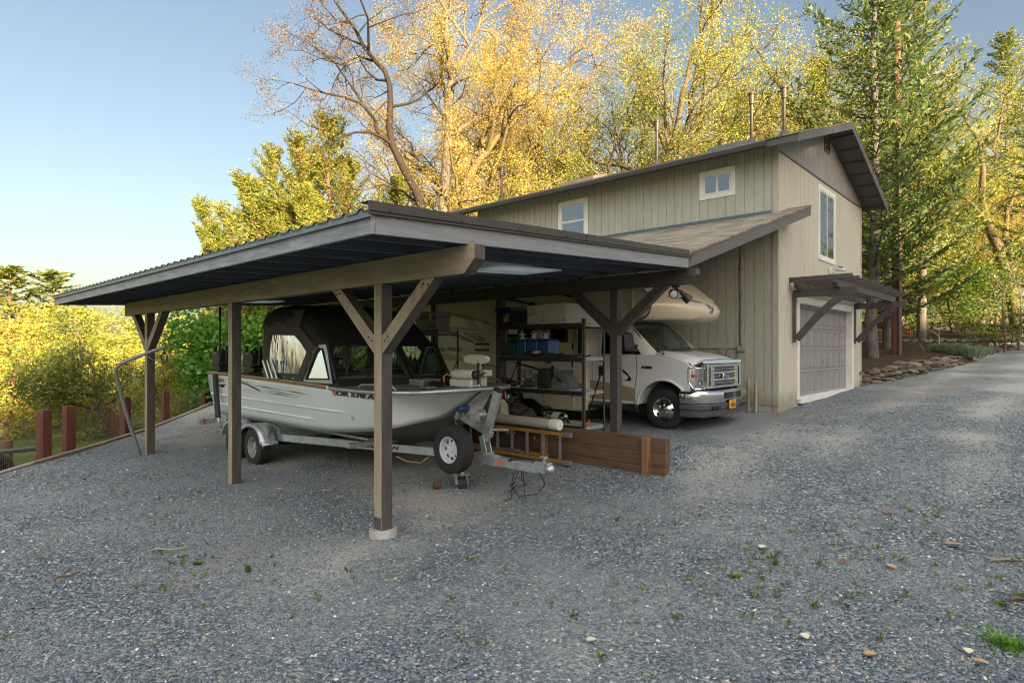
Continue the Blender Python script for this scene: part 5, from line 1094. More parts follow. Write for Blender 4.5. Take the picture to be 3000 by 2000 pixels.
# ---------------------------------------------------------------- boat trailer
def trailer():
    R = thing('boat_trailer', 'galvanised tandem axle boat trailer carrying the aluminium boat', 'trailer', (BC, 9, 0))
    for s in (-1, 1):
        m = MB().box(BC+s*1.0-.04, BC+s*1.0+.04, 9.85, 12.72, .41, .53).bar((BC+s*1.0, 9.9, .47), (BC+s*.09, 6.86, .46), .08, .12); m.build('side_rail', GALV, R, bevel=.004)
    a, b = V3((4.95, 9.9, 0)), V3((5.86, 6.86, 0)); d = (b-a).normalized(); n = V3((-d.y, d.x, 0)); n = n if n.x < 0 else -n
    p = a + d*1.76 + n*.0425; text('maker_letters', 'KARAVAN', (p.x, p.y, .437), d, (0,0,1), .1, BLKS, R, fit=(.72, .062), depth=.0008, shear=.3, bold=.004)
    m = MB().box(BC-.055, BC+.055, 4.98, 7.0, .395, .515).box(BC-.062, BC+.062, 5.72, 5.86, .388, .525).box(BC-.075, BC+.075, 5.78, 5.98, .5155, .53); m.build('tongue', GALV, R, bevel=.004)
    c = MB().box(BC-.05, BC+.05, 4.8, 5.02, .5155, .545).box(BC-.06, BC-.05, 4.84, 5.05, .41, .5155).box(BC+.05, BC+.06, 4.84, 5.05, .41, .5155).blob((BC, 4.8, .47), (.065,.07,.06), 1, .02, 14).bar((BC, 4.9, .545), (BC, 4.86, .62), .05, .02).box(BC-.02, BC+.02, 4.84, 4.96, .6, .615); c.build('coupler', GALV, R, bevel=.004)
    MB().box(BC-.0565, BC-.0545, 5.6, 5.66, .42, .49).build('reflector', AMBER, R)
    m = MB()
    for s in (-1, 1): m.box(BC+s*.5-.07, BC+s*.5+.07, 8.0, 12.6, .56, .6)
    m.box(BC-.9, BC+.9, 8.0, 8.08, .48, .55).box(BC-.98, BC+.98, 12.5, 12.58, .44, .53).box(BC-.96, BC+.96, 10.0, 10.08, .44, .53); m.build('cross_member', GALV, R)
    for s in (-1, 1):
        MB().box(BC+s*.86-.03, BC+s*.86+.03, 10.75, 12.7, .7, .785).build('side_bunk', ALU, R, bevel=.004)
        MB().bar((BC+s*.86, 10.8, .74), (BC+s*1.0, 10.05, .56), .035, .09).box(BC+s*1.0-.06, BC+s*1.0+.06, 9.95, 10.15, .531, .545).build('bunk_bracket', GALV, R)
        MB().bar((BC+s*.86, 12.4, .7), (BC+s*1.0, 12.4, .5), .05, .05).build('bunk_bracket', GALV, R)
        rim = plain('rim_silver', (.42,.42,.41), .45, .4, .12, 8)
        for v in (10.41, 11.2): wheel('w', R, (BC+s*1.23, v, .283), s, .325, .205, .18, 'spoke', rimm=rim)
        x0, x1 = BC+s*1.09, BC+s*1.36
        pr = [(9.9,.36),(9.93,.41),(10.03,.43),(10.06,.53),(10.14,.62),(10.26,.675),(10.41,.69),(10.56,.675),(10.7,.62),(10.8,.575),(10.9,.62),(11.05,.675),(11.2,.69),(11.35,.675),(11.47,.62),(11.56,.52),(11.6,.41),(11.7,.38)]
        f = MB().loft([[(x0,v,z),(x1,v,z)] for v,z in pr], closed=False); f.loft([[(x1,v,z),(x1,v,z-.05)] for v,z in pr], closed=False)
        fo = f.build('fender', GALV, R, smooth=40); so = fo.modifiers.new('t', 'SOLIDIFY'); so.thickness = .006
        MB().box(x1-.01 if s > 0 else x1-.006, x1+.006 if s > 0 else x1+.01, 9.955, 9.985, .375, .4).build('marker_light', plain('marker_red', (.3,.03,.02), .3), fo)
        MB().tube([(BC+s*1.02,12.02,.46),(BC+s*1.2,12.05,.48),(BC+s*1.24,12.06,.6),(BC+s*1.24,12.1,.7)], .03, 8).build('guide_bracket', GALV, R, smooth=60)
        MB().tube([(BC+s*1.24,12.09,.66),(BC+s*1.24,12.24,1.5)], .05, 14).build('guide_post', plain('guide_navy', (.02,.03,.04), .6), R, smooth=40, label='tall padded dark guide post at the trailer rear')
        MB().box(BC+s*1.2-.2, BC+s*1.2+.12, 12.6, 12.72, .5, .6).build('tail_bracket', GALV, R); MB().box(BC+s*1.31-.012, BC+s*1.31+.025, 12.59, 12.73, .49, .61).build('tail_light', plain('tail_red', (.35,.05,.03), .3), R, bevel=.01)
        MB().cyl((BC+s*.2, 10.41, .3), (BC+s*1.2, 10.41, .3), .035, 10).cyl((BC+s*.2, 11.2, .3), (BC+s*1.2, 11.2, .3), .035, 10).build('axle', BLACKM, R)
    # winch post, winch and bow roller
    w = MB().bar((BC+.02, 5.98, .72), (BC+.02, 5.735, 1.43), .075, .11, (0,1,0)); wp_ = w.build('winch_post', GALV, R, bevel=.006)
    MB().bar((BC+.02, 5.742, 1.41), (BC+.02, 5.727, 1.452), .085, .12, (0,1,0)).build('post_cap', BLACKP, wp_, bevel=.008)
    MB().bar((BC-.03, 5.95, .53), (BC-.03, 6.02, .78), .012, .1, (0,1,0)).bar((BC+.07, 5.95, .53), (BC+.07, 6.02, .78), .012, .1, (0,1,0)).box(BC-.06, BC+.1, 5.88, 6.1, .5305, .545).bar((BC+.02, 5.86, .8), (BC+.02, 6.5, 1.02), .07, .09).build('winch_stand', GALV, R, bevel=.004)
    MB().bar((BC-.07, 6.5, .98), (BC-.07, 6.44, 1.15), .012, .06, (0,1,0)).bar((BC+.1, 6.5, .98), (BC+.1, 6.44, 1.15), .012, .06, (0,1,0)).build('roller_bracket', GALV, R)
    MB().lathe([(0,0),(.05,.0),(.066,.015),(.066,.05),(.05,.06),(.05,.13),(.066,.14),(.066,.17),(.05,.19),(0,.19)], (BC-.08, 6.45, 1.13), (1,0,0), 20).build('bow_roller', plain('roller_blue', (.02,.06,.19), .35), R, smooth=40)
    wn_ = MB().cyl((BC-.06, 6.12, 1.06), (BC-.05, 6.12, 1.06), .095, 24).cyl((BC+.07, 6.12, 1.06), (BC+.08, 6.12, 1.06), .095, 24).cyl((BC-.05, 6.12, 1.06), (BC+.07, 6.12, 1.06), .06, 18).box(BC-.075, BC-.066, 6.0, 6.2, .9, 1.02).box(BC+.085, BC+.094, 6.0, 6.2, .9, 1.02).build('winch', GALV, R, smooth=40)
    MB().bar((BC-.1, 6.05, .98), (BC-.14, 5.72, .9), .02, .03).cyl((BC-.14, 5.73, .9), (BC-.02, 5.5, .905), .02, 10).build('crank', STEEL, wn_)
    white = plain('rim_white', (.62,.66,.7), .35, 0, .05, 4, dirt=.15)
    wheel('w', R, (5.6, 6.25, .6), -1, .328, .205, .185, 'spoke', rimm=white); MB().box(5.68, 5.9, 6.2, 6.3, .5, .58).box(5.66, 5.7, 6.15, 6.35, .45, .75).build('spare_bracket', GALV, R)
    j = MB().lathe([(0,-.055),(.095,-.055),(.105,-.045),(.105,.045),(.095,.055),(0,.055)], (5.72, 6.2, .105), (.8,-.6,0), 24).build('jack_wheel', RUBBER, R, smooth=35)
    jm = MB()
    for k in range(24):
        aa = 2*PI*k/24; e = V3((.8,-.6,0)); q = V3((5.72,6.2,.105)); rr_ = V3((.6*math.cos(aa), .8*math.cos(aa), math.sin(aa)))
        jm.bar(q+rr_*.106-e*.045, q+rr_*.106+e*.045, .008, .014, rr_)
    jm.build('tread', RUBBER, j)
    MB().bar((5.72-.055, 6.2+.04, .1), (5.72-.06, 6.22+.05, .24), .012, .05).bar((5.72+.055, 6.2-.04, .1), (5.72+.05, 6.22-.05, .24), .012, .05).box(5.64, 5.8, 6.12, 6.3, .235, .25).cyl((5.72,6.2,.25),(5.72,6.2,.75),.028,10).build('jack', GALV, R)
    m = MB()
    for pts, r in (([(5.93,4.95,.4),(5.98,4.9,.25),(5.94,5.0,.12),(5.8,5.2,.08),(5.76,5.3,.2),(5.8,5.28,.38)], .008), ([(5.9,5.24,.4),(5.85,5.2,.3),(5.9,5.16,.22),(5.8,5.22,.2),(5.86,5.1,.24),(5.82,5.18,.3)], .007), ([(5.86,5.25,.4),(5.82,5.28,.28),(5.74,5.26,.2),(5.78,5.2,.16),(5.72,5.25,.13),(5.7,5.24,.06),(5.62,5.3,.045)], .007), ([(5.88,5.2,.4),(5.86,5.16,.2),(5.85,5.14,.1),(5.84,5.1,.045),(5.9,5.04,.045)], .007), ([(5.9,5.4,.52),(5.9,5.2,.55),(5.93,5.05,.55),(5.98,4.95,.56)], .009), ([(5.88,5.45,.5),(5.88,5.38,.54)], .016)): m.tube(pts, r, 6)
    for q in ((5.76,5.24,.2),(5.72,5.24,.18),(5.76,5.27,.24)): m.bar(V3(q)-V3((.05,0,.02)), V3(q)+V3((.05,0,.02)), .012, .012)
    m.build('wiring', BLACKP, R, smooth=60); MB().tube([(5.4,7.3,.4),(5.5,7.15,.33),(5.62,7.0,.31),(5.7,6.9,.4)], .006, 5).build('brake_line', plain('line_yellow', (.5,.38,.08), .6), R)
trailer()
def rockmb(c, r, seed, yaw):
    m = MB().blob((0,0,0), r, seed, .16, 12); rr = random.Random(seed); ca, sa = math.cos(yaw), math.sin(yaw)
    pl = [(V3((rr.uniform(-1,1), rr.uniform(-1,1), rr.uniform(-.6,1))).normalized(), rr.uniform(.55,.8)) for _ in range(9)]
    out = []
    for p in m.v:
        q = V3((p[0]/r[0], p[1]/r[1], p[2]/r[2]))
        for n, d in pl:
            e = q.dot(n) - d
            if e > 0: q = q - n*e
        x, y, z = q.x*r[0], q.y*r[1], q.z*r[2]
        out.append((c[0]+x*ca-y*sa, c[1]+x*sa+y*ca, c[2]+z))
    m.v = out; return m
# ---------------------------------------------------------------- timber wall, ladder, racks and what lies on them
TIMB = wood('wall_timber', (.065,.036,.022), (.165,.088,.05), 'y', .75, .35, .6, (.13,.1,.075)); STAKE = wood('stake_timber', (.14,.065,.03), (.3,.16,.08), 'z', .7, .3)
def timber_wall():
    R = thing('timber_retaining_wall', 'brown stacked timber retaining wall between the boat bay and the motorhome', 'wall', (7.6, 7, .2))
    for z0, z1, v in ((.14,.335,4.06),(.3385,.535,4.05),(.5385,.735,4.05)):
        MB().box(7.58, 7.72, v, 8.9, z0, z1).box(7.581, 7.719, 8.905, 12.6, z0, z1).build('timber', TIMB, R, bevel=.006)
    for v in (4.33, 6.2, 8.3, 10.4): MB().box(7.49, 7.579, v-.05, v+.05, .05, .745 if v < 5 else .7).build('stake', STAKE, R, bevel=.004)
timber_wall()
def ladder():
    R = thing('extension_ladder', 'orange railed extension ladder lying on edge along the timber wall', 'ladder', (7.4, 7.5, .25))
    FIB = plain('fibreglass_orange', (.34,.19,.045), .5, 0, .2, 7, dirt=.5)
    for x, v0, v1, zo in ((7.345, 5.6, 9.6, 0), (7.425, 6.02, 9.9, .03)):
        for z in (.275+zo*1.2, .66-zo*.4):
            MB().box(x-.018, x+.018, v0, v1, z-.004, z+.004).box(x-.018, x-.011, v0, v1, z+.004 if z > .5 else z-.042, z+.042 if z > .5 else z-.004).box(x-.018, x+.018, v0, v1, z+.038 if z > .5 else z-.046, z+.046 if z > .5 else z-.038).build('rail', FIB, R)
        for k in range(11):
            v = v0+.12+k*.335; MB().box(x-.016, x+.012, v-.018, v+.018, .285, .655).build('rung', ALU, R, bevel=.003)
    FG = plain('foot_grey', (.2,.19,.18), .6, .3); MB().box(7.31, 7.375, 5.5, 5.62, .645, .715).build('ladder_foot', FG, R, bevel=.006); MB().box(7.31, 7.375, 5.5, 5.66, .215, .285).build('ladder_foot', FG, R, bevel=.006)
    MB().tube([(7.3,6.2,.6),(7.28,6.2,.56),(7.28,6.12,.55)], .008, 6).box(7.32,7.4,6.7,6.85,.58,.62).box(7.32,7.4,6.6,6.85,.3,.34).build('rung_lock', STEEL, R)
ladder()
def pvc():
    R = thing('storage_tube', 'long grey white capped plastic tube resting on the ladder', 'tube', (7.45, 7.2, .78)); PV = plain('pvc_grey', (.42,.42,.38), .5, 0, .1, 3, dirt=.35)
    MB().cyl((7.48, 5.9, .795), (7.5, 9.0, .8), .083, 24).build('tube', PV, R, smooth=40)
    c = MB().lathe([(.088,.16),(.09,0),(.085,-.012),(0,-.014)], (7.48, 5.84, .795), (.0,1,0), 28).build('cap', WHITEP, R, smooth=40)
    MB().box(7.468, 7.492, 5.818, 5.83, .768, .82).build('cap_nut', WHITEP, c, bevel=.003)
pvc()
def rack(label, v0, v1, levels, ztop):
    R = thing('storage_rack', label, 'rack', (8.35, (v0+v1)/2, .6), 'steel storage racks beside the motorhome')
    x0, x1 = 8.0, 8.62
    for x, sx in ((x0, 1), (x1, -1)):
        for v, sv in ((v0, 1), (v1, -1)):
            m = MB().box(min(x, x+sx*.05), max(x, x+sx*.05), v-.0015, v+.0015, .6, ztop).box(x-.0015, x+.0015, min(v+sv*.0016, v+sv*.045), max(v+sv*.0016, v+sv*.045), .6, ztop)
            u = m.build('upright', BLACKM, R); s = MB()
            for k in range(int((ztop-.65)/.05)):
                z = .64+k*.05; s.box(x+sx*.018, x+sx*.03, v-.0025, v+.0025, z, z+.024).box(x-.0025, x+.0025, v+sv*.018, v+sv*.028, z, z+.024)
            s.build('slot_strip', plain('slot_bright', (.3,.3,.29), .5), u)
    for z in levels:
        for x in (x0+.004, x1-.044): MB().box(x, x+.04, v0+.004, v1-.004, z-.075, z).build('shelf_beam', BLACKM, R, bevel=.003)
        m = MB()
        for v in (v0+.006, v1-.036): m.box(x0+.045, x1-.045, v, v+.03, z-.06, z-.001)
        for k in range(int((v1-v0)/.05)): v = v0+.04+k*.05; m.box(x0+.01, x1-.01, v, v+.006, z+.001, z+.006)
        for k in range(9): x = x0+.03+k*.07; m.box(x, x+.006, v0+.02, v1-.02, z-.004, z+.0005)
        m.build('wire_shelf', plain('wire_grey', (.4,.39,.36), .5, .3), R)
    for v in (v0, v1): MB().bar((x0+.05, v+.004, .8), (x1-.03, v+.004, 1.75), .004, .03, (0,1,0)).build('brace', DARKM, R)
rack('black steel rack loaded with cases, blue jugs and tools, nearer the camera', 5.74, 7.72, (.72, 1.3, 1.86, 2.43), 2.5)
rack('half hidden black steel rack holding the cooler, farther back behind the boat', 9.45, 11.3, (.75, 1.5, 2.37), 2.4)
def tool_case():
    R = thing('tool_case', 'black hard tool case with yellow label on the top shelf', 'case', (8.3, 7.58, 2.44))
    MB().loft([[(8.06+a,7.42+a,z),(8.6-a,7.42+a,z),(8.6-a,7.82-a,z),(8.06+a,7.82-a,z)] for z, a in ((2.44,.03),(2.5,.012),(2.68,0),(2.685,.01))]).build('case_body', BLACKP, R, bevel=.02)
    MB().box(8.05,8.61,7.41,7.83,2.688,2.77).build('lid', BLACKP, R, bevel=.02)
    MB().box(8.03,8.048,7.52,7.56,2.62,2.74).box(8.03,8.048,7.68,7.72,2.62,2.74).tube([(8.04,7.55,2.6),(8.0,7.56,2.6),(8.0,7.68,2.6),(8.04,7.69,2.6)], .012, 6).build('latch', DARKM, R)
    l = MB().box(8.0575,8.062,7.48,7.6,2.5,2.65).build('sticker', plain('sticker_yellow', (.45,.38,.05), .5), R); MB().box(8.056,8.0574,7.485,7.595,2.61,2.645).build('sticker_band', plain('sticker_grey', (.35,.42,.42), .5), l)
tool_case()
CARD = plain('white_card', (.5,.48,.43), .85, 0, .1, 4, .05, 20, dirt=.3)
for i, (v0, v1, lab) in enumerate(((6.62, 7.02, 'white carton with brown tape, left one of two on the top shelf'), (6.17, 6.61, 'white carton with chamfered end, right one of two on the top shelf'))):
    R = thing('carton', lab, 'box', (8.5, (v0+v1)/2, 2.44), 'white cartons on the rack')
    z0, z1 = 2.44, 2.785 - .01*(1-i)
    MB().prism([(8.06, z0), (9.02, z0), (9.02, z0+.06), (8.68, z1), (8.06, z1)], 'y', v0, v1).build('carton_body', CARD, R, bevel=.004) if False else None
    m = MB(); poly = [(8.06, z0), (9.02, z0), (9.02, z0+.06), (8.68, z1), (8.06, z1)]
    vs = [(u, v0, z) for u, z in poly] + [(u, v1, z) for u, z in poly]; m.add(vs, [(0,1,2,3,4), (9,8,7,6,5)] + [(k, k+5, (k+1)%5+5, (k+1)%5) for k in range(5)])
    b = m.build('carton_body', CARD, R, bevel=.004)
    text('print', 'UP', (8.0585, v0+.07, z0+.03), (0,-1,0), (0,0,1), .05, BLKS, b, fit=(.05,.03), depth=.0005); t_ = MB()
    for dv in (.025, .055): t_.add([(8.0588,v0+.08-dv,z0+.07),(8.0588,v0+.062-dv+.01,z0+.095),(8.0588,v0+.08-dv-.015,z0+.07)], [(0,1,2)]).box(8.0586,8.0592,v0+.068-dv,v0+.074-dv,z0+.045,z0+.07)
    t_.build('print_arrow', BLKS, b)
    if i == 0:
        MB().box(8.0575, 8.0605, v1-.14, v1+.001, z0+.15, z0+.19).build('tape', plain('tape_brown', (.32,.22,.15), .5), b); text('handwriting', '116C', (8.0582, v1-.15, z0+.15), (0,-1,0), (0,0,1), .06, TAUPE, b, fit=(.08,.05), depth=.0005, shear=.2)
    else: text('print', '17507', (8.72, v0-.001, z0+.16), (-.15,0,1), (-1,0,-.15), .05, plain('ink_red', (.4,.08,.06), .6), b, fit=(.1,.03), depth=.0005)
BLUE = plain('jug_blue', (.015,.06,.2), .35, 0, .15, 5, coat=.2)
for i, (v, lab) in enumerate(((7.2, 'blue water jug nearest the teal jug on the middle shelf'), (6.93, 'blue water jug in the middle of three on the middle shelf'), (6.66, 'blue water jug closest to the garage of three on the middle shelf'))):
    R = thing('water_jug', lab, 'jug', (8.25, v, 1.87), 'blue water jugs on the rack')
    MB().box(8.08, 8.4, v-.12, v+.12, 1.867, 2.15).loft([[(8.09,v-.115,2.15),(8.39,v-.115,2.15),(8.39,v+.115,2.15),(8.09,v+.115,2.15)], [(8.12,v-.09,2.185),(8.36,v-.09,2.185),(8.36,v+.09,2.185),(8.12,v+.09,2.185)]]).build('jug_body', BLUE, R, bevel=.03, seg=3)
    c = MB().cyl((8.16,v+.02,2.185),(8.16,v+.02,2.21),.055,16).cyl((8.16,v+.02,2.21),(8.16,v+.02,2.26),.022,10).box(8.13,8.19,v-.03,v+.07,2.255,2.28); c.build('cap', plain('cap_clear', (.5,.52,.5), .35), R, smooth=35)
R = thing('gas_can', 'tall dark teal jug squeezed behind the rack upright', 'jug', (8.3, 7.52, 1.87)); TEAL = plain('jug_teal', (.012,.055,.055), .4)
MB().loft([[(8.3+a*k, 7.53+b*k, z) for a, b in ((-.15,-.13),(.15,-.13),(.15,.13),(-.15,.13))] for z, k in ((1.867,.96),(1.9,1),(2.1,1),(2.17,.8),(2.2,.45))]).build('jug_body', TEAL, R, bevel=.03); MB().cyl((8.3,7.53,2.19),(8.3,7.53,2.23),.05,12).build('cap', BLACKP, R)
R = thing('rubber_mat', 'folded black mesh mat draped over the middle shelf beside the blue jugs', 'mat', (8.2, 6.4, 1.87))
m = MB(); rows = []
for k in range(26):
    v = 7.06 - k*.045; h = .075*math.exp(-((v-6.95)/.2)**2)+.05*math.exp(-((v-6.6)/.12)**2); rows.append([(7.985+.08*j+.012*math.sin(k*1.3+j), v+.01*math.sin(j*2.1), 1.872+h*(1-.06*j)+.012*math.sin(k*.9+j*1.7)-(.05 if j == 0 and k < 18 else 0)) for j in range(7)])
m.loft(rows, closed=False).build('mat_sheet', plain('mat_black', (.018,.018,.02), .8, 0, .3, 60, .8, 90), R, smooth=70).modifiers.new('t', 'SOLIDIFY').thickness = .02
MB().blob((8.02,6.78,1.94),(.05,.1,.025),3,.2).build('glove', plain('glove_pale', (.4,.38,.32), .8), R)
R = thing('bench_vise', 'dull green bench vise standing on the lower shelf', 'vise', (8.25, 7.12, 1.31)); VG = plain('vise_green', (.06,.085,.075), .5, .4, .25, 12); VY = plain('vise_jaw', (.2,.21,.15), .5, .4, .2, 9)
MB().lathe([(0,0),(.14,0),(.15,.02),(.09,.05),(.07,.09),(.09,.12),(.05,.14),(.05,.17),(0,.17)], (8.2,7.13,1.308), (0,0,1), 18).build('base', VG, R, smooth=35)
MB().box(8.1,8.3,7.08,7.18,1.48,1.53).box(8.1,8.17,7.05,7.21,1.53,1.61).box(8.23,8.3,7.05,7.21,1.53,1.61).build('jaw', VY, R, bevel=.01); MB().cyl((8.05,7.13,1.42),(8.38,7.13,1.42),.02,8).cyl((8.06,7.03,1.42),(8.06,7.23,1.42),.01,6).build('screw', STEEL, R)
R = thing('fuel_can', 'black ribbed fuel can standing upright on the lower shelf', 'can', (8.2, 6.66, 1.31)); 
MB().prism([(6.8,1.308),(6.52,1.308),(6.52,1.56),(6.56,1.64),(6.6,1.665),(6.64,1.64),(6.66,1.665),(6.7,1.64),(6.74,1.665),(6.78,1.6),(6.8,1.5)], 'x', 8.06, 8.24).build('can_body', BLACKP, R, bevel=.015)
MB().bar((8.055,6.72,1.56),(8.055,6.66,1.44),.01,.012).bar((8.055,6.66,1.44),(8.055,6.66,1.33),.01,.012).cyl((8.15,6.56,1.64),(8.15,6.5,1.69),.03,10).build('can_rib', DARKM, R)
R = thing('slanted_can', 'grey slant-topped plastic can with side handle on the lower shelf', 'can', (8.25, 6.36, 1.31)); 
MB().prism([(6.51,1.308),(6.1,1.308),(6.1,1.45),(6.2,1.58),(6.3,1.64),(6.42,1.6),(6.46,1.5),(6.51,1.45)], 'x', 8.08, 8.34).build('can_body', plain('can_grey', (.1,.105,.11), .5), R, bevel=.015)
MB().prism([(6.4,1.55),(6.27,1.48),(6.25,1.41),(6.36,1.46)], 'x', 8.072, 8.079).build('handle_opening', BLACKP, R); MB().prism([(6.36,1.42),(6.2,1.36),(6.2,1.34),(6.37,1.38),(6.42,1.36),(6.42,1.33),(6.15,1.33),(6.15,1.42)], 'x', 8.07, 8.079).cyl((8.2,6.44,1.6),(8.2,6.5,1.66),.035,10).build('can_trim', plain('can_light', (.17,.175,.18), .5), R)
R = thing('clamp_tool', 'black tool with cord lying at the left end of the lower shelf', 'tool', (8.15, 7.5, 1.31)); MB().blob((8.15,7.48,1.36),(.14,.12,.05),3,.3).cyl((8.06,7.6,1.31),(8.06,7.6,1.45),.02,8).box(8.03,8.13,7.55,7.66,1.44,1.475).tube([(8.08,7.6,1.45),(8.04,7.5,1.42),(8.03,7.38,1.38),(8.05,7.36,1.33)],.008,6).build('tool_body', BLACKP, R, smooth=50)
R = thing('tool_bag', 'crumpled dark brown bag on the bottom shelf', 'bag', (8.2, 7.35, .73)); BAG = plain('bag_brown', (.05,.04,.035), .8, 0, .3, 9, .3, 14)
bb = rockmb((8.22,7.42,.86),(.23,.25,.17),8,.4); b2 = rockmb((8.2,7.1,.81),(.17,.2,.12),15,.9); bb.add(b2.v, b2.f); bb.build('bag_body', BAG, R, smooth=50); MB().bar((8.02,7.46,.96),(8.03,7.3,.98),.008,.02).tube([(8.1,7.5,1.0),(8.1,7.62,1.08),(8.14,7.68,1.12)],.014,6).build('strap', DARKM, R)
R = thing('yellow_level', 'small yellow and black tool box edge beside the steel cylinder', 'tool', (8.1, 6.85, .73)); MB().box(8.04,8.34,6.86,7.16,.728,.75).build('tray', BLACKP, R); MB().box(8.04,8.34,6.82,6.855,.728,.765).box(8.04,8.07,6.855,7.12,.7505,.768).build('rim', plain('tool_yellow', (.6,.33,.02), .5), R)
R = thing('steel_cylinder', 'shiny stainless cylinder lying on the bottom shelf, with a white label', 'cylinder', (8.2, 6.55, .82)); SS = plain('stainless', (.62,.62,.6), .14, 1, .1, 3)
MB().lathe([(0,-.3),(.06,-.29),(.085,-.25),(.087,-.24),(.087,.22),(.07,.27),(.03,.29),(0,.29)], (8.2,6.5,.82), (.25,1,0), 26).build('cylinder_body', SS, R, smooth=40); MB().lathe([(.0885,-.2),(.0885,0)], (8.2,6.5,.82), (.25,1,0), 26).build('label_band', plain('label_white', (.55,.58,.6), .4), R, smooth=40)
MB().tube([(8.12,6.73,.88),(8.1,6.7,.99),(8.08,6.55,1.0),(8.06,6.38,.93)],.014,8).cyl((8.13,6.21,.82),(8.1,6.12,.76),.02,8).build('handle', DARKM, R, smooth=50)
R = thing('hook_clip', 'small bright orange loop hook on the bottom shelf by the rack upright', 'hook', (8.3, 5.86, .73)); MB().tube([(8.28,5.86,.73),(8.3,5.86,.75),(8.32,5.85,.78),(8.3,5.84,.81),(8.28,5.85,.79),(8.29,5.86,.76)],.009,6).tube([(8.24,5.87,.75),(8.3,5.86,.745)],.008,6).build('loop', plain('hook_orange', (.75,.16,.01), .4), R, smooth=60)
R = thing('cooler', 'white hinged cooler box on the farther rack behind the boat windshield', 'cooler', (8.3, 9.8, 2.38)); CW = plain('cooler_white', (.3,.29,.27), .5, 0, .05, 4, dirt=.2)
MB().loft([[(8.03+a,9.5+a,z),(8.45-a,9.5+a,z),(8.45-a,10.2-a,z),(8.03+a,10.2-a,z)] for z, a in ((2.377,.03),(2.66,0))]).build('cooler_body', CW, R, bevel=.02); MB().box(8.02,8.46,9.49,10.21,2.663,2.78).build('lid', CW, R, bevel=.02); MB().box(8.005,8.019,9.62,9.68,2.6,2.74).box(8.005,8.019,10.0,10.06,2.6,2.74).build('latch', WHITEP, R); l = MB().box(8.026,8.03,9.56,9.68,2.45,2.49).build('maker_badge', plain('badge_red', (.3,.02,.03), .5), R)
for u, v, col, ccol, lab in ((7.95, 7.86, (.32,.24,.13), (.03,.03,.03), 'tan plastic jug with black cap behind the winch post'), (8.0, 7.62, (.52,.5,.44), (.3,.02,.04), 'whitish plastic jug with dark red cap behind the winch post')):
    R = thing('plastic_jug', lab, 'jug', (u, v, .72)); 
    MB().loft([[(u+a*k, v+b*k, z) for a, b in ((-.1,-.12),(.1,-.12),(.1,.12),(-.1,.12))] for z, k in ((.727,.95),(.75,1),(.96,1),(1.06,.55),(1.08,.3))]).build('jug_body', plain('jug_plastic', col, .5, 0, .12, 6), R, bevel=.02); MB().cyl((u,v,1.078),(u,v,1.16),.045,14).build('cap', plain('jug_cap', ccol, .45), R)
    MB().tube([(u,v,1.16),(u,v-.02,1.22),(u+.02,v-.1,1.25),(u,v-.13,1.1)],.012,6).build('handle', plain('jug_handle', col, .5), R)

# ---------------------------------------------------------------- lower side: timber edging, wire fence, tyre
EDGE = wood('edging_wood', (.2,.165,.125), (.36,.31,.25), 'x', .85, .3); FPOST = wood('fence_post_red', (.095,.033,.024), (.165,.06,.042), 'z', .75, .35)
def edging():
    R = thing('timber_edging', 'weathered grey timber edging along the lower side of the gravel yard', 'edging', (4, 15.8, 0))
    t0 = -26.0
    for k in range(20):
        a, b = t0 + k*2.44, t0 + k*2.44 + 2.43
        if b > 20: break
        p = lambda t, s: (1.53+EDX*t - EDY*s, 12.68+EDY*t + EDX*s)
        q = lambda t: float(gz(*p(t, 0)))
        MB().hexa([(*p(a,.0),q(a)-.16),(*p(b,.0),q(b)-.16),(*p(b,.09),q(b)-.16),(*p(a,.09),q(a)-.16)], [(*p(a,.0),q(a)+.035),(*p(b,.0),q(b)+.02),(*p(b,.09),q(b)+.035),(*p(a,.09),q(a)+.025)]).build('board', EDGE, R, bevel=.008)
edging()
def fence():
    R = thing('wire_fence', 'wire mesh fence on stout red brown posts below the yard edge', 'fence', (3.5, 15.5, -.5))
    ps = [(-1.6,9.2),(.4,11.75),(2.34,14.15),(2.85,14.78),(4.3,16.56),(5.7,18.27),(7.6,20.6),(9.6,23.1)]
    for k, (u, v) in enumerate(ps): 
        a = .25 if k % 2 else .5; c, s = math.cos(a)*.085, math.sin(a)*.085
        MB().hexa([(u+c-s+0*k,v+s+c,-.7),(u-c-s,v-s+c,-.7),(u-c+s,v-s-c,-.7),(u+c+s,v+s-c,-.7)], [(u+c-s,v+s+c,.85),(u-c-s+(.05 if k == 5 else 0),v-s+c,.85),(u-c+s,v-s-c,.86),(u+c+s,v+s-c,.84)]).build('post', FPOST, R, bevel=.006)
    for (a, b) in zip(ps[:-1], ps[1:]):
        m = MB(); a, b = V3((*a,0)), V3((*b,0)); d = (b-a); L = d.length; d.normalize(); n = V3((-d.y, d.x, 0))*.0; a = a + d*.09; L -= .18
        for k in range(int(L/.052)+1): p = a + d*(k*.052); m.bar(p+V3((0,0,-.6)), p+V3((0,0,.76)), .0032, .0032)
        for k in range(14): m.bar(a+V3((0,0,-.58+k*.103)), a+d*L+V3((0,0,-.58+k*.103)), .0035, .0035)
        m.build('wire_mesh', plain('fence_wire', (.16,.15,.13), .5, .6), R)
    MB().tube([(8.3,21.6,-.6),(8.3,21.6,1.0)], .025, 8).build('steel_post', plain('post_green', (.03,.1,.07), .5), R)
fence()
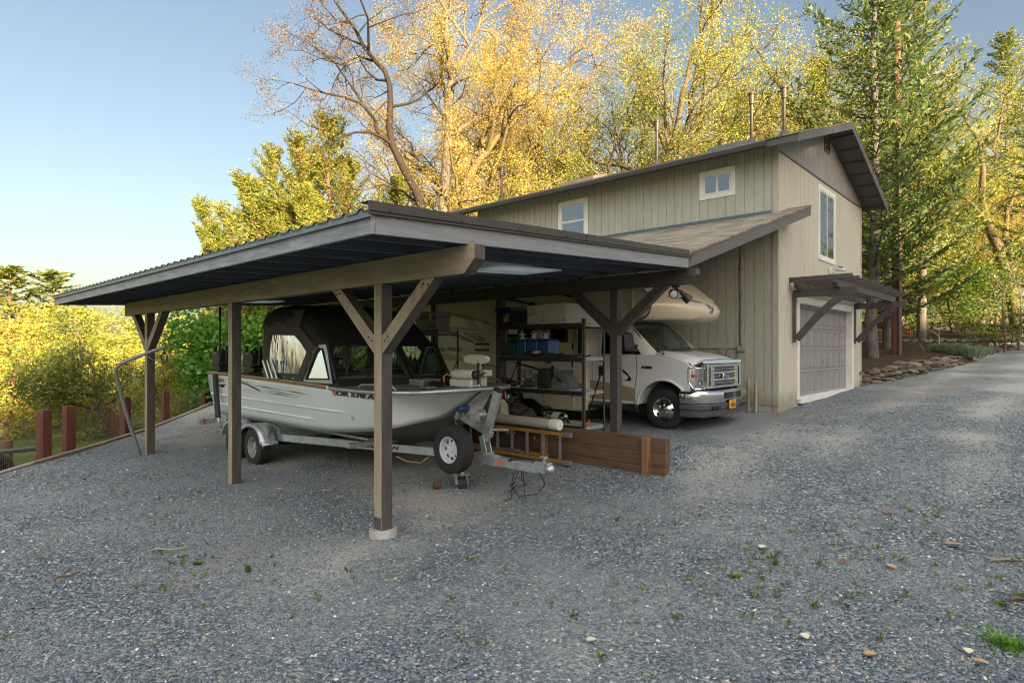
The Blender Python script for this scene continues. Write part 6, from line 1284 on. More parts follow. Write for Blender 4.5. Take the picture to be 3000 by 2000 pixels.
def tyre():
    R = thing('old_tyre', 'old black tyre standing half hidden behind the timber edging', 'tyre', (1.75, 13.75, -.2)); c = V3((1.55, 13.75, -.16)); d = V3((.45,-.85,.28)).normalized()
    w = MB().lathe([(.2,-.09),(.22,-.1),(.29,-.1),(.325,-.075),(.335,-.03),(.335,.03),(.325,.075),(.29,.1),(.22,.1),(.2,.09),(.22,.07),(.3,.06),(.3,-.06),(.22,-.07),(.2,-.09)], c, d, 44, cap=False)
    a = d.cross(V3((0,0,1))).normalized(); b = d.cross(a)
    for k in range(44):
        t_ = 2*PI*k/44; r_ = a*math.cos(t_)+b*math.sin(t_)
        for y in (-.06,-.02,.02,.06): w.bar(c+r_*.334+d*(y-.014), c+r_*.334+d*(y+.014), .022, .012, r_)
    w.build('tyre_body', RUBBER, R, smooth=35)
tyre()
R = thing('drain_pipe', 'blue grey pipe lying low behind the wire fence', 'pipe', (1.2, 14.6, .0)); MB().tube([(.0,13.6,.12),(1.6,14.4,.1),(2.6,15.0,.03)], .045, 12).build('pipe', plain('pipe_bluegrey', (.12,.15,.17), .5), R, smooth=60)

# ---------------------------------------------------------------- rocks, upper bed, garden bits
ROCKM = [plain('rock_'+n, c, .85, 0, .35, 9, .6, 16, dirt=.5) for n, c in (('brown', (.095,.065,.042)), ('grey', (.12,.105,.088)), ('pale', (.17,.14,.105)), ('mossy', (.075,.058,.03)))]
def stone_wall():
    R = thing('stone_wall', 'low dry stacked brown stone wall edging the mulch bed', 'wall', (25, 4, 1.1)); rr = random.Random(5); n = 0
    u = 20.75
    while u < 32.4 and n < 96:
        h = np.interp(u, [20.6,25,29,33], [.42,.38,.3,.14]); z = float(gz(u, rockv(u))) - .04; lay = 0
        w0 = rr.uniform(.24,.5); top = z + h*rr.uniform(.8,1.15)
        while z < top and n < 96:
            t_ = rr.uniform(.1,.18); w = w0*rr.uniform(.8,1.25)
            c = (u+rr.uniform(-.08,.08), rockv(u)+.02+.07*lay+rr.uniform(-.05,.05), z+t_/2)
            rockmb(c, (w*.62, rr.uniform(.18,.3), t_*.72), n+3, rr.uniform(-.3,.3)-.12).build('stone', rr.choice(ROCKM), R, smooth=28); z += t_*.92; lay += 1; n += 1
        u += w0*1.0
stone_wall()
G = 'rocks lining the upper edge of the gravel drive'
for k, (u, dv, s, mi, lab) in enumerate(((33.6,-.1,.24,2,'pale angular rock at the right end of the stone wall'),(34.4,.0,.2,1,'grey rock just beyond the end of the stone wall'),(36.6,.0,.34,0,'largest tan rock beside the blue green grass clump'),(37.6,.05,.3,1,'grey rock right of the large tan rock by the drive'),(38.8,.0,.22,3,'mossy small rock in the drive edging'),(40.0,.05,.3,1,'flat bluish rock in the upper drive edging'),(41.4,.0,.26,1,'bluish rock with pale top near the drive crest'),(43.0,.05,.3,2,'pale rock near the crest of the drive'),(45.0,.0,.26,0,'brown rock highest along the drive edge'))):
    v = float(rockv(u))+dv; tag(rockmb((u, v, float(gz(u,v))+s*.3), (s*1.1, s*.8, s*.6), 200+k, k).build('edging_rock', ROCKM[mi], None, smooth=28), lab, 'rock', G)
pd_ = lambda px, d: (.737*d + .6759*(px-1500)/1750*d, .6759*d - .737*(px-1500)/1750*d)
G = 'stones lining the garden path'
for k in range(22):
    px = 2640 + k*17; side = 1 if k % 2 else -1; x = (px-1500)/1750*30.5; d = float(np.interp(x, [-2,8,14,17,24,40], [29.5,30,30.6,30.8,31.3,33])) + side*(.5*float(np.interp(x, [-2,8,14,17,24,40], [3.6,3.4,2.6,.75,.55,.5]))+.12)
    u, v = pd_(px, d); s = .14 + .08*((k*7)%5)/5
    tag(rockmb((u, v, float(mulch_z(u,v))+.04), (s*1.3, s, s*.65), 300+k, k*1.3).build('path_stone', ROCKM[(1,2,0,1)[k%4]], None, smooth=28), 'low grey brown stone lining the narrow garden path above the mulch bed', 'stone', G)
def back_wall():
    R = thing('garden_wall', 'low dark block retaining wall along the back of the upper mulch bed', 'wall', (43, 6, 3.2))
    rr = random.Random(3); px = 2380; BW = plain('block_brown', (.085,.065,.05), .9, 0, .3, 5, .5, 14, dirt=.5)
    pts = []
    for k in range(30):
        x = 2400 + k*30; d = np.interp(x, [2380, 2520, 2780, 3000, 3300], [43, 42, 40.5, 37, 35]); pts.append((*pd_(x, d), d))
    for row in range(2):
        m = MB()
        for (a, b) in zip(pts[:-1], pts[1:]):
            A, B = V3((a[0],a[1],0)), V3((b[0],b[1],0)); za = float(mulch_z(a[0],a[1])) - .05 + row*.27; zb_ = float(mulch_z(b[0],b[1])) - .05 + row*.27
            j = rr.uniform(-.02,.02); m.bar(A+V3((0,j,za+.13)), B.lerp(A,.02)+V3((0,j,zb_+.13)), .25, .262)
        m.build('block_course', BW, R, bevel=.02)
back_wall()
def pole():
    u, v = pd_(2627, 25); z = float(mulch_z(u, v)); R = thing('utility_pole', 'reddish brown wooden utility pole with a black conduit strip, between fir trunks', 'pole', (u, v, z))
    MB().tube([(u,v,z-.3),(u,v,z+5),(u,v,z+14)], [.19,.175,.14], 14).build('pole_shaft', wood('pole_wood', (.1,.045,.026), (.2,.095,.055), 'z', .8, .5), R, smooth=60)
    MB().box(u-.235, u-.15, v-.13, v-.05, z-.1, z+9).build('conduit_strip', BLACKP, R); MB().bar((u-.2,v-.12,z+2.9), (u-.2,v-.12,z+3.05), .08, .04).build('marker_tag', plain('tag_orange', (.7,.22,.02), .5), R)
    MB().tube([(u,v,z+12.5),(u+8,v-3.4,z+11.8),(u+16,v-7,z+12.2)], .016, 5).build('power_line', BLACKP, R)
pole()
u, v = pd_(2667, 33); z = float(mulch_z(u, v)); R = thing('marker_flag', 'small red marker flag standing in the dark mulch', 'flag', (u, v, z)); MB().cyl((u,v,z-.05),(u,v,z+.5),.008,6).build('flag_stick', STEEL, R); MB().box(u-.05,u+.05,v-.01,v+.01,z+.12,z+.48).build('flag_cloth', plain('flag_red', (.6,.02,.02), .6), R)

# ---------------------------------------------------------------- small things on the gravel
PINE = plain('cone_brown', (.1,.045,.02), .8, 0, .3, 12)
m = MB(); c = V3((5.4, 6.37, float(gz(5.4,6.37))+.05)); ax = V3((.8,.5,.15)).normalized(); a = ax.cross(V3((0,0,1))).normalized(); b = ax.cross(a)
for k in range(70):
    t_ = k/70; ang = k*2.4; r_ = .055*math.sin(PI*(.12+.83*t_)); d = a*math.cos(ang)+b*math.sin(ang); p = c + ax*(t_-.5)*.14
    q = p + d*r_ + ax*.012; e = d.cross(ax)*.014; m.add([p+e*.6, p-e*.6, q-e+ax*.01, q+d*.012+ax*.016, q+e+ax*.01], [(0,1,2,3,4)])
tag(m.build('pine_cone', PINE), 'brown open pine cone lying on the gravel left of the trailer jack', 'pine cone')
LEAFC = [plain('dry_leaf_'+n, c, .8, 0, .25, 20) for n, c in (('tan', (.4,.26,.14)), ('pale', (.55,.5,.36)), ('rust', (.25,.095,.04)))]
def leaf(u, v, s, rot, mi, lab, lobes=4):
    s *= .72
    z = float(np.maximum(gz(u, v), pad_z(u, v) if u > 7.72 and v > 3 else -9))+.022; m = MB(); L = []
    for k in range(4*lobes+1):
        t_ = k/(4*lobes); w = (.42*math.sin(PI*min(.97, t_*.93+.04))**.7)*(1 if k % 2 else .55)*s; L.append((t_*s, w, .02*math.sin(t_*5)*s+.25*w))
    pts = [(x, y, z_) for x, y, z_ in L] + [(x, -y, z_*.6) for x, y, z_ in L[::-1]]
    ca, sa = math.cos(rot), math.sin(rot); m.add([(u+x*ca-y*sa, v+x*sa+y*ca, z+z_+.01) for x, y, z_ in pts], [(i, i+1, len(pts)-2-i, len(pts)-1-i) for i in range(len(L)-1)])
    o = m.build('fallen_leaf', LEAFC[mi]); so = o.modifiers.new('t', 'SOLIDIFY'); so.thickness = .002; tag(o, lab, 'leaf', 'dry leaves fallen on the gravel')
PX = lambda px, py, z: (lambda d: (*pd_(px, d),))((2.0-z)*1750/(py-1022))
for k, (px, py, z, s, mi, lab) in enumerate(((2228,1572,.2,.13,1,'pale lobed oak leaf on the gravel right of centre'),(2822,1370,.9,.2,0,'tan leaf lying on the upper drive at far right'),(2352,1802,.15,.11,1,'small pale oak leaf in the right foreground gravel'),(2532,1838,.2,.12,0,'tan curled leaf in the right foreground, left of the pale one'),(2895,1852,.25,.12,0,'broad tan leaf near the right edge of the foreground'),(2838,1812,.25,.1,1,'small pale leaf near the right edge'),(2460,1573,.3,.1,2,'rust brown curled leaf right of the pale oak leaf'),(2621,1576,.35,.13,0,'long tan leaf in the middle right gravel'),(840,1541,0,.13,2,'rust brown leaf left of the concrete pier'),(815,1437,0,.14,0,'light brown leaf behind the nearest carport post'),(950,1449,0,.1,0,'small tan leaf near the front post under the carport edge'),(1660,1978,.1,.12,2,'rust brown leaf at the bottom edge of the picture'),(2600,1402,.6,.12,2,'dark red brown leaf on the upper gravel'),(1719,1830,.12,.1,1,'pale leaf scrap at the lower centre foreground'),(2062,1435,.35,.11,0,'tan leaf right of the timber wall end'))):
    u, v = PX(px, py, z); leaf(u, v, s, k*1.9, mi, lab)
def stick(px, py, z, L, rot, r_, mi, lab):
    u, v = PX(px, py, z); z = float(gz(u, v))+.03; ca, sa = math.cos(rot), math.sin(rot); tag(MB().tube([(u+t_*L*ca-.02*math.sin(t_*6)*sa, v+t_*L*sa+.02*math.sin(t_*6)*ca, z+.006*math.sin(t_*9)) for t_ in np.linspace(0,1,7)], [r_*.5,r_,r_,r_*.9,r_*.8,r_*.7,r_*.4], 6).build('twig', mi, None, smooth=60), lab, 'twig', 'twigs lying on the gravel')
BKD = plain('twig_brown', (.13,.085,.05), .85); BKL = plain('twig_tan', (.3,.24,.16), .85)
stick(440,1613,.0,.32,-.6,.012,BKL,'thick tan twig in the left foreground gravel'); stick(2900,1525,.5,.8,-.9,.012,BKL,'long tan branch piece near the right edge'); stick(160,1706,0,.2,.3,.01,BKD,'short brown twig in the left foreground'); stick(2960,1632,.4,.3,-.8,.014,BKD,'stout brown twig by the right edge'); stick(100,1640,0,.22,-.7,.008,BKD,'thin brown twig near the left edge'); stick(730,1385,0,.3,.2,.008,BKL,'thin tan twig beside the trailer wheel')
for u, v, s, mi, lab in ((13.0,4.35,.06,2,'rusty metal scrap by the house corner, left piece'),(13.1,4.15,.05,0,'tan leaf scrap by the house corner')): leaf(u, v, s*2.5, u, mi, lab)
# ---------------------------------------------------------------- trees and plants
def leaf_mat(name, stops, trans=.42):
    t = NT(name); a = t.n('ShaderNodeAttribute', attribute_name='tone'); oi = t.n('ShaderNodeObjectInfo')
    f = t.math('ADD', a.outputs['Fac'], t.math('MULTIPLY_ADD', oi.outputs['Random'], .16, -.08), 0, True)
    c = t.ramp(f, stops); d = t.n('ShaderNodeBsdfDiffuse'); t.l(c, d.inputs[0]); tr = t.n('ShaderNodeBsdfTranslucent'); tc = t.mix(.35, c, t.mix(1, c, (1.5,1.35,.5), 'MULTIPLY')); t.l(tc, tr.inputs[0])
    g = t.n('ShaderNodeBsdfGlossy'); g.inputs['Roughness'].default_value = .5; g.inputs[0].default_value = (.6,.6,.6,1)
    m = t.n('ShaderNodeMixShader'); m.inputs[0].default_value = trans; t.l(d.outputs[0], m.inputs[1]); t.l(tr.outputs[0], m.inputs[2])
    m2 = t.n('ShaderNodeMixShader'); m2.inputs[0].default_value = .04; t.l(m.outputs[0], m2.inputs[1]); t.l(g.outputs[0], m2.inputs[2]); t.l(m2.outputs[0], t.out.inputs[0]); return t.m
L_GOLD = leaf_mat('leaf_gold', [(0,(.2,.18,.035)),(.35,(.42,.34,.065)),(.65,(.6,.44,.12)),(.88,(.66,.44,.15)),(1,(.52,.28,.1))])
L_BRZ = leaf_mat('leaf_bronze', [(0,(.07,.06,.015)),(.4,(.16,.11,.025)),(.8,(.3,.16,.045)),(1,(.36,.2,.07))], .3)
L_YEL = leaf_mat('leaf_yellowgreen', [(0,(.1,.14,.025)),(.4,(.29,.33,.045)),(.75,(.5,.45,.07)),(1,(.62,.48,.12))])
L_GRN = leaf_mat('leaf_green', [(0,(.05,.085,.02)),(.5,(.13,.185,.03)),(.85,(.25,.27,.05)),(1,(.36,.3,.06))])
L_VIV = leaf_mat('leaf_vivid', [(0,(.05,.14,.02)),(.5,(.12,.29,.035)),(1,(.25,.42,.06))])
L_LIME = leaf_mat('leaf_lime', [(0,(.06,.12,.01)),(.5,(.12,.2,.015)),(1,(.22,.26,.03))])
L_FIR = leaf_mat('needles_fir', [(0,(.035,.07,.02)),(.5,(.085,.14,.032)),(.85,(.18,.21,.045)),(1,(.3,.27,.06))], .25)
L_FIRY = leaf_mat('needles_sunny', [(0,(.05,.08,.02)),(.5,(.14,.18,.03)),(1,(.36,.32,.06))], .3)
L_CYP = leaf_mat('needles_cypress', [(0,(.06,.09,.018)),(.5,(.2,.23,.035)),(1,(.46,.4,.07))], .28)
L_BLUE = leaf_mat('leaf_bluegreen', [(0,(.3,.4,.3)),(.6,(.45,.58,.42)),(1,(.65,.68,.45))])
def bark_mat(name, a, b, moss=0):
    t = NT(name); p = t.obj(); n = t.noise(t.map(p, (9,9,1.6)), 2.2, 6, .7); c = t.ramp(n, [(.3, a), (.7, b)])
    if moss: c = t.mix(t.ramp(t.noise(p, 1.6, 6, .7), [(.46, 0), (.58, moss)]), c, (.16,.13,.015))
    return t.pbr(c, .9, 0, t.bump(n, .9, .03), .2)
B_OAK = bark_mat('bark_oak', (.085,.065,.05), (.24,.185,.14)); B_MOSS = bark_mat('bark_mossy', (.07,.052,.035), (.19,.145,.095), .6); B_FIR = bark_mat('bark_fir', (.055,.045,.04), (.19,.165,.145)); B_RED = bark_mat('bark_red', (.13,.06,.035), (.25,.13,.075))

def rot_dir(d, ang, az):
    a = d.cross(V3((0,0,1))); 
    if a.length < 1e-3: a = V3((1,0,0))
    a.normalize(); b = d.cross(a); return (d*math.cos(ang) + (a*math.cos(az)+b*math.sin(az))*math.sin(ang)).normalized()
class Skel:
    def __init__(s, seed): s.r = random.Random(seed); s.br = []; s.tips = []
    def grow(s, p, d, L, r0, lvl, P):
        R = s.r; n = max(3, int(L/P['seg'][lvl])); pts = [p.copy()]; rad = [r0]; q = p.copy(); d = d.copy(); w = P['wig'][lvl]
        for k in range(n):
            d = (d + V3((R.gauss(0,w), R.gauss(0,w), R.gauss(0,w)+P['up'][lvl]))).normalized(); q = q + d*(L/n); pts.append(q.copy()); rad.append(r0*(1-(1-P['taper'])*(k+1)/n))
        s.add(pts, rad, lvl, P)
    def add(s, pts, rad, lvl, P):
        R = s.r; s.br.append((pts, rad, lvl)); n = len(pts)-1; L = sum((pts[i+1]-pts[i]).length for i in range(n))
        if lvl >= P['max']:
            for k in range(n+1):
                if k >= n*.25: s.tips.append((pts[k], (pts[min(k+1,n)]-pts[max(0,k-1)]).normalized()))
            return
        nc = max(1, int(P['n'][lvl]*(.75+R.random()*.5)*(min(1.3, L/P['len'][lvl]) if lvl else 1)))
        for c in range(nc):
            t = P['from'][lvl] + (1-P['from'][lvl])*(c+R.random())/nc; f = t*n; i = min(n-1, int(f)); p = pts[i].lerp(pts[i+1], f-i); d = (pts[i+1]-pts[i]).normalized(); r = rad[i]+(rad[i+1]-rad[i])*(f-i)
            L2 = P['len'][lvl+1]*(.6+.7*R.random())*(1.15-.55*t if lvl == 0 else 1.05-.3*t)
            dd = rot_dir(d, P['ang'][lvl]*(.75+.5*R.random()), R.random()*6.28); s.grow(p, dd, L2, min(r*.72, P['rad'][lvl+1]*(.8+.4*R.random())), lvl+1, P)
        s.grow(pts[-1], (pts[-1]-pts[-2]).normalized(), P['len'][lvl+1]*.8, rad[-1], lvl+1, P)
    def wood(s, name, mat, parent, minlvl=0):
        m = MB(); sides = (10, 7, 5, 4, 3)
        for pts, rad, lvl in s.br: m.tube(pts, rad, sides[min(lvl, 4)], cap=False)
        return m.build(name, mat, parent, smooth=80, local=True)
OAKP = dict(max=4, seg=(.8,.55,.35,.22,.14), wig=(.07,.2,.26,.28,.3), up=(.03,.05,.04,.03,.02), taper=.45, n=(9,6,6,4), **{'from': (.34,.22,.18,.12)}, len=(8,5.2,2.5,1.15,.5), rad=(.2,.115,.045,.018,.007), ang=(.95,.85,.8,.75))
def leafquads(tips, per, spread, size, rng, aspect=.62, droop=0, big=0, tonefn=None):
    P = np.array([[p.x,p.y,p.z] for p, d in tips]); n = len(P)
    C = np.repeat(P, per, 0) + rng.normal(0, spread, (n*per, 3)); N = len(C); C[:,2] -= droop*np.abs(rng.normal(0,1,N))*spread
    a = rng.normal(0,1,(N,3)); a[:,2] *= .6; a /= np.linalg.norm(a,axis=1)[:,None]; b = rng.normal(0,1,(N,3)); b -= a*(a*b).sum(1)[:,None]; b /= np.linalg.norm(b,axis=1)[:,None]
    s = size*rng.uniform(.55,1.25,(N,1)); 
    V = np.stack([C-a*s, C+b*s*aspect, C+a*s, C-b*s*aspect], 1).reshape(-1,3); F = np.arange(N*4).reshape(N,4)
    clus = np.repeat(rng.beta(2,2,n), per); tone = np.clip(clus*.85+rng.uniform(0,.16,N), 0, 1)
    return V, F, tone
def oak_mesh(name, seed, leafmat, bark, per=3, size=.075, spread=.16, P=OAKP, H=9, lean=(0,0), r=.2, thin=1.0, trunkpts=None, extra=None):
    R = thing(name, 'x', 'tree'); S = Skel(seed)
    if trunkpts: 
        for pts, r0, r1, lvl in trunkpts: S.add([V3(p) for p in pts], list(np.linspace(r0, r1, len(pts))), lvl, P)
    else: S.grow(V3((0,0,-.3)), V3((lean[0],lean[1],1)).normalized(), H, r, 0, P)
    tr = S.wood('trunk', bark, R); tips = S.tips
    rng = np.random.default_rng(seed)
    if thin < 1: tips = [t for t in tips if rng.random() < thin]
    V, F, T = leafquads(tips, per, spread, size, rng); npmesh('crown', V, F, leafmat, R, attr=T)
    return R
def place(R, loc, rz, sc, label, leaf=None, bark=None, group=None, first=False):
    o = R if first else copy_tree(R)
    o.location = loc; o.rotation_euler = (0, 0, rz); o.scale = (sc, sc, sc) if not isinstance(sc, tuple) else sc; o['label'] = label
    if group: o['group'] = group
    for c in o.children:
        mm = leaf if c.name.startswith('crown') else bark
        if mm is not None and c.material_slots: c.material_slots[0].link = 'OBJECT'; c.material_slots[0].material = mm
    return o
GO = 'golden oaks behind the house'; GY = 'trees on the slope below the yard'; GR = 'trees beyond the mulch bed'
# --- the bare leaning oak, limbs set out from its silhouette
def at(px, py, d): u, v = pd_(px, d); return V3((u, v, 2+(1022-py)/1750*d))
def pts_(L, d, rel): return [at(x, y, d+o) - rel for x, y, o in L]
B1 = V3((*pd_(1245, 24), .6))
T1 = [(pts_([(1275,1085,0),(1262,800,0),(1245,640,0),(1220,562,0),(1180,490,0),(1149,424,0),(1140,370,.2),(1144,300,.3),(1142,250,.3),(1128,210,.3),(1100,180,.2),(1064,134,0),(1040,85,-.2),(1010,45,-.3),(985,10,-.3),(960,-40,-.4)], 24, B1), .2, .03, 0),
      (pts_([(1149,424,0),(1118,402,-.4),(1085,388,-.7),(1040,388,-1),(1000,402,-1.2),(985,420,-1.3)], 24, B1), .085, .02, 1),
      (pts_([(1106,392,-.3),(1098,350,-.2),(1065,310,0),(1045,275,.2),(1010,225,.4),(985,190,.5),(955,160,.6),(915,135,.7)], 24, B1), .08, .014, 1),
      (pts_([(1060,305,0),(1010,285,-.3),(960,275,-.5),(910,262,-.6),(860,245,-.7),(835,240,-.7)], 24, B1), .06, .01, 1),
      (pts_([(1100,182,.2),(1050,165,.6),(1000,190,.9),(940,172,1.1),(890,150,1.2)], 24, B1), .055, .01, 1),
      (pts_([(1143,290,.3),(1120,310,-.2),(1105,325,-.3),(1090,345,-.4)], 24, B1), .04, .012, 2), (pts_([(1142,240,.3),(1135,268,.6),(1115,280,.9),(1090,290,1.1)], 24, B1), .04, .012, 2),
      (pts_([(1064,134,0),(1010,110,.3),(960,85,.5),(935,60,.5)], 24, B1), .05, .01, 1), (pts_([(1030,70,-.2),(985,60,-.6),(950,20,-.8),(930,-10,-.9)], 24, B1), .04, .01, 1),
      (pts_([(1048,100,-.1),(1080,60,.3),(1110,40,.6),(1140,10,.8)], 24, B1), .045, .01, 1), (pts_([(1230,600,0),(1180,560,.6),(1120,540,1),(1060,560,1.3)], 24, B1), .05, .01, 1)]
P1 = dict(OAKP, n=(5,4,5,4), len=(8,3.2,1.7,.85,.42), rad=(.2,.06,.028,.013,.006))
B_DARK = bark_mat('bark_dark', (.018,.013,.011), (.055,.04,.03))
place(oak_mesh('leaning_oak', 21, L_BRZ, B_DARK, per=7, size=.034, spread=.13, P=P1, trunkpts=T1, thin=1), B1, 0, 1, 'sparse dark limbed oak leaning left against the open sky', first=True)
B2 = V3((*pd_(1294, 25), .6))
T2 = [(pts_([(1290,1085,0),(1294,800,0),(1299,625,0),(1304,530,0),(1310,446,0),(1316,350,0),(1319,268,0),(1323,232,0)], 25, B2), .25, .15, 1), (pts_([(1323,232,0),(1345,195,.2),(1359,170,.3),(1378,140,.4),(1395,100,.4),(1410,50,.3),(1420,-20,.2),(1425,-90,.2)], 25, B2), .13, .03, 0),
      (pts_([(1323,232,0),(1310,190,-.4),(1283,150,-.8),(1255,120,-1),(1220,100,-1.2)], 25, B2), .07, .015, 1), (pts_([(1332,393,0),(1360,370,.5),(1395,348,.9),(1448,312,1.4),(1500,290,1.6)], 25, B2), .1, .02, 1),
      (pts_([(1318,260,0),(1340,240,-.6),(1380,225,-1),(1430,215,-1.3)], 25, B2), .07, .015, 1), (pts_([(1328,225,0),(1322,150,.6),(1310,90,1),(1300,20,1.3),(1290,-60,1.4)], 25, B2), .1, .02, 0)]
P2 = dict(OAKP, n=(6,5,6,4), len=(8,4,2.1,1.0,.48), rad=(.2,.08,.035,.015,.006))
place(oak_mesh('tall_oak', 22, L_GOLD, B_OAK, per=12, size=.031, spread=.14, P=P2, trunkpts=T2), B2, 0, 1, 'tall straight trunked golden oak right of the leaning oak', first=True)
B3 = V3((*pd_(1340, 26), .8))
T3 = [(pts_([(1335,1085,0),(1346,625,0),(1360,565,0),(1377,513,0),(1400,475,.2),(1426,446,.3),(1457,402,.5),(1493,370,.7),(1540,325,.9),(1600,268,1.1),(1650,200,1.2)], 26, B3), .22, .05, 0), (pts_([(1426,446,.3),(1440,400,-.3),(1450,340,-.6),(1470,280,-.8),(1480,220,-1)], 26, B3), .1, .02, 1), (pts_([(1493,370,.7),(1490,300,.2),(1510,240,0),(1520,170,0),(1525,110,0)], 26, B3), .09, .02, 1)]
place(oak_mesh('mossy_oak', 23, L_GOLD, B_MOSS, per=12, size=.031, spread=.14, P=P2, trunkpts=T3), B3, 0, 1, 'moss barked oak leaning right behind the carport roof', first=True)
OA = oak_mesh('oak_tree', 31, L_GOLD, B_OAK, per=12, size=.031, spread=.14, H=8.5, r=.22)
OB = oak_mesh('oak_tree', 32, L_YEL, B_OAK, per=13, size=.033, spread=.15, H=9.5, r=.24, lean=(.2,.1))
OC = oak_mesh('oak_tree', 33, L_GRN, B_OAK, per=14, size=.034, spread=.16, H=6.5, r=.2, P=dict(OAKP, **{'from': (.25,.2,.18,.12)}, ang=(1.15,.9,.8,.75)))
OD = oak_mesh('oak_tree', 34, L_GRN, B_OAK, per=5, size=.07, spread=.17, H=2.9, r=.16, P=dict(OAKP, **{'from': (.28,.2,.18,.12)}, ang=(1.25,.9,.8,.75), n=(9,6,6,4), len=(4,2.9,1.5,.75,.36), rad=(.2,.09,.04,.016,.006), up=(.03,.04,.03,.02,.01)))
def topz(R): return max(max(v.co.z for v in c.data.vertices) for c in R.children)
TOP = {}
def tz(u, v): return float(lawn_z(u, v)) if edge_s(u, v) > -.5 or u < 20 else float(max(lawn_z(u, v), min(mulch_z(u, v), 4) if .737*u+.676*v < 47 else 0))
used = set()
def put(R, px, d, rz, sc, lab, leaf=None, bark=None, grp=None, z=None, dz=0, top=None):
    u, v = pd_(px, d)
    if top is not None:
        if R.name not in TOP: TOP[R.name] = topz(R)
        k = (2+(1022-top)/1750*d - (tz(u, v) if z is None else z))/TOP[R.name]; sc = (k*sc[0], k*sc[1], k) if isinstance(sc, tuple) else (k*sc, k*sc, k)
    first = R.name not in used; used.add(R.name)
    return place(R, (u, v, (tz(u, v) if z is None else z)+dz-.1), rz, sc, lab, leaf, bark, grp, first)
# behind the house, left to right
for a in ((OA,1455,31,.3,1.25,'golden oak left of the four roof flues, behind the house end',L_GOLD,B_OAK,1.0),(OB,1580,28.5,1.9,1.2,'golden oak with a forked trunk behind the house eave',L_GOLD,B_MOSS,1.0),(OA,1700,33,2.5,1.35,'broad golden oak above the middle of the house roof',L_GOLD,B_OAK,1.2),
          (OB,1790,29,4.0,1.2,'yellow green oak rising behind the upper house window',L_YEL,B_MOSS,1.2),(OA,1985,27.5,.9,1.15,'yellow green oak with thick stems behind the leftmost tall flue',L_YEL,B_OAK,1.3),(OB,2080,31,2.9,1.25,'dark stemmed oak right of the small upper window',L_YEL,B_OAK,1.4),
          (OA,2190,29,4.4,1.2,'bright yellow oak between the two tallest flues',L_YEL,B_MOSS,1.5),(OB,2290,32,5.2,1.3,'green tinged oak behind the roof ridge',L_YEL,B_OAK,1.6),(OC,2300,34,1.1,1.35,'leafy green oak behind the gable peak',L_YEL,B_OAK,1.6),(OA,1380,37,3.3,1.4,'pale golden oak set back behind the mossy oak',L_GOLD,B_OAK,.8),
          (OB,1530,39,.2,1.45,'far golden oak seen between the nearer crowns',L_GOLD,B_OAK,1.0),(OA,1890,38,5.6,1.5,'far yellow oak filling the gap above the roof',L_GOLD,B_OAK,1.4),(OB,2220,42,1.3,1.5,'farthest yellow oak above the house ridge',L_YEL,B_OAK,1.8),(OA,1190,33,1.2,.85,'low golden oak behind the carport roof peak',L_GOLD,B_OAK,.2),
          (OC,1130,29,2.2,.75,'bushy golden scrub oak between cypress and oaks',L_GOLD,B_OAK,.2),(OC,1250,31,4.9,.9,'bushy olive oak low behind the leaning oak',L_YEL,B_OAK,.3),(OC,1420,28,.4,.9,'low bushy oak left of the shortest roof flue',L_YEL,B_OAK,.6),(OC,1640,31,3.6,1.15,'dense olive oak behind the left house window',L_YEL,B_OAK,1.0),(OC,1900,30,5.1,1.2,'dense dark oak low behind the house roof',L_GRN,B_OAK,1.0)):
    put(a[0], a[1], a[2], a[3], a[4], a[5], a[6], a[7], GO, z=a[8])

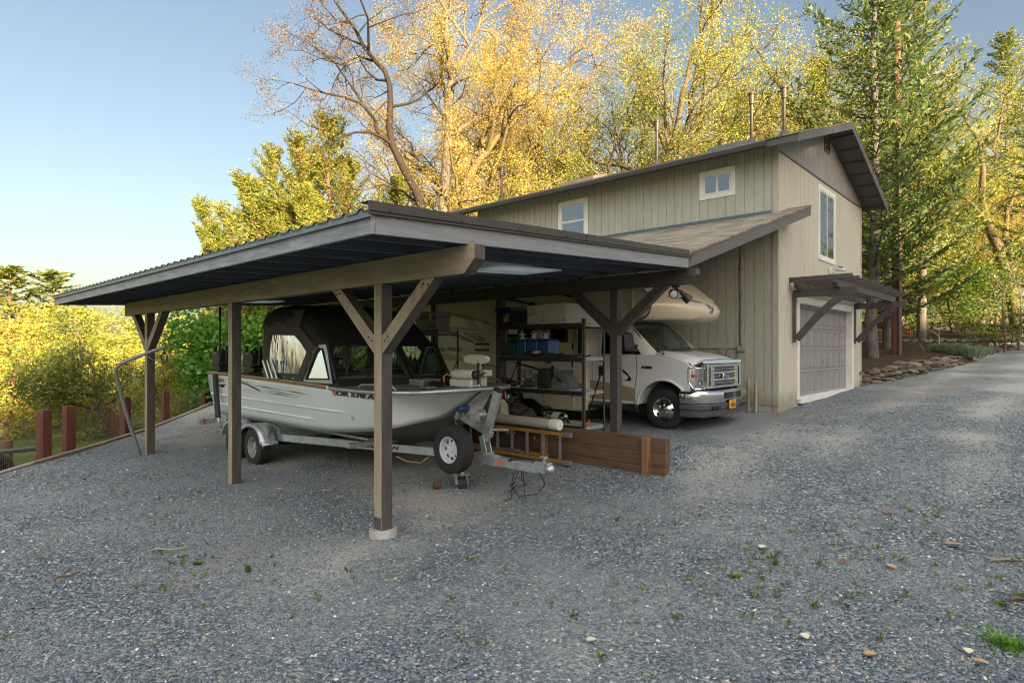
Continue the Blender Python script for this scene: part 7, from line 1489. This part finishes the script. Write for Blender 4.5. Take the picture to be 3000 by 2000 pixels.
# --- conifers
def conifer_mesh(name, seed, mat, bark, H=16, base=.2, blen=4.2, up=.5, step=.3, r=.2, spray=.17, wid=.035, dens=1.0, leaders=(), droop=.0, tw=1.0, P_rep=2):
    R = thing(name, 'x', 'tree'); rr = random.Random(seed); rng = np.random.default_rng(seed); m = MB(); tips = []; dirs = []
    def axis(p0, d0, H, r, base, bl):
        n = 12; pts = [p0 + d0*H*k/n + V3((rr.gauss(0,.05), rr.gauss(0,.05), 0))*(k > 0) for k in range(n+1)]; m.tube(pts, [r*(1-.93*k/n) for k in range(n+1)], 8, cap=False)
        z = H*base; az = rr.random()*6
        while z < H*.99:
            t = z/H; f = t*n; i = min(n-1, int(f)); p = pts[i].lerp(pts[i+1], f-i)
            for k in range(2 if t < .85 else 3):
                az += 2.4+rr.gauss(0,.3); L = bl*((1-t)**.75)*(.65+.5*rr.random())+.25; el = up*(.7+.5*rr.random())*(1.15 if t > .7 else .9)
                d = V3((math.cos(az)*math.cos(el), math.sin(az)*math.cos(el), math.sin(el))); q = p.copy(); bp = [q.copy()]; ns = max(4, int(L/.35))
                for j in range(ns):
                    d = (d + V3((0,0,.06-droop*.12)) + V3((rr.gauss(0,.05),rr.gauss(0,.05),rr.gauss(0,.03)))).normalized(); q = q + d*L/ns; bp.append(q.copy())
                m.tube(bp, [max(.006, .045*(r/.2)*(1-t*.6)*(1-.85*j/ns)) for j in range(ns+1)], 4, cap=False)
                for j in range(1, ns+1):
                    w = bp[j]-bp[j-1]; dd = w.normalized(); side = dd.cross(V3((0,0,1))).normalized()
                    for sgn in (-1, 1):
                        for rep in range(P_rep):
                            l2 = (.25+.55*L*.28*(1-.6*j/ns))*(.6+.6*rr.random())*tw; e = (dd*.75+side*sgn*(.75+.2*rr.random())+V3((0,0,rr.gauss(.02,.15)-droop*.35))).normalized()
                            s0 = bp[j-1].lerp(bp[j], rr.random()); k2 = max(2, int(l2/.11*dens))
                            for c in range(k2): tips.append(s0 + e*l2*(c+.5)/k2); dirs.append((e+V3((rr.gauss(0,.25),rr.gauss(0,.25),rr.gauss(0,.2)-droop*.3))).normalized())
                tips.append(bp[-1]); dirs.append(d)
            z += step*(.8+.4*rr.random())*(1-.45*t)
    axis(V3((0,0,-.3)), V3((0,0,1)), H, r, base, blen)
    for (px, py, dx, dy, h, bl) in leaders: axis(V3((px,py,H*.22)), V3((dx,dy,1)).normalized(), h, r*.5, .05, bl)
    m.build('trunk', bark, R, smooth=80, local=True)
    C = np.repeat(np.array([tuple(t) for t in tips]), 2, 0); D = np.repeat(np.array([tuple(d) for d in dirs]), 2, 0) + rng.normal(0,.28,(len(tips)*2,3)); D /= np.linalg.norm(D,axis=1)[:,None]; N = len(C)
    C = C + rng.normal(0,.035,(N,3)); b = rng.normal(0,1,(N,3)); b -= D*(D*b).sum(1)[:,None]; b /= np.linalg.norm(b,axis=1)[:,None]; s = spray*rng.uniform(.6,1.3,(N,1)); w = wid*rng.uniform(.6,1.4,(N,1))
    V = np.stack([C-D*s*.4, C+b*w+D*s*.15, C+D*s*.9, C-b*w+D*s*.15], 1).reshape(-1,3); clus = np.repeat(rng.beta(2,2.2,len(tips)), 2)
    npmesh('crown', V, np.arange(N*4).reshape(N,4), mat, R, attr=np.clip(clus*.8+rng.uniform(0,.25,N),0,1)); return R
FA = conifer_mesh('fir_tree', 41, L_FIR, B_FIR, H=21, base=.13, blen=5.6, up=.45, step=.42, r=.24, spray=.2, wid=.03, dens=.75, P_rep=2)
FB = conifer_mesh('fir_tree', 42, L_FIR, B_FIR, H=17, base=.1, blen=4.2, up=.35, step=.36, r=.2, spray=.19, wid=.032, dens=.8, droop=.15, P_rep=2)
CY = conifer_mesh('cypress_tree', 43, L_CYP, B_RED, H=8.6, base=.03, blen=3.1, up=.85, step=.3, r=.14, spray=.095, wid=.0125, dens=2.6, leaders=((.6,.3,.38,.1,4.6,1.5),(-.7,.2,-.4,.08,4.4,1.5),(.1,-.7,.05,-.35,4.4,1.4),(-.2,.8,-.1,.35,3.9,1.3)), tw=.5, P_rep=3)
PI_ = conifer_mesh('pine_tree', 44, L_FIR, B_RED, H=15, base=.35, blen=4.6, up=.35, step=.8, r=.2, spray=.3, wid=.06, dens=.8, tw=.9)
put(FA, 2559, 24, .3, 1.0, 'large grey barked fir with knotty trunk beside the garage corner', None, None, GR, dz=.1); put(FA, 2700, 31, 2.2, .95, 'tall fir with drooping boughs right of the utility pole', L_FIRY, B_FIR, GR); put(FB, 2600, 27.5, 1.0, 1.0, 'slimmer fir trunk just left of the utility pole', None, None, GR); put(FB, 2830, 44, 3.1, .8, 'pale trunked fir beyond the garden wall', L_FIRY, None, GR)
put(FB, 2400, 40, 4.4, 1.1, 'sunny fir rising behind the gable overhang', L_FIRY, None, GR); put(OA, 2500, 44, 5.0, 1.4, 'tall airy yellow oak behind the garage ridge', L_YEL, None, GR); put(FB, 3100, 33, .4, 1.05, 'dark fir leaning in from the right edge of the picture', None, None, GR); put(FA, 2950, 46, 1.4, 1.1, 'far tall fir lit yellow at the upper right', L_FIRY, None, GR)
GC = 'cypress trees left of the oaks'
for a in ((965,27,.2,1.0,310,'tallest golden green cypress next to the leaning oak',0),(870,26,1.4,1.0,372,'yellow lit cypress with several pointed tips',.1),(745,25,3.0,.8,505,'lowest leaning cypress clump showing above the carport eave',0),(800,27.5,4.4,.9,405,'middle pointed cypress set slightly behind',.1),(632,33,2.1,.4,672,'small cypress tip peeking over the carport roof',.3),(1020,30,5.2,1.2,440,'shorter cypress half hidden behind the leaning oak',.2),(910,29,.9,1.3,440,'bushy cypress filling between the two tallest tips',.2),(850,24.5,2.6,1.1,560,'low bushy cypress in front of the others above the roof edge',0)):
    put(CY, a[0], a[1], a[2], (a[3]*1.15, a[3]*1.15, 1), a[5], None, None, GC, z=a[6], top=a[4])
# right hand background
for a in ((OC,2870,47,.5,1.2,'bright yellow oak glowing behind the garden wall',L_GOLD,B_OAK),(OC,2700,52,2.6,1.3,'yellow green oak far behind the maple',L_YEL,B_OAK),(OC,2980,54,4.0,1.3,'golden oak far right behind the mossy trunk',L_GOLD,B_OAK),(OB,2790,58,1.0,1.4,'tall pale oak at the back of the garden',L_YEL,B_OAK),(OA,3080,44,5.0,1.3,'golden oak at the right picture edge',L_GOLD,B_OAK),(OC,2560,48,3.3,1.2,'green oak behind the fir trunks',L_GRN,B_OAK),(OA,2640,60,.1,1.5,'far gold oak above the maple crown',L_GOLD,B_OAK),(OC,2900,62,5.5,1.6,'farthest yellow oak low on the right horizon',L_GOLD,B_OAK),(OB,3000,70,2.2,1.7,'far pale oak crown at right',L_YEL,B_OAK),(OC,2500,66,.9,1.7,'far olive oak behind the garage corner',L_YEL,B_OAK)):
    put(a[0], a[1], a[2], a[3], a[4], a[5], a[6], a[7], GR)
B4 = V3((*pd_(2960, 39), 3.1)); 
T4 = [(pts_([(2985,985,0),(2968,880,0),(2945,800,0),(2920,720,0),(2890,650,-.3),(2875,580,-.6),(2880,500,-.6),(2870,420,-.6)], 39, B4), .42, .12, 0), (pts_([(2958,840,0),(2968,770,.8),(2945,690,1.2),(2950,620,1.4),(2985,540,1.6)], 39, B4), .26, .1, 1), (pts_([(2890,650,-.3),(2850,600,-.8),(2800,560,-1.2)], 39, B4), .16, .05, 1)]
place(oak_mesh('mossy_oak', 24, L_YEL, B_MOSS, per=9, size=.05, spread=.25, P=dict(P2, len=(8,5,2.8,1.4,.6)), trunkpts=T4), B4, 0, 1, 'thick mossy twisting oak trunk at the right, beyond the mulch bed', first=True)
SP = dict(OAKP, n=(5,5,4,3), len=(2.2,1.5,.9,.5,.3), rad=(.06,.03,.014,.008,.004), seg=(.3,.25,.2,.15,.1), up=(.05,.02,.0,0,0), ang=(1.2,.9,.8,.7))
MA = oak_mesh('maple_tree', 51, L_LIME, B_FIR, per=7, size=.055, spread=.2, P=dict(SP, len=(4,2.3,1.3,.7,.4), n=(8,6,5,3), rad=(.1,.05,.02,.01,.005)), H=3.2, r=.09)
put(MA, 2688, 36, 0, (1.45,1.45,1.2), 'lime green spreading maple beyond the utility pole', None, None, GR); put(MA, 2790, 38, 2.0, (1.2,1.2,.95), 'second lime maple, lower and right of the first', None, None, GR); put(MA, 2580, 44, 4.0, 1.0, 'lime green maple partly hidden by the fir trunks', None, None, GR)
SH = oak_mesh('shrub_tree', 52, L_LIME, B_FIR, per=2, size=.05, spread=.14, P=dict(SP, **{'from': (.25,.2,.2,.1)}), H=1.6, r=.05)
for px, d, rz, sc, lab in ((2945,30,.2,1.35,'multi stemmed light green shrub at the right edge'),(2985,31,2.4,1.45,'bigger multi stemmed shrub touching the right edge'),(2915,33,4.1,1.2,'thin stemmed shrub left of the mossy oak')): put(SH, px, d, rz, sc, lab, None, B_OAK, 'light stemmed shrubs in the mulch bed')
# sapling, grass clump
u, v = pd_(2753, 26); z = float(mulch_z(u, v)); R = thing('sapling', 'bare pale sapling forked low beside the blue green clump', 'sapling', (u, v, z)); S_ = plain('sapling_bark', (.35,.29,.2), .8)
m = MB(); 
for L, r_ in (([(2753,1016),(2751,992),(2750,985)], .03), ([(2750,985),(2735,972),(2722,962),(2716,945),(2716,930),(2718,920)], .02), ([(2728,967),(2715,955),(2713,948)], .014), ([(2750,990),(2752,968),(2758,955),(2765,945)], .018)): m.tube([at(x, y, 26) for x, y in L], [r_*(1-.5*k/len(L)) for k in range(len(L))], 6)
m.build('stem', S_, R, smooth=60)
def tuft(name, u, v, z, n, h, spread, mat, label, cat, seed, w=.006, group=None, flat=.4):
    rng = np.random.default_rng(seed); a = rng.uniform(0, 6.283, n); r = np.abs(rng.normal(0, spread, n)); x, y = u+np.cos(a)*r, v+np.sin(a)*r; hh = h*rng.uniform(.5,1.15,n); ln = rng.uniform(.1,flat+.3,n)*hh
    b = np.stack([x,y,np.full(n,z)],-1); t = b + np.stack([np.cos(a)*ln, np.sin(a)*ln, hh],-1); mid = b + np.stack([np.cos(a)*ln*.3, np.sin(a)*ln*.3, hh*.6],-1); p = np.stack([-np.sin(a), np.cos(a), np.zeros(n)],-1)*w
    V = np.stack([b-p, b+p, mid+p*.9, t, mid-p*.9],1).reshape(-1,3); o = npmesh(name, V, np.arange(n*5).reshape(n,5), mat, attr=rng.random(n)); return tag(o, label, cat, group)
for k, (px, d, n, s, lab) in enumerate(((2790,25.6,1500,.26,'blue green grassy clump at the corner of the stone wall, its taller left part'),(2845,24.6,1200,.24,'blue green grassy clump spilling to the gravel, its lower right part'))):
    u, v = pd_(px, d); tuft('grass_clump', u, v, float(max(mulch_z(u,v), gz(u,v)))-.05, n, .42, s, L_BLUE, lab, 'plant', 70+k, .012, 'blue green clumps by the stone wall', .8)
# vivid green bush behind the boat stern
def bush(u, v, z, H, W, n, size, mat, lab, seed):
    R = thing('bush', lab, 'bush', (u, v, z)); rng = np.random.default_rng(seed); rr = random.Random(seed); m = MB(); cl = []
    for k in range(16):
        a = rr.random()*6.28; r_ = W*.75*rr.random()**.5; e = V3((math.cos(a)*r_, math.sin(a)*r_, H*(.55+.45*rr.random())*(1-.35*(r_/W)**2))); mid = e*.5 + V3((rr.gauss(0,.1), rr.gauss(0,.1), 0)); m.tube([(0,0,-.2), mid, e], [.035,.022,.008], 5, cap=False)
        for j in range(22): f = rr.uniform(.25,1.05); p = mid.lerp(e, (f-.5)*2) if f > .5 else mid*(f*2); cl.append((p + V3((rr.gauss(0,W*.16), rr.gauss(0,W*.16), rr.gauss(0,H*.07))), None))
    m.build('stem', B_OAK, R, local=True, smooth=80); per = max(1, n//len(cl)); V, F, T = leafquads(cl, per, .2, size, rng, .75, .2); npmesh('foliage', V, F, mat, R, attr=T); return R
u, v = pd_(640, 20.6); bush(u, v, -.4, 4.1, 2.0, 9000, .095, L_VIV, 'vivid green broad leaved bush behind the boat stern', 61); u, v = pd_(760, 22.5); bush(u, v, -.3, 3.3, 1.9, 6000, .09, L_VIV, 'vivid green broad leaved bush seen between post and canvas top', 62)
# trees on the slope below the yard
for a in ((305,22,.4,1.05,872,'spreading green oak behind the wire fence',L_GRN,B_OAK,-.9),(130,31,2.2,1.1,835,'glowing yellow oak left of the spreading oak',L_YEL,B_RED,-1.6),(20,26,4.1,1.1,868,'yellow oak at the left edge of the picture',L_YEL,B_RED,-1.8),(545,25,1.2,1.1,925,'olive oak seen past the far carport post',L_GRN,B_OAK,-1.0),(430,36,3.0,1.2,885,'golden oak behind the bent steel pole',L_YEL,B_OAK,-1.8),
          (230,44,5.2,1.3,835,'bright golden oak far down the slope',L_YEL,B_OAK,-2.6),(60,40,.7,1.3,822,'far golden oak near the left edge',L_YEL,B_RED,-2.8),(640,38,2.7,1.1,935,'olive oak behind the vivid bush',L_YEL,B_OAK,-1.0),(340,58,4.6,1.6,880,'farthest golden oak below the eave',L_YEL,B_OAK,-3),(-60,34,3.6,1.2,860,'golden oak cut by the left picture edge',L_GOLD,B_RED,-2.4),(560,54,.2,1.5,930,'pale olive oak far behind the carport post',L_YEL,B_OAK,-2),(760,52,1.8,1.4,965,'hazy olive oak far beyond the bush',L_YEL,B_OAK,-1.6),(900,48,5.0,1.3,940,'olive oak far behind the canvas top',L_GRN,B_OAK,-1),(1100,45,.5,1.2,900,'olive oak far behind the windshield',L_YEL,B_OAK,-.6),(150,70,3.9,1.8,880,'dim olive oak on the far left slope',L_YEL,B_OAK,-3.5),(440,21.5,4.0,.9,985,'low green scrub oak behind the far post',L_YEL,B_OAK,-.9)):
    put(OD, a[0], a[1], a[2], a[3], a[5], a[6], a[7], GY, z=a[8], top=a[4])
for a in ((PI_,30,52,.3,(1.9,1.9,1),772,'open topped pine at the upper left edge',-3.2),(PI_,155,54,2.0,(1.9,1.9,1),785,'open topped pine standing above the golden oaks',-3.2),(PI_,-40,60,4.0,.8,830,'pine mostly cut by the left edge',-3.4),(FB,742,60,.5,.6,940,'pointed young fir left one seen between post and canopy',-1.2),(FB,774,58,2.3,.6,925,'taller pointed young fir beside the canopy',-1.2),(PI_,240,75,1.0,.8,880,'distant pine behind the eave corner',-3.6)):
    put(a[0], a[1], a[2], a[3], a[4], a[6], L_FIRY, None, 'pines and firs on the lower left slope', z=a[7], top=a[5])
# stumps catching the sun
for px, d, h, r_, lab in ((330,22.5,1.0,.28,'sunlit pale stump right of the oak trunk behind the fence'),(5,15.5,.75,.2,'cut stump at the left edge below the yard')):
    u, v = pd_(px, d); z = float(lawn_z(u, v)); R = thing('tree_stump', lab, 'stump', (u, v, z)); MB().lathe([(r_*1.5,-.2),(r_*1.15,.15),(r_,.5*h),(r_*.95,h),(0,h+.01)], (u, v, z), (.05,0,1), 14).build('stump_wood', B_RED, R, smooth=50)
# distant wood beyond the slope: one mass
rng = np.random.default_rng(5); n = 900; ang = rng.uniform(-.95, .95, n); D = rng.uniform(85, 130, n); px = 1500+np.tan(ang*.85)*1750; X = (px-1500)/1750*D; U_ = .737*D+.6759*X; V_ = .6759*D-.737*X
hgt = rng.uniform(.1,1,n)*(6+3*np.sin(px*.004)+2*np.sin(px*.017)); C = [(V3((a, b, c)), None) for a, b, c in zip(U_, V_, -3.5+hgt+np.maximum(0,(X+20))*.06)]
V, F, T = leafquads(C, 26, 1.5, .42, rng); npmesh('distant_wood', V, F, L_YEL, attr=T, kind='stuff', label='hazy olive wood filling the far horizon', cat='wood')
# weeds on the gravel
rng = np.random.default_rng(9); Vs = []; Fs = []; n0 = 0
zone = [(2140,1625,70,26),(2160,1660,90,40),(2300,1630,120,30),(2250,1750,140,50),(2440,1760,160,60),(2620,1700,150,70),(2700,1480,120,40),(2900,1700,90,60),(2980,1770,40,15),(560,1640,60,25),(400,1480,120,50),(230,1400,150,30),(700,1720,200,60),(1100,1800,300,90),(1700,1800,200,90),(2050,1700,150,80),(2600,1560,200,60),(1900,1560,80,30),(2200,1360,60,15)]
for k in range(520):
    x, y, sx, sy = zone[k % len(zone)] if rng.random() < .85 else (1500,1650,900,200); px = rng.normal(x, sx); py = rng.normal(y, sy)
    if py < 1380 or py > 2050 or (4.1 < pd_(px, 1)[0]*0+5 < 4): continue
    d = 1.95*1750/(py-1022); u, v = pd_(px, d); z = float(gz(u, v)); d = (2-z)*1750/(py-1022); u, v = pd_(px, d)
    if edge_s(u, v) > -.2 or (u > 4.2 and v > 4.2): continue
    z = float(gz(u, v))+.008; nb = int(rng.integers(3, 9)); h = rng.uniform(.012, .04)*(1.6 if rng.random() < .12 else 1)
    for j in range(nb):
        a = rng.uniform(0,6.28); e = np.array([math.cos(a), math.sin(a), 0]); s = np.array([-e[1], e[0], 0])*h*rng.uniform(.12,.3); b = np.array([u, v, z])+e*rng.uniform(0,.025); t_ = b+e*h*rng.uniform(.4,1.1)+np.array([0,0,h*rng.uniform(.3,1.1)]); md = (b+t_)/2+np.array([0,0,h*.2]); Vs += [b, md+s, t_, md-s]; Fs.append((n0,n0+1,n0+2,n0+3)); n0 += 4
npmesh('weeds', np.array(Vs), np.array(Fs), leaf_mat('leaf_weed', [(0,(.05,.1,.012)),(.6,(.1,.17,.02)),(1,(.2,.2,.05))]), attr=rng.random(len(Fs)), kind='stuff', label='tiny green weeds scattered through the gravel', cat='weeds')
u, v = PX(2962, 1772, .3); tuft('weed_patch', u, v, float(gz(u,v)), 500, .03, .11, L_VIV, 'dense green weed patch at the right foreground edge', 'weed', 91, .006, 'larger weeds in the gravel', .9); u, v = PX(2155, 1650, .15); tuft('weed_patch', u, v, float(gz(u,v)), 40, .035, .008, L_VIV, 'rosette weed in the middle of the right foreground', 'weed', 92, .01, 'larger weeds in the gravel', 1.6); u, v = PX(728, 1672, 0); tuft('weed_patch', u, v, float(gz(u,v)), 9, .07, .006, L_LIME, 'upright leafy seedling in the left foreground', 'weed', 93, .018, 'larger weeds in the gravel', .4); u, v = PX(580, 1645, 0); tuft('weed_patch', u, v, float(gz(u,v)), 60, .03, .012, L_LIME, 'low green weed patch left of the rusty gravel streak', 'weed', 94, .008, 'larger weeds in the gravel', 1.2)
# invented hillside behind the viewer, unseen, added to keep sun off the yard
def added_hill_z(u, v):
    H = np.interp(u, [-130,-75,-45,-36,-31,-28.8,-24,-17.7,-15,-13,-9,-7.5,0,6,9.5,17,30,90], [5,8,11,15,23,28.9,30.5,31.6,29.4,28.7,28.8,29.5,29.2,27.5,25.6,25.3,22,12]) + .3*np.sin(np.asarray(u)*1.1) + .25*np.sin(np.asarray(u)*2.3+1)
    return H*sm(-np.asarray(v), 18, 85)*(1-.4*sm(-np.asarray(v), 92, 150)) + .4*np.sin(np.asarray(u)*.5)*np.sin(np.asarray(v)*.4) - .6
sheet('added_hillside', np.arange(-130, 91, 1.6), np.arange(-150, -15, 1.6), added_hill_z, DRYG, kind='structure')
for k, (u, s_) in enumerate(((-16.5,.55),(-14.6,.5),(-12.9,.6),(-11.2,.5),(-9.4,.6),(-7.4,.7),(-3,1.0))):  # unseen oaks added to dapple the sun along the crest's shadow edge
    place(OD, (u, -85, float(added_hill_z(u,-85))-.2), k*1.3, s_, 'added unseen oak on the crest of the hillside behind the viewer', L_GRN, None, 'added oaks on the hillside crest')
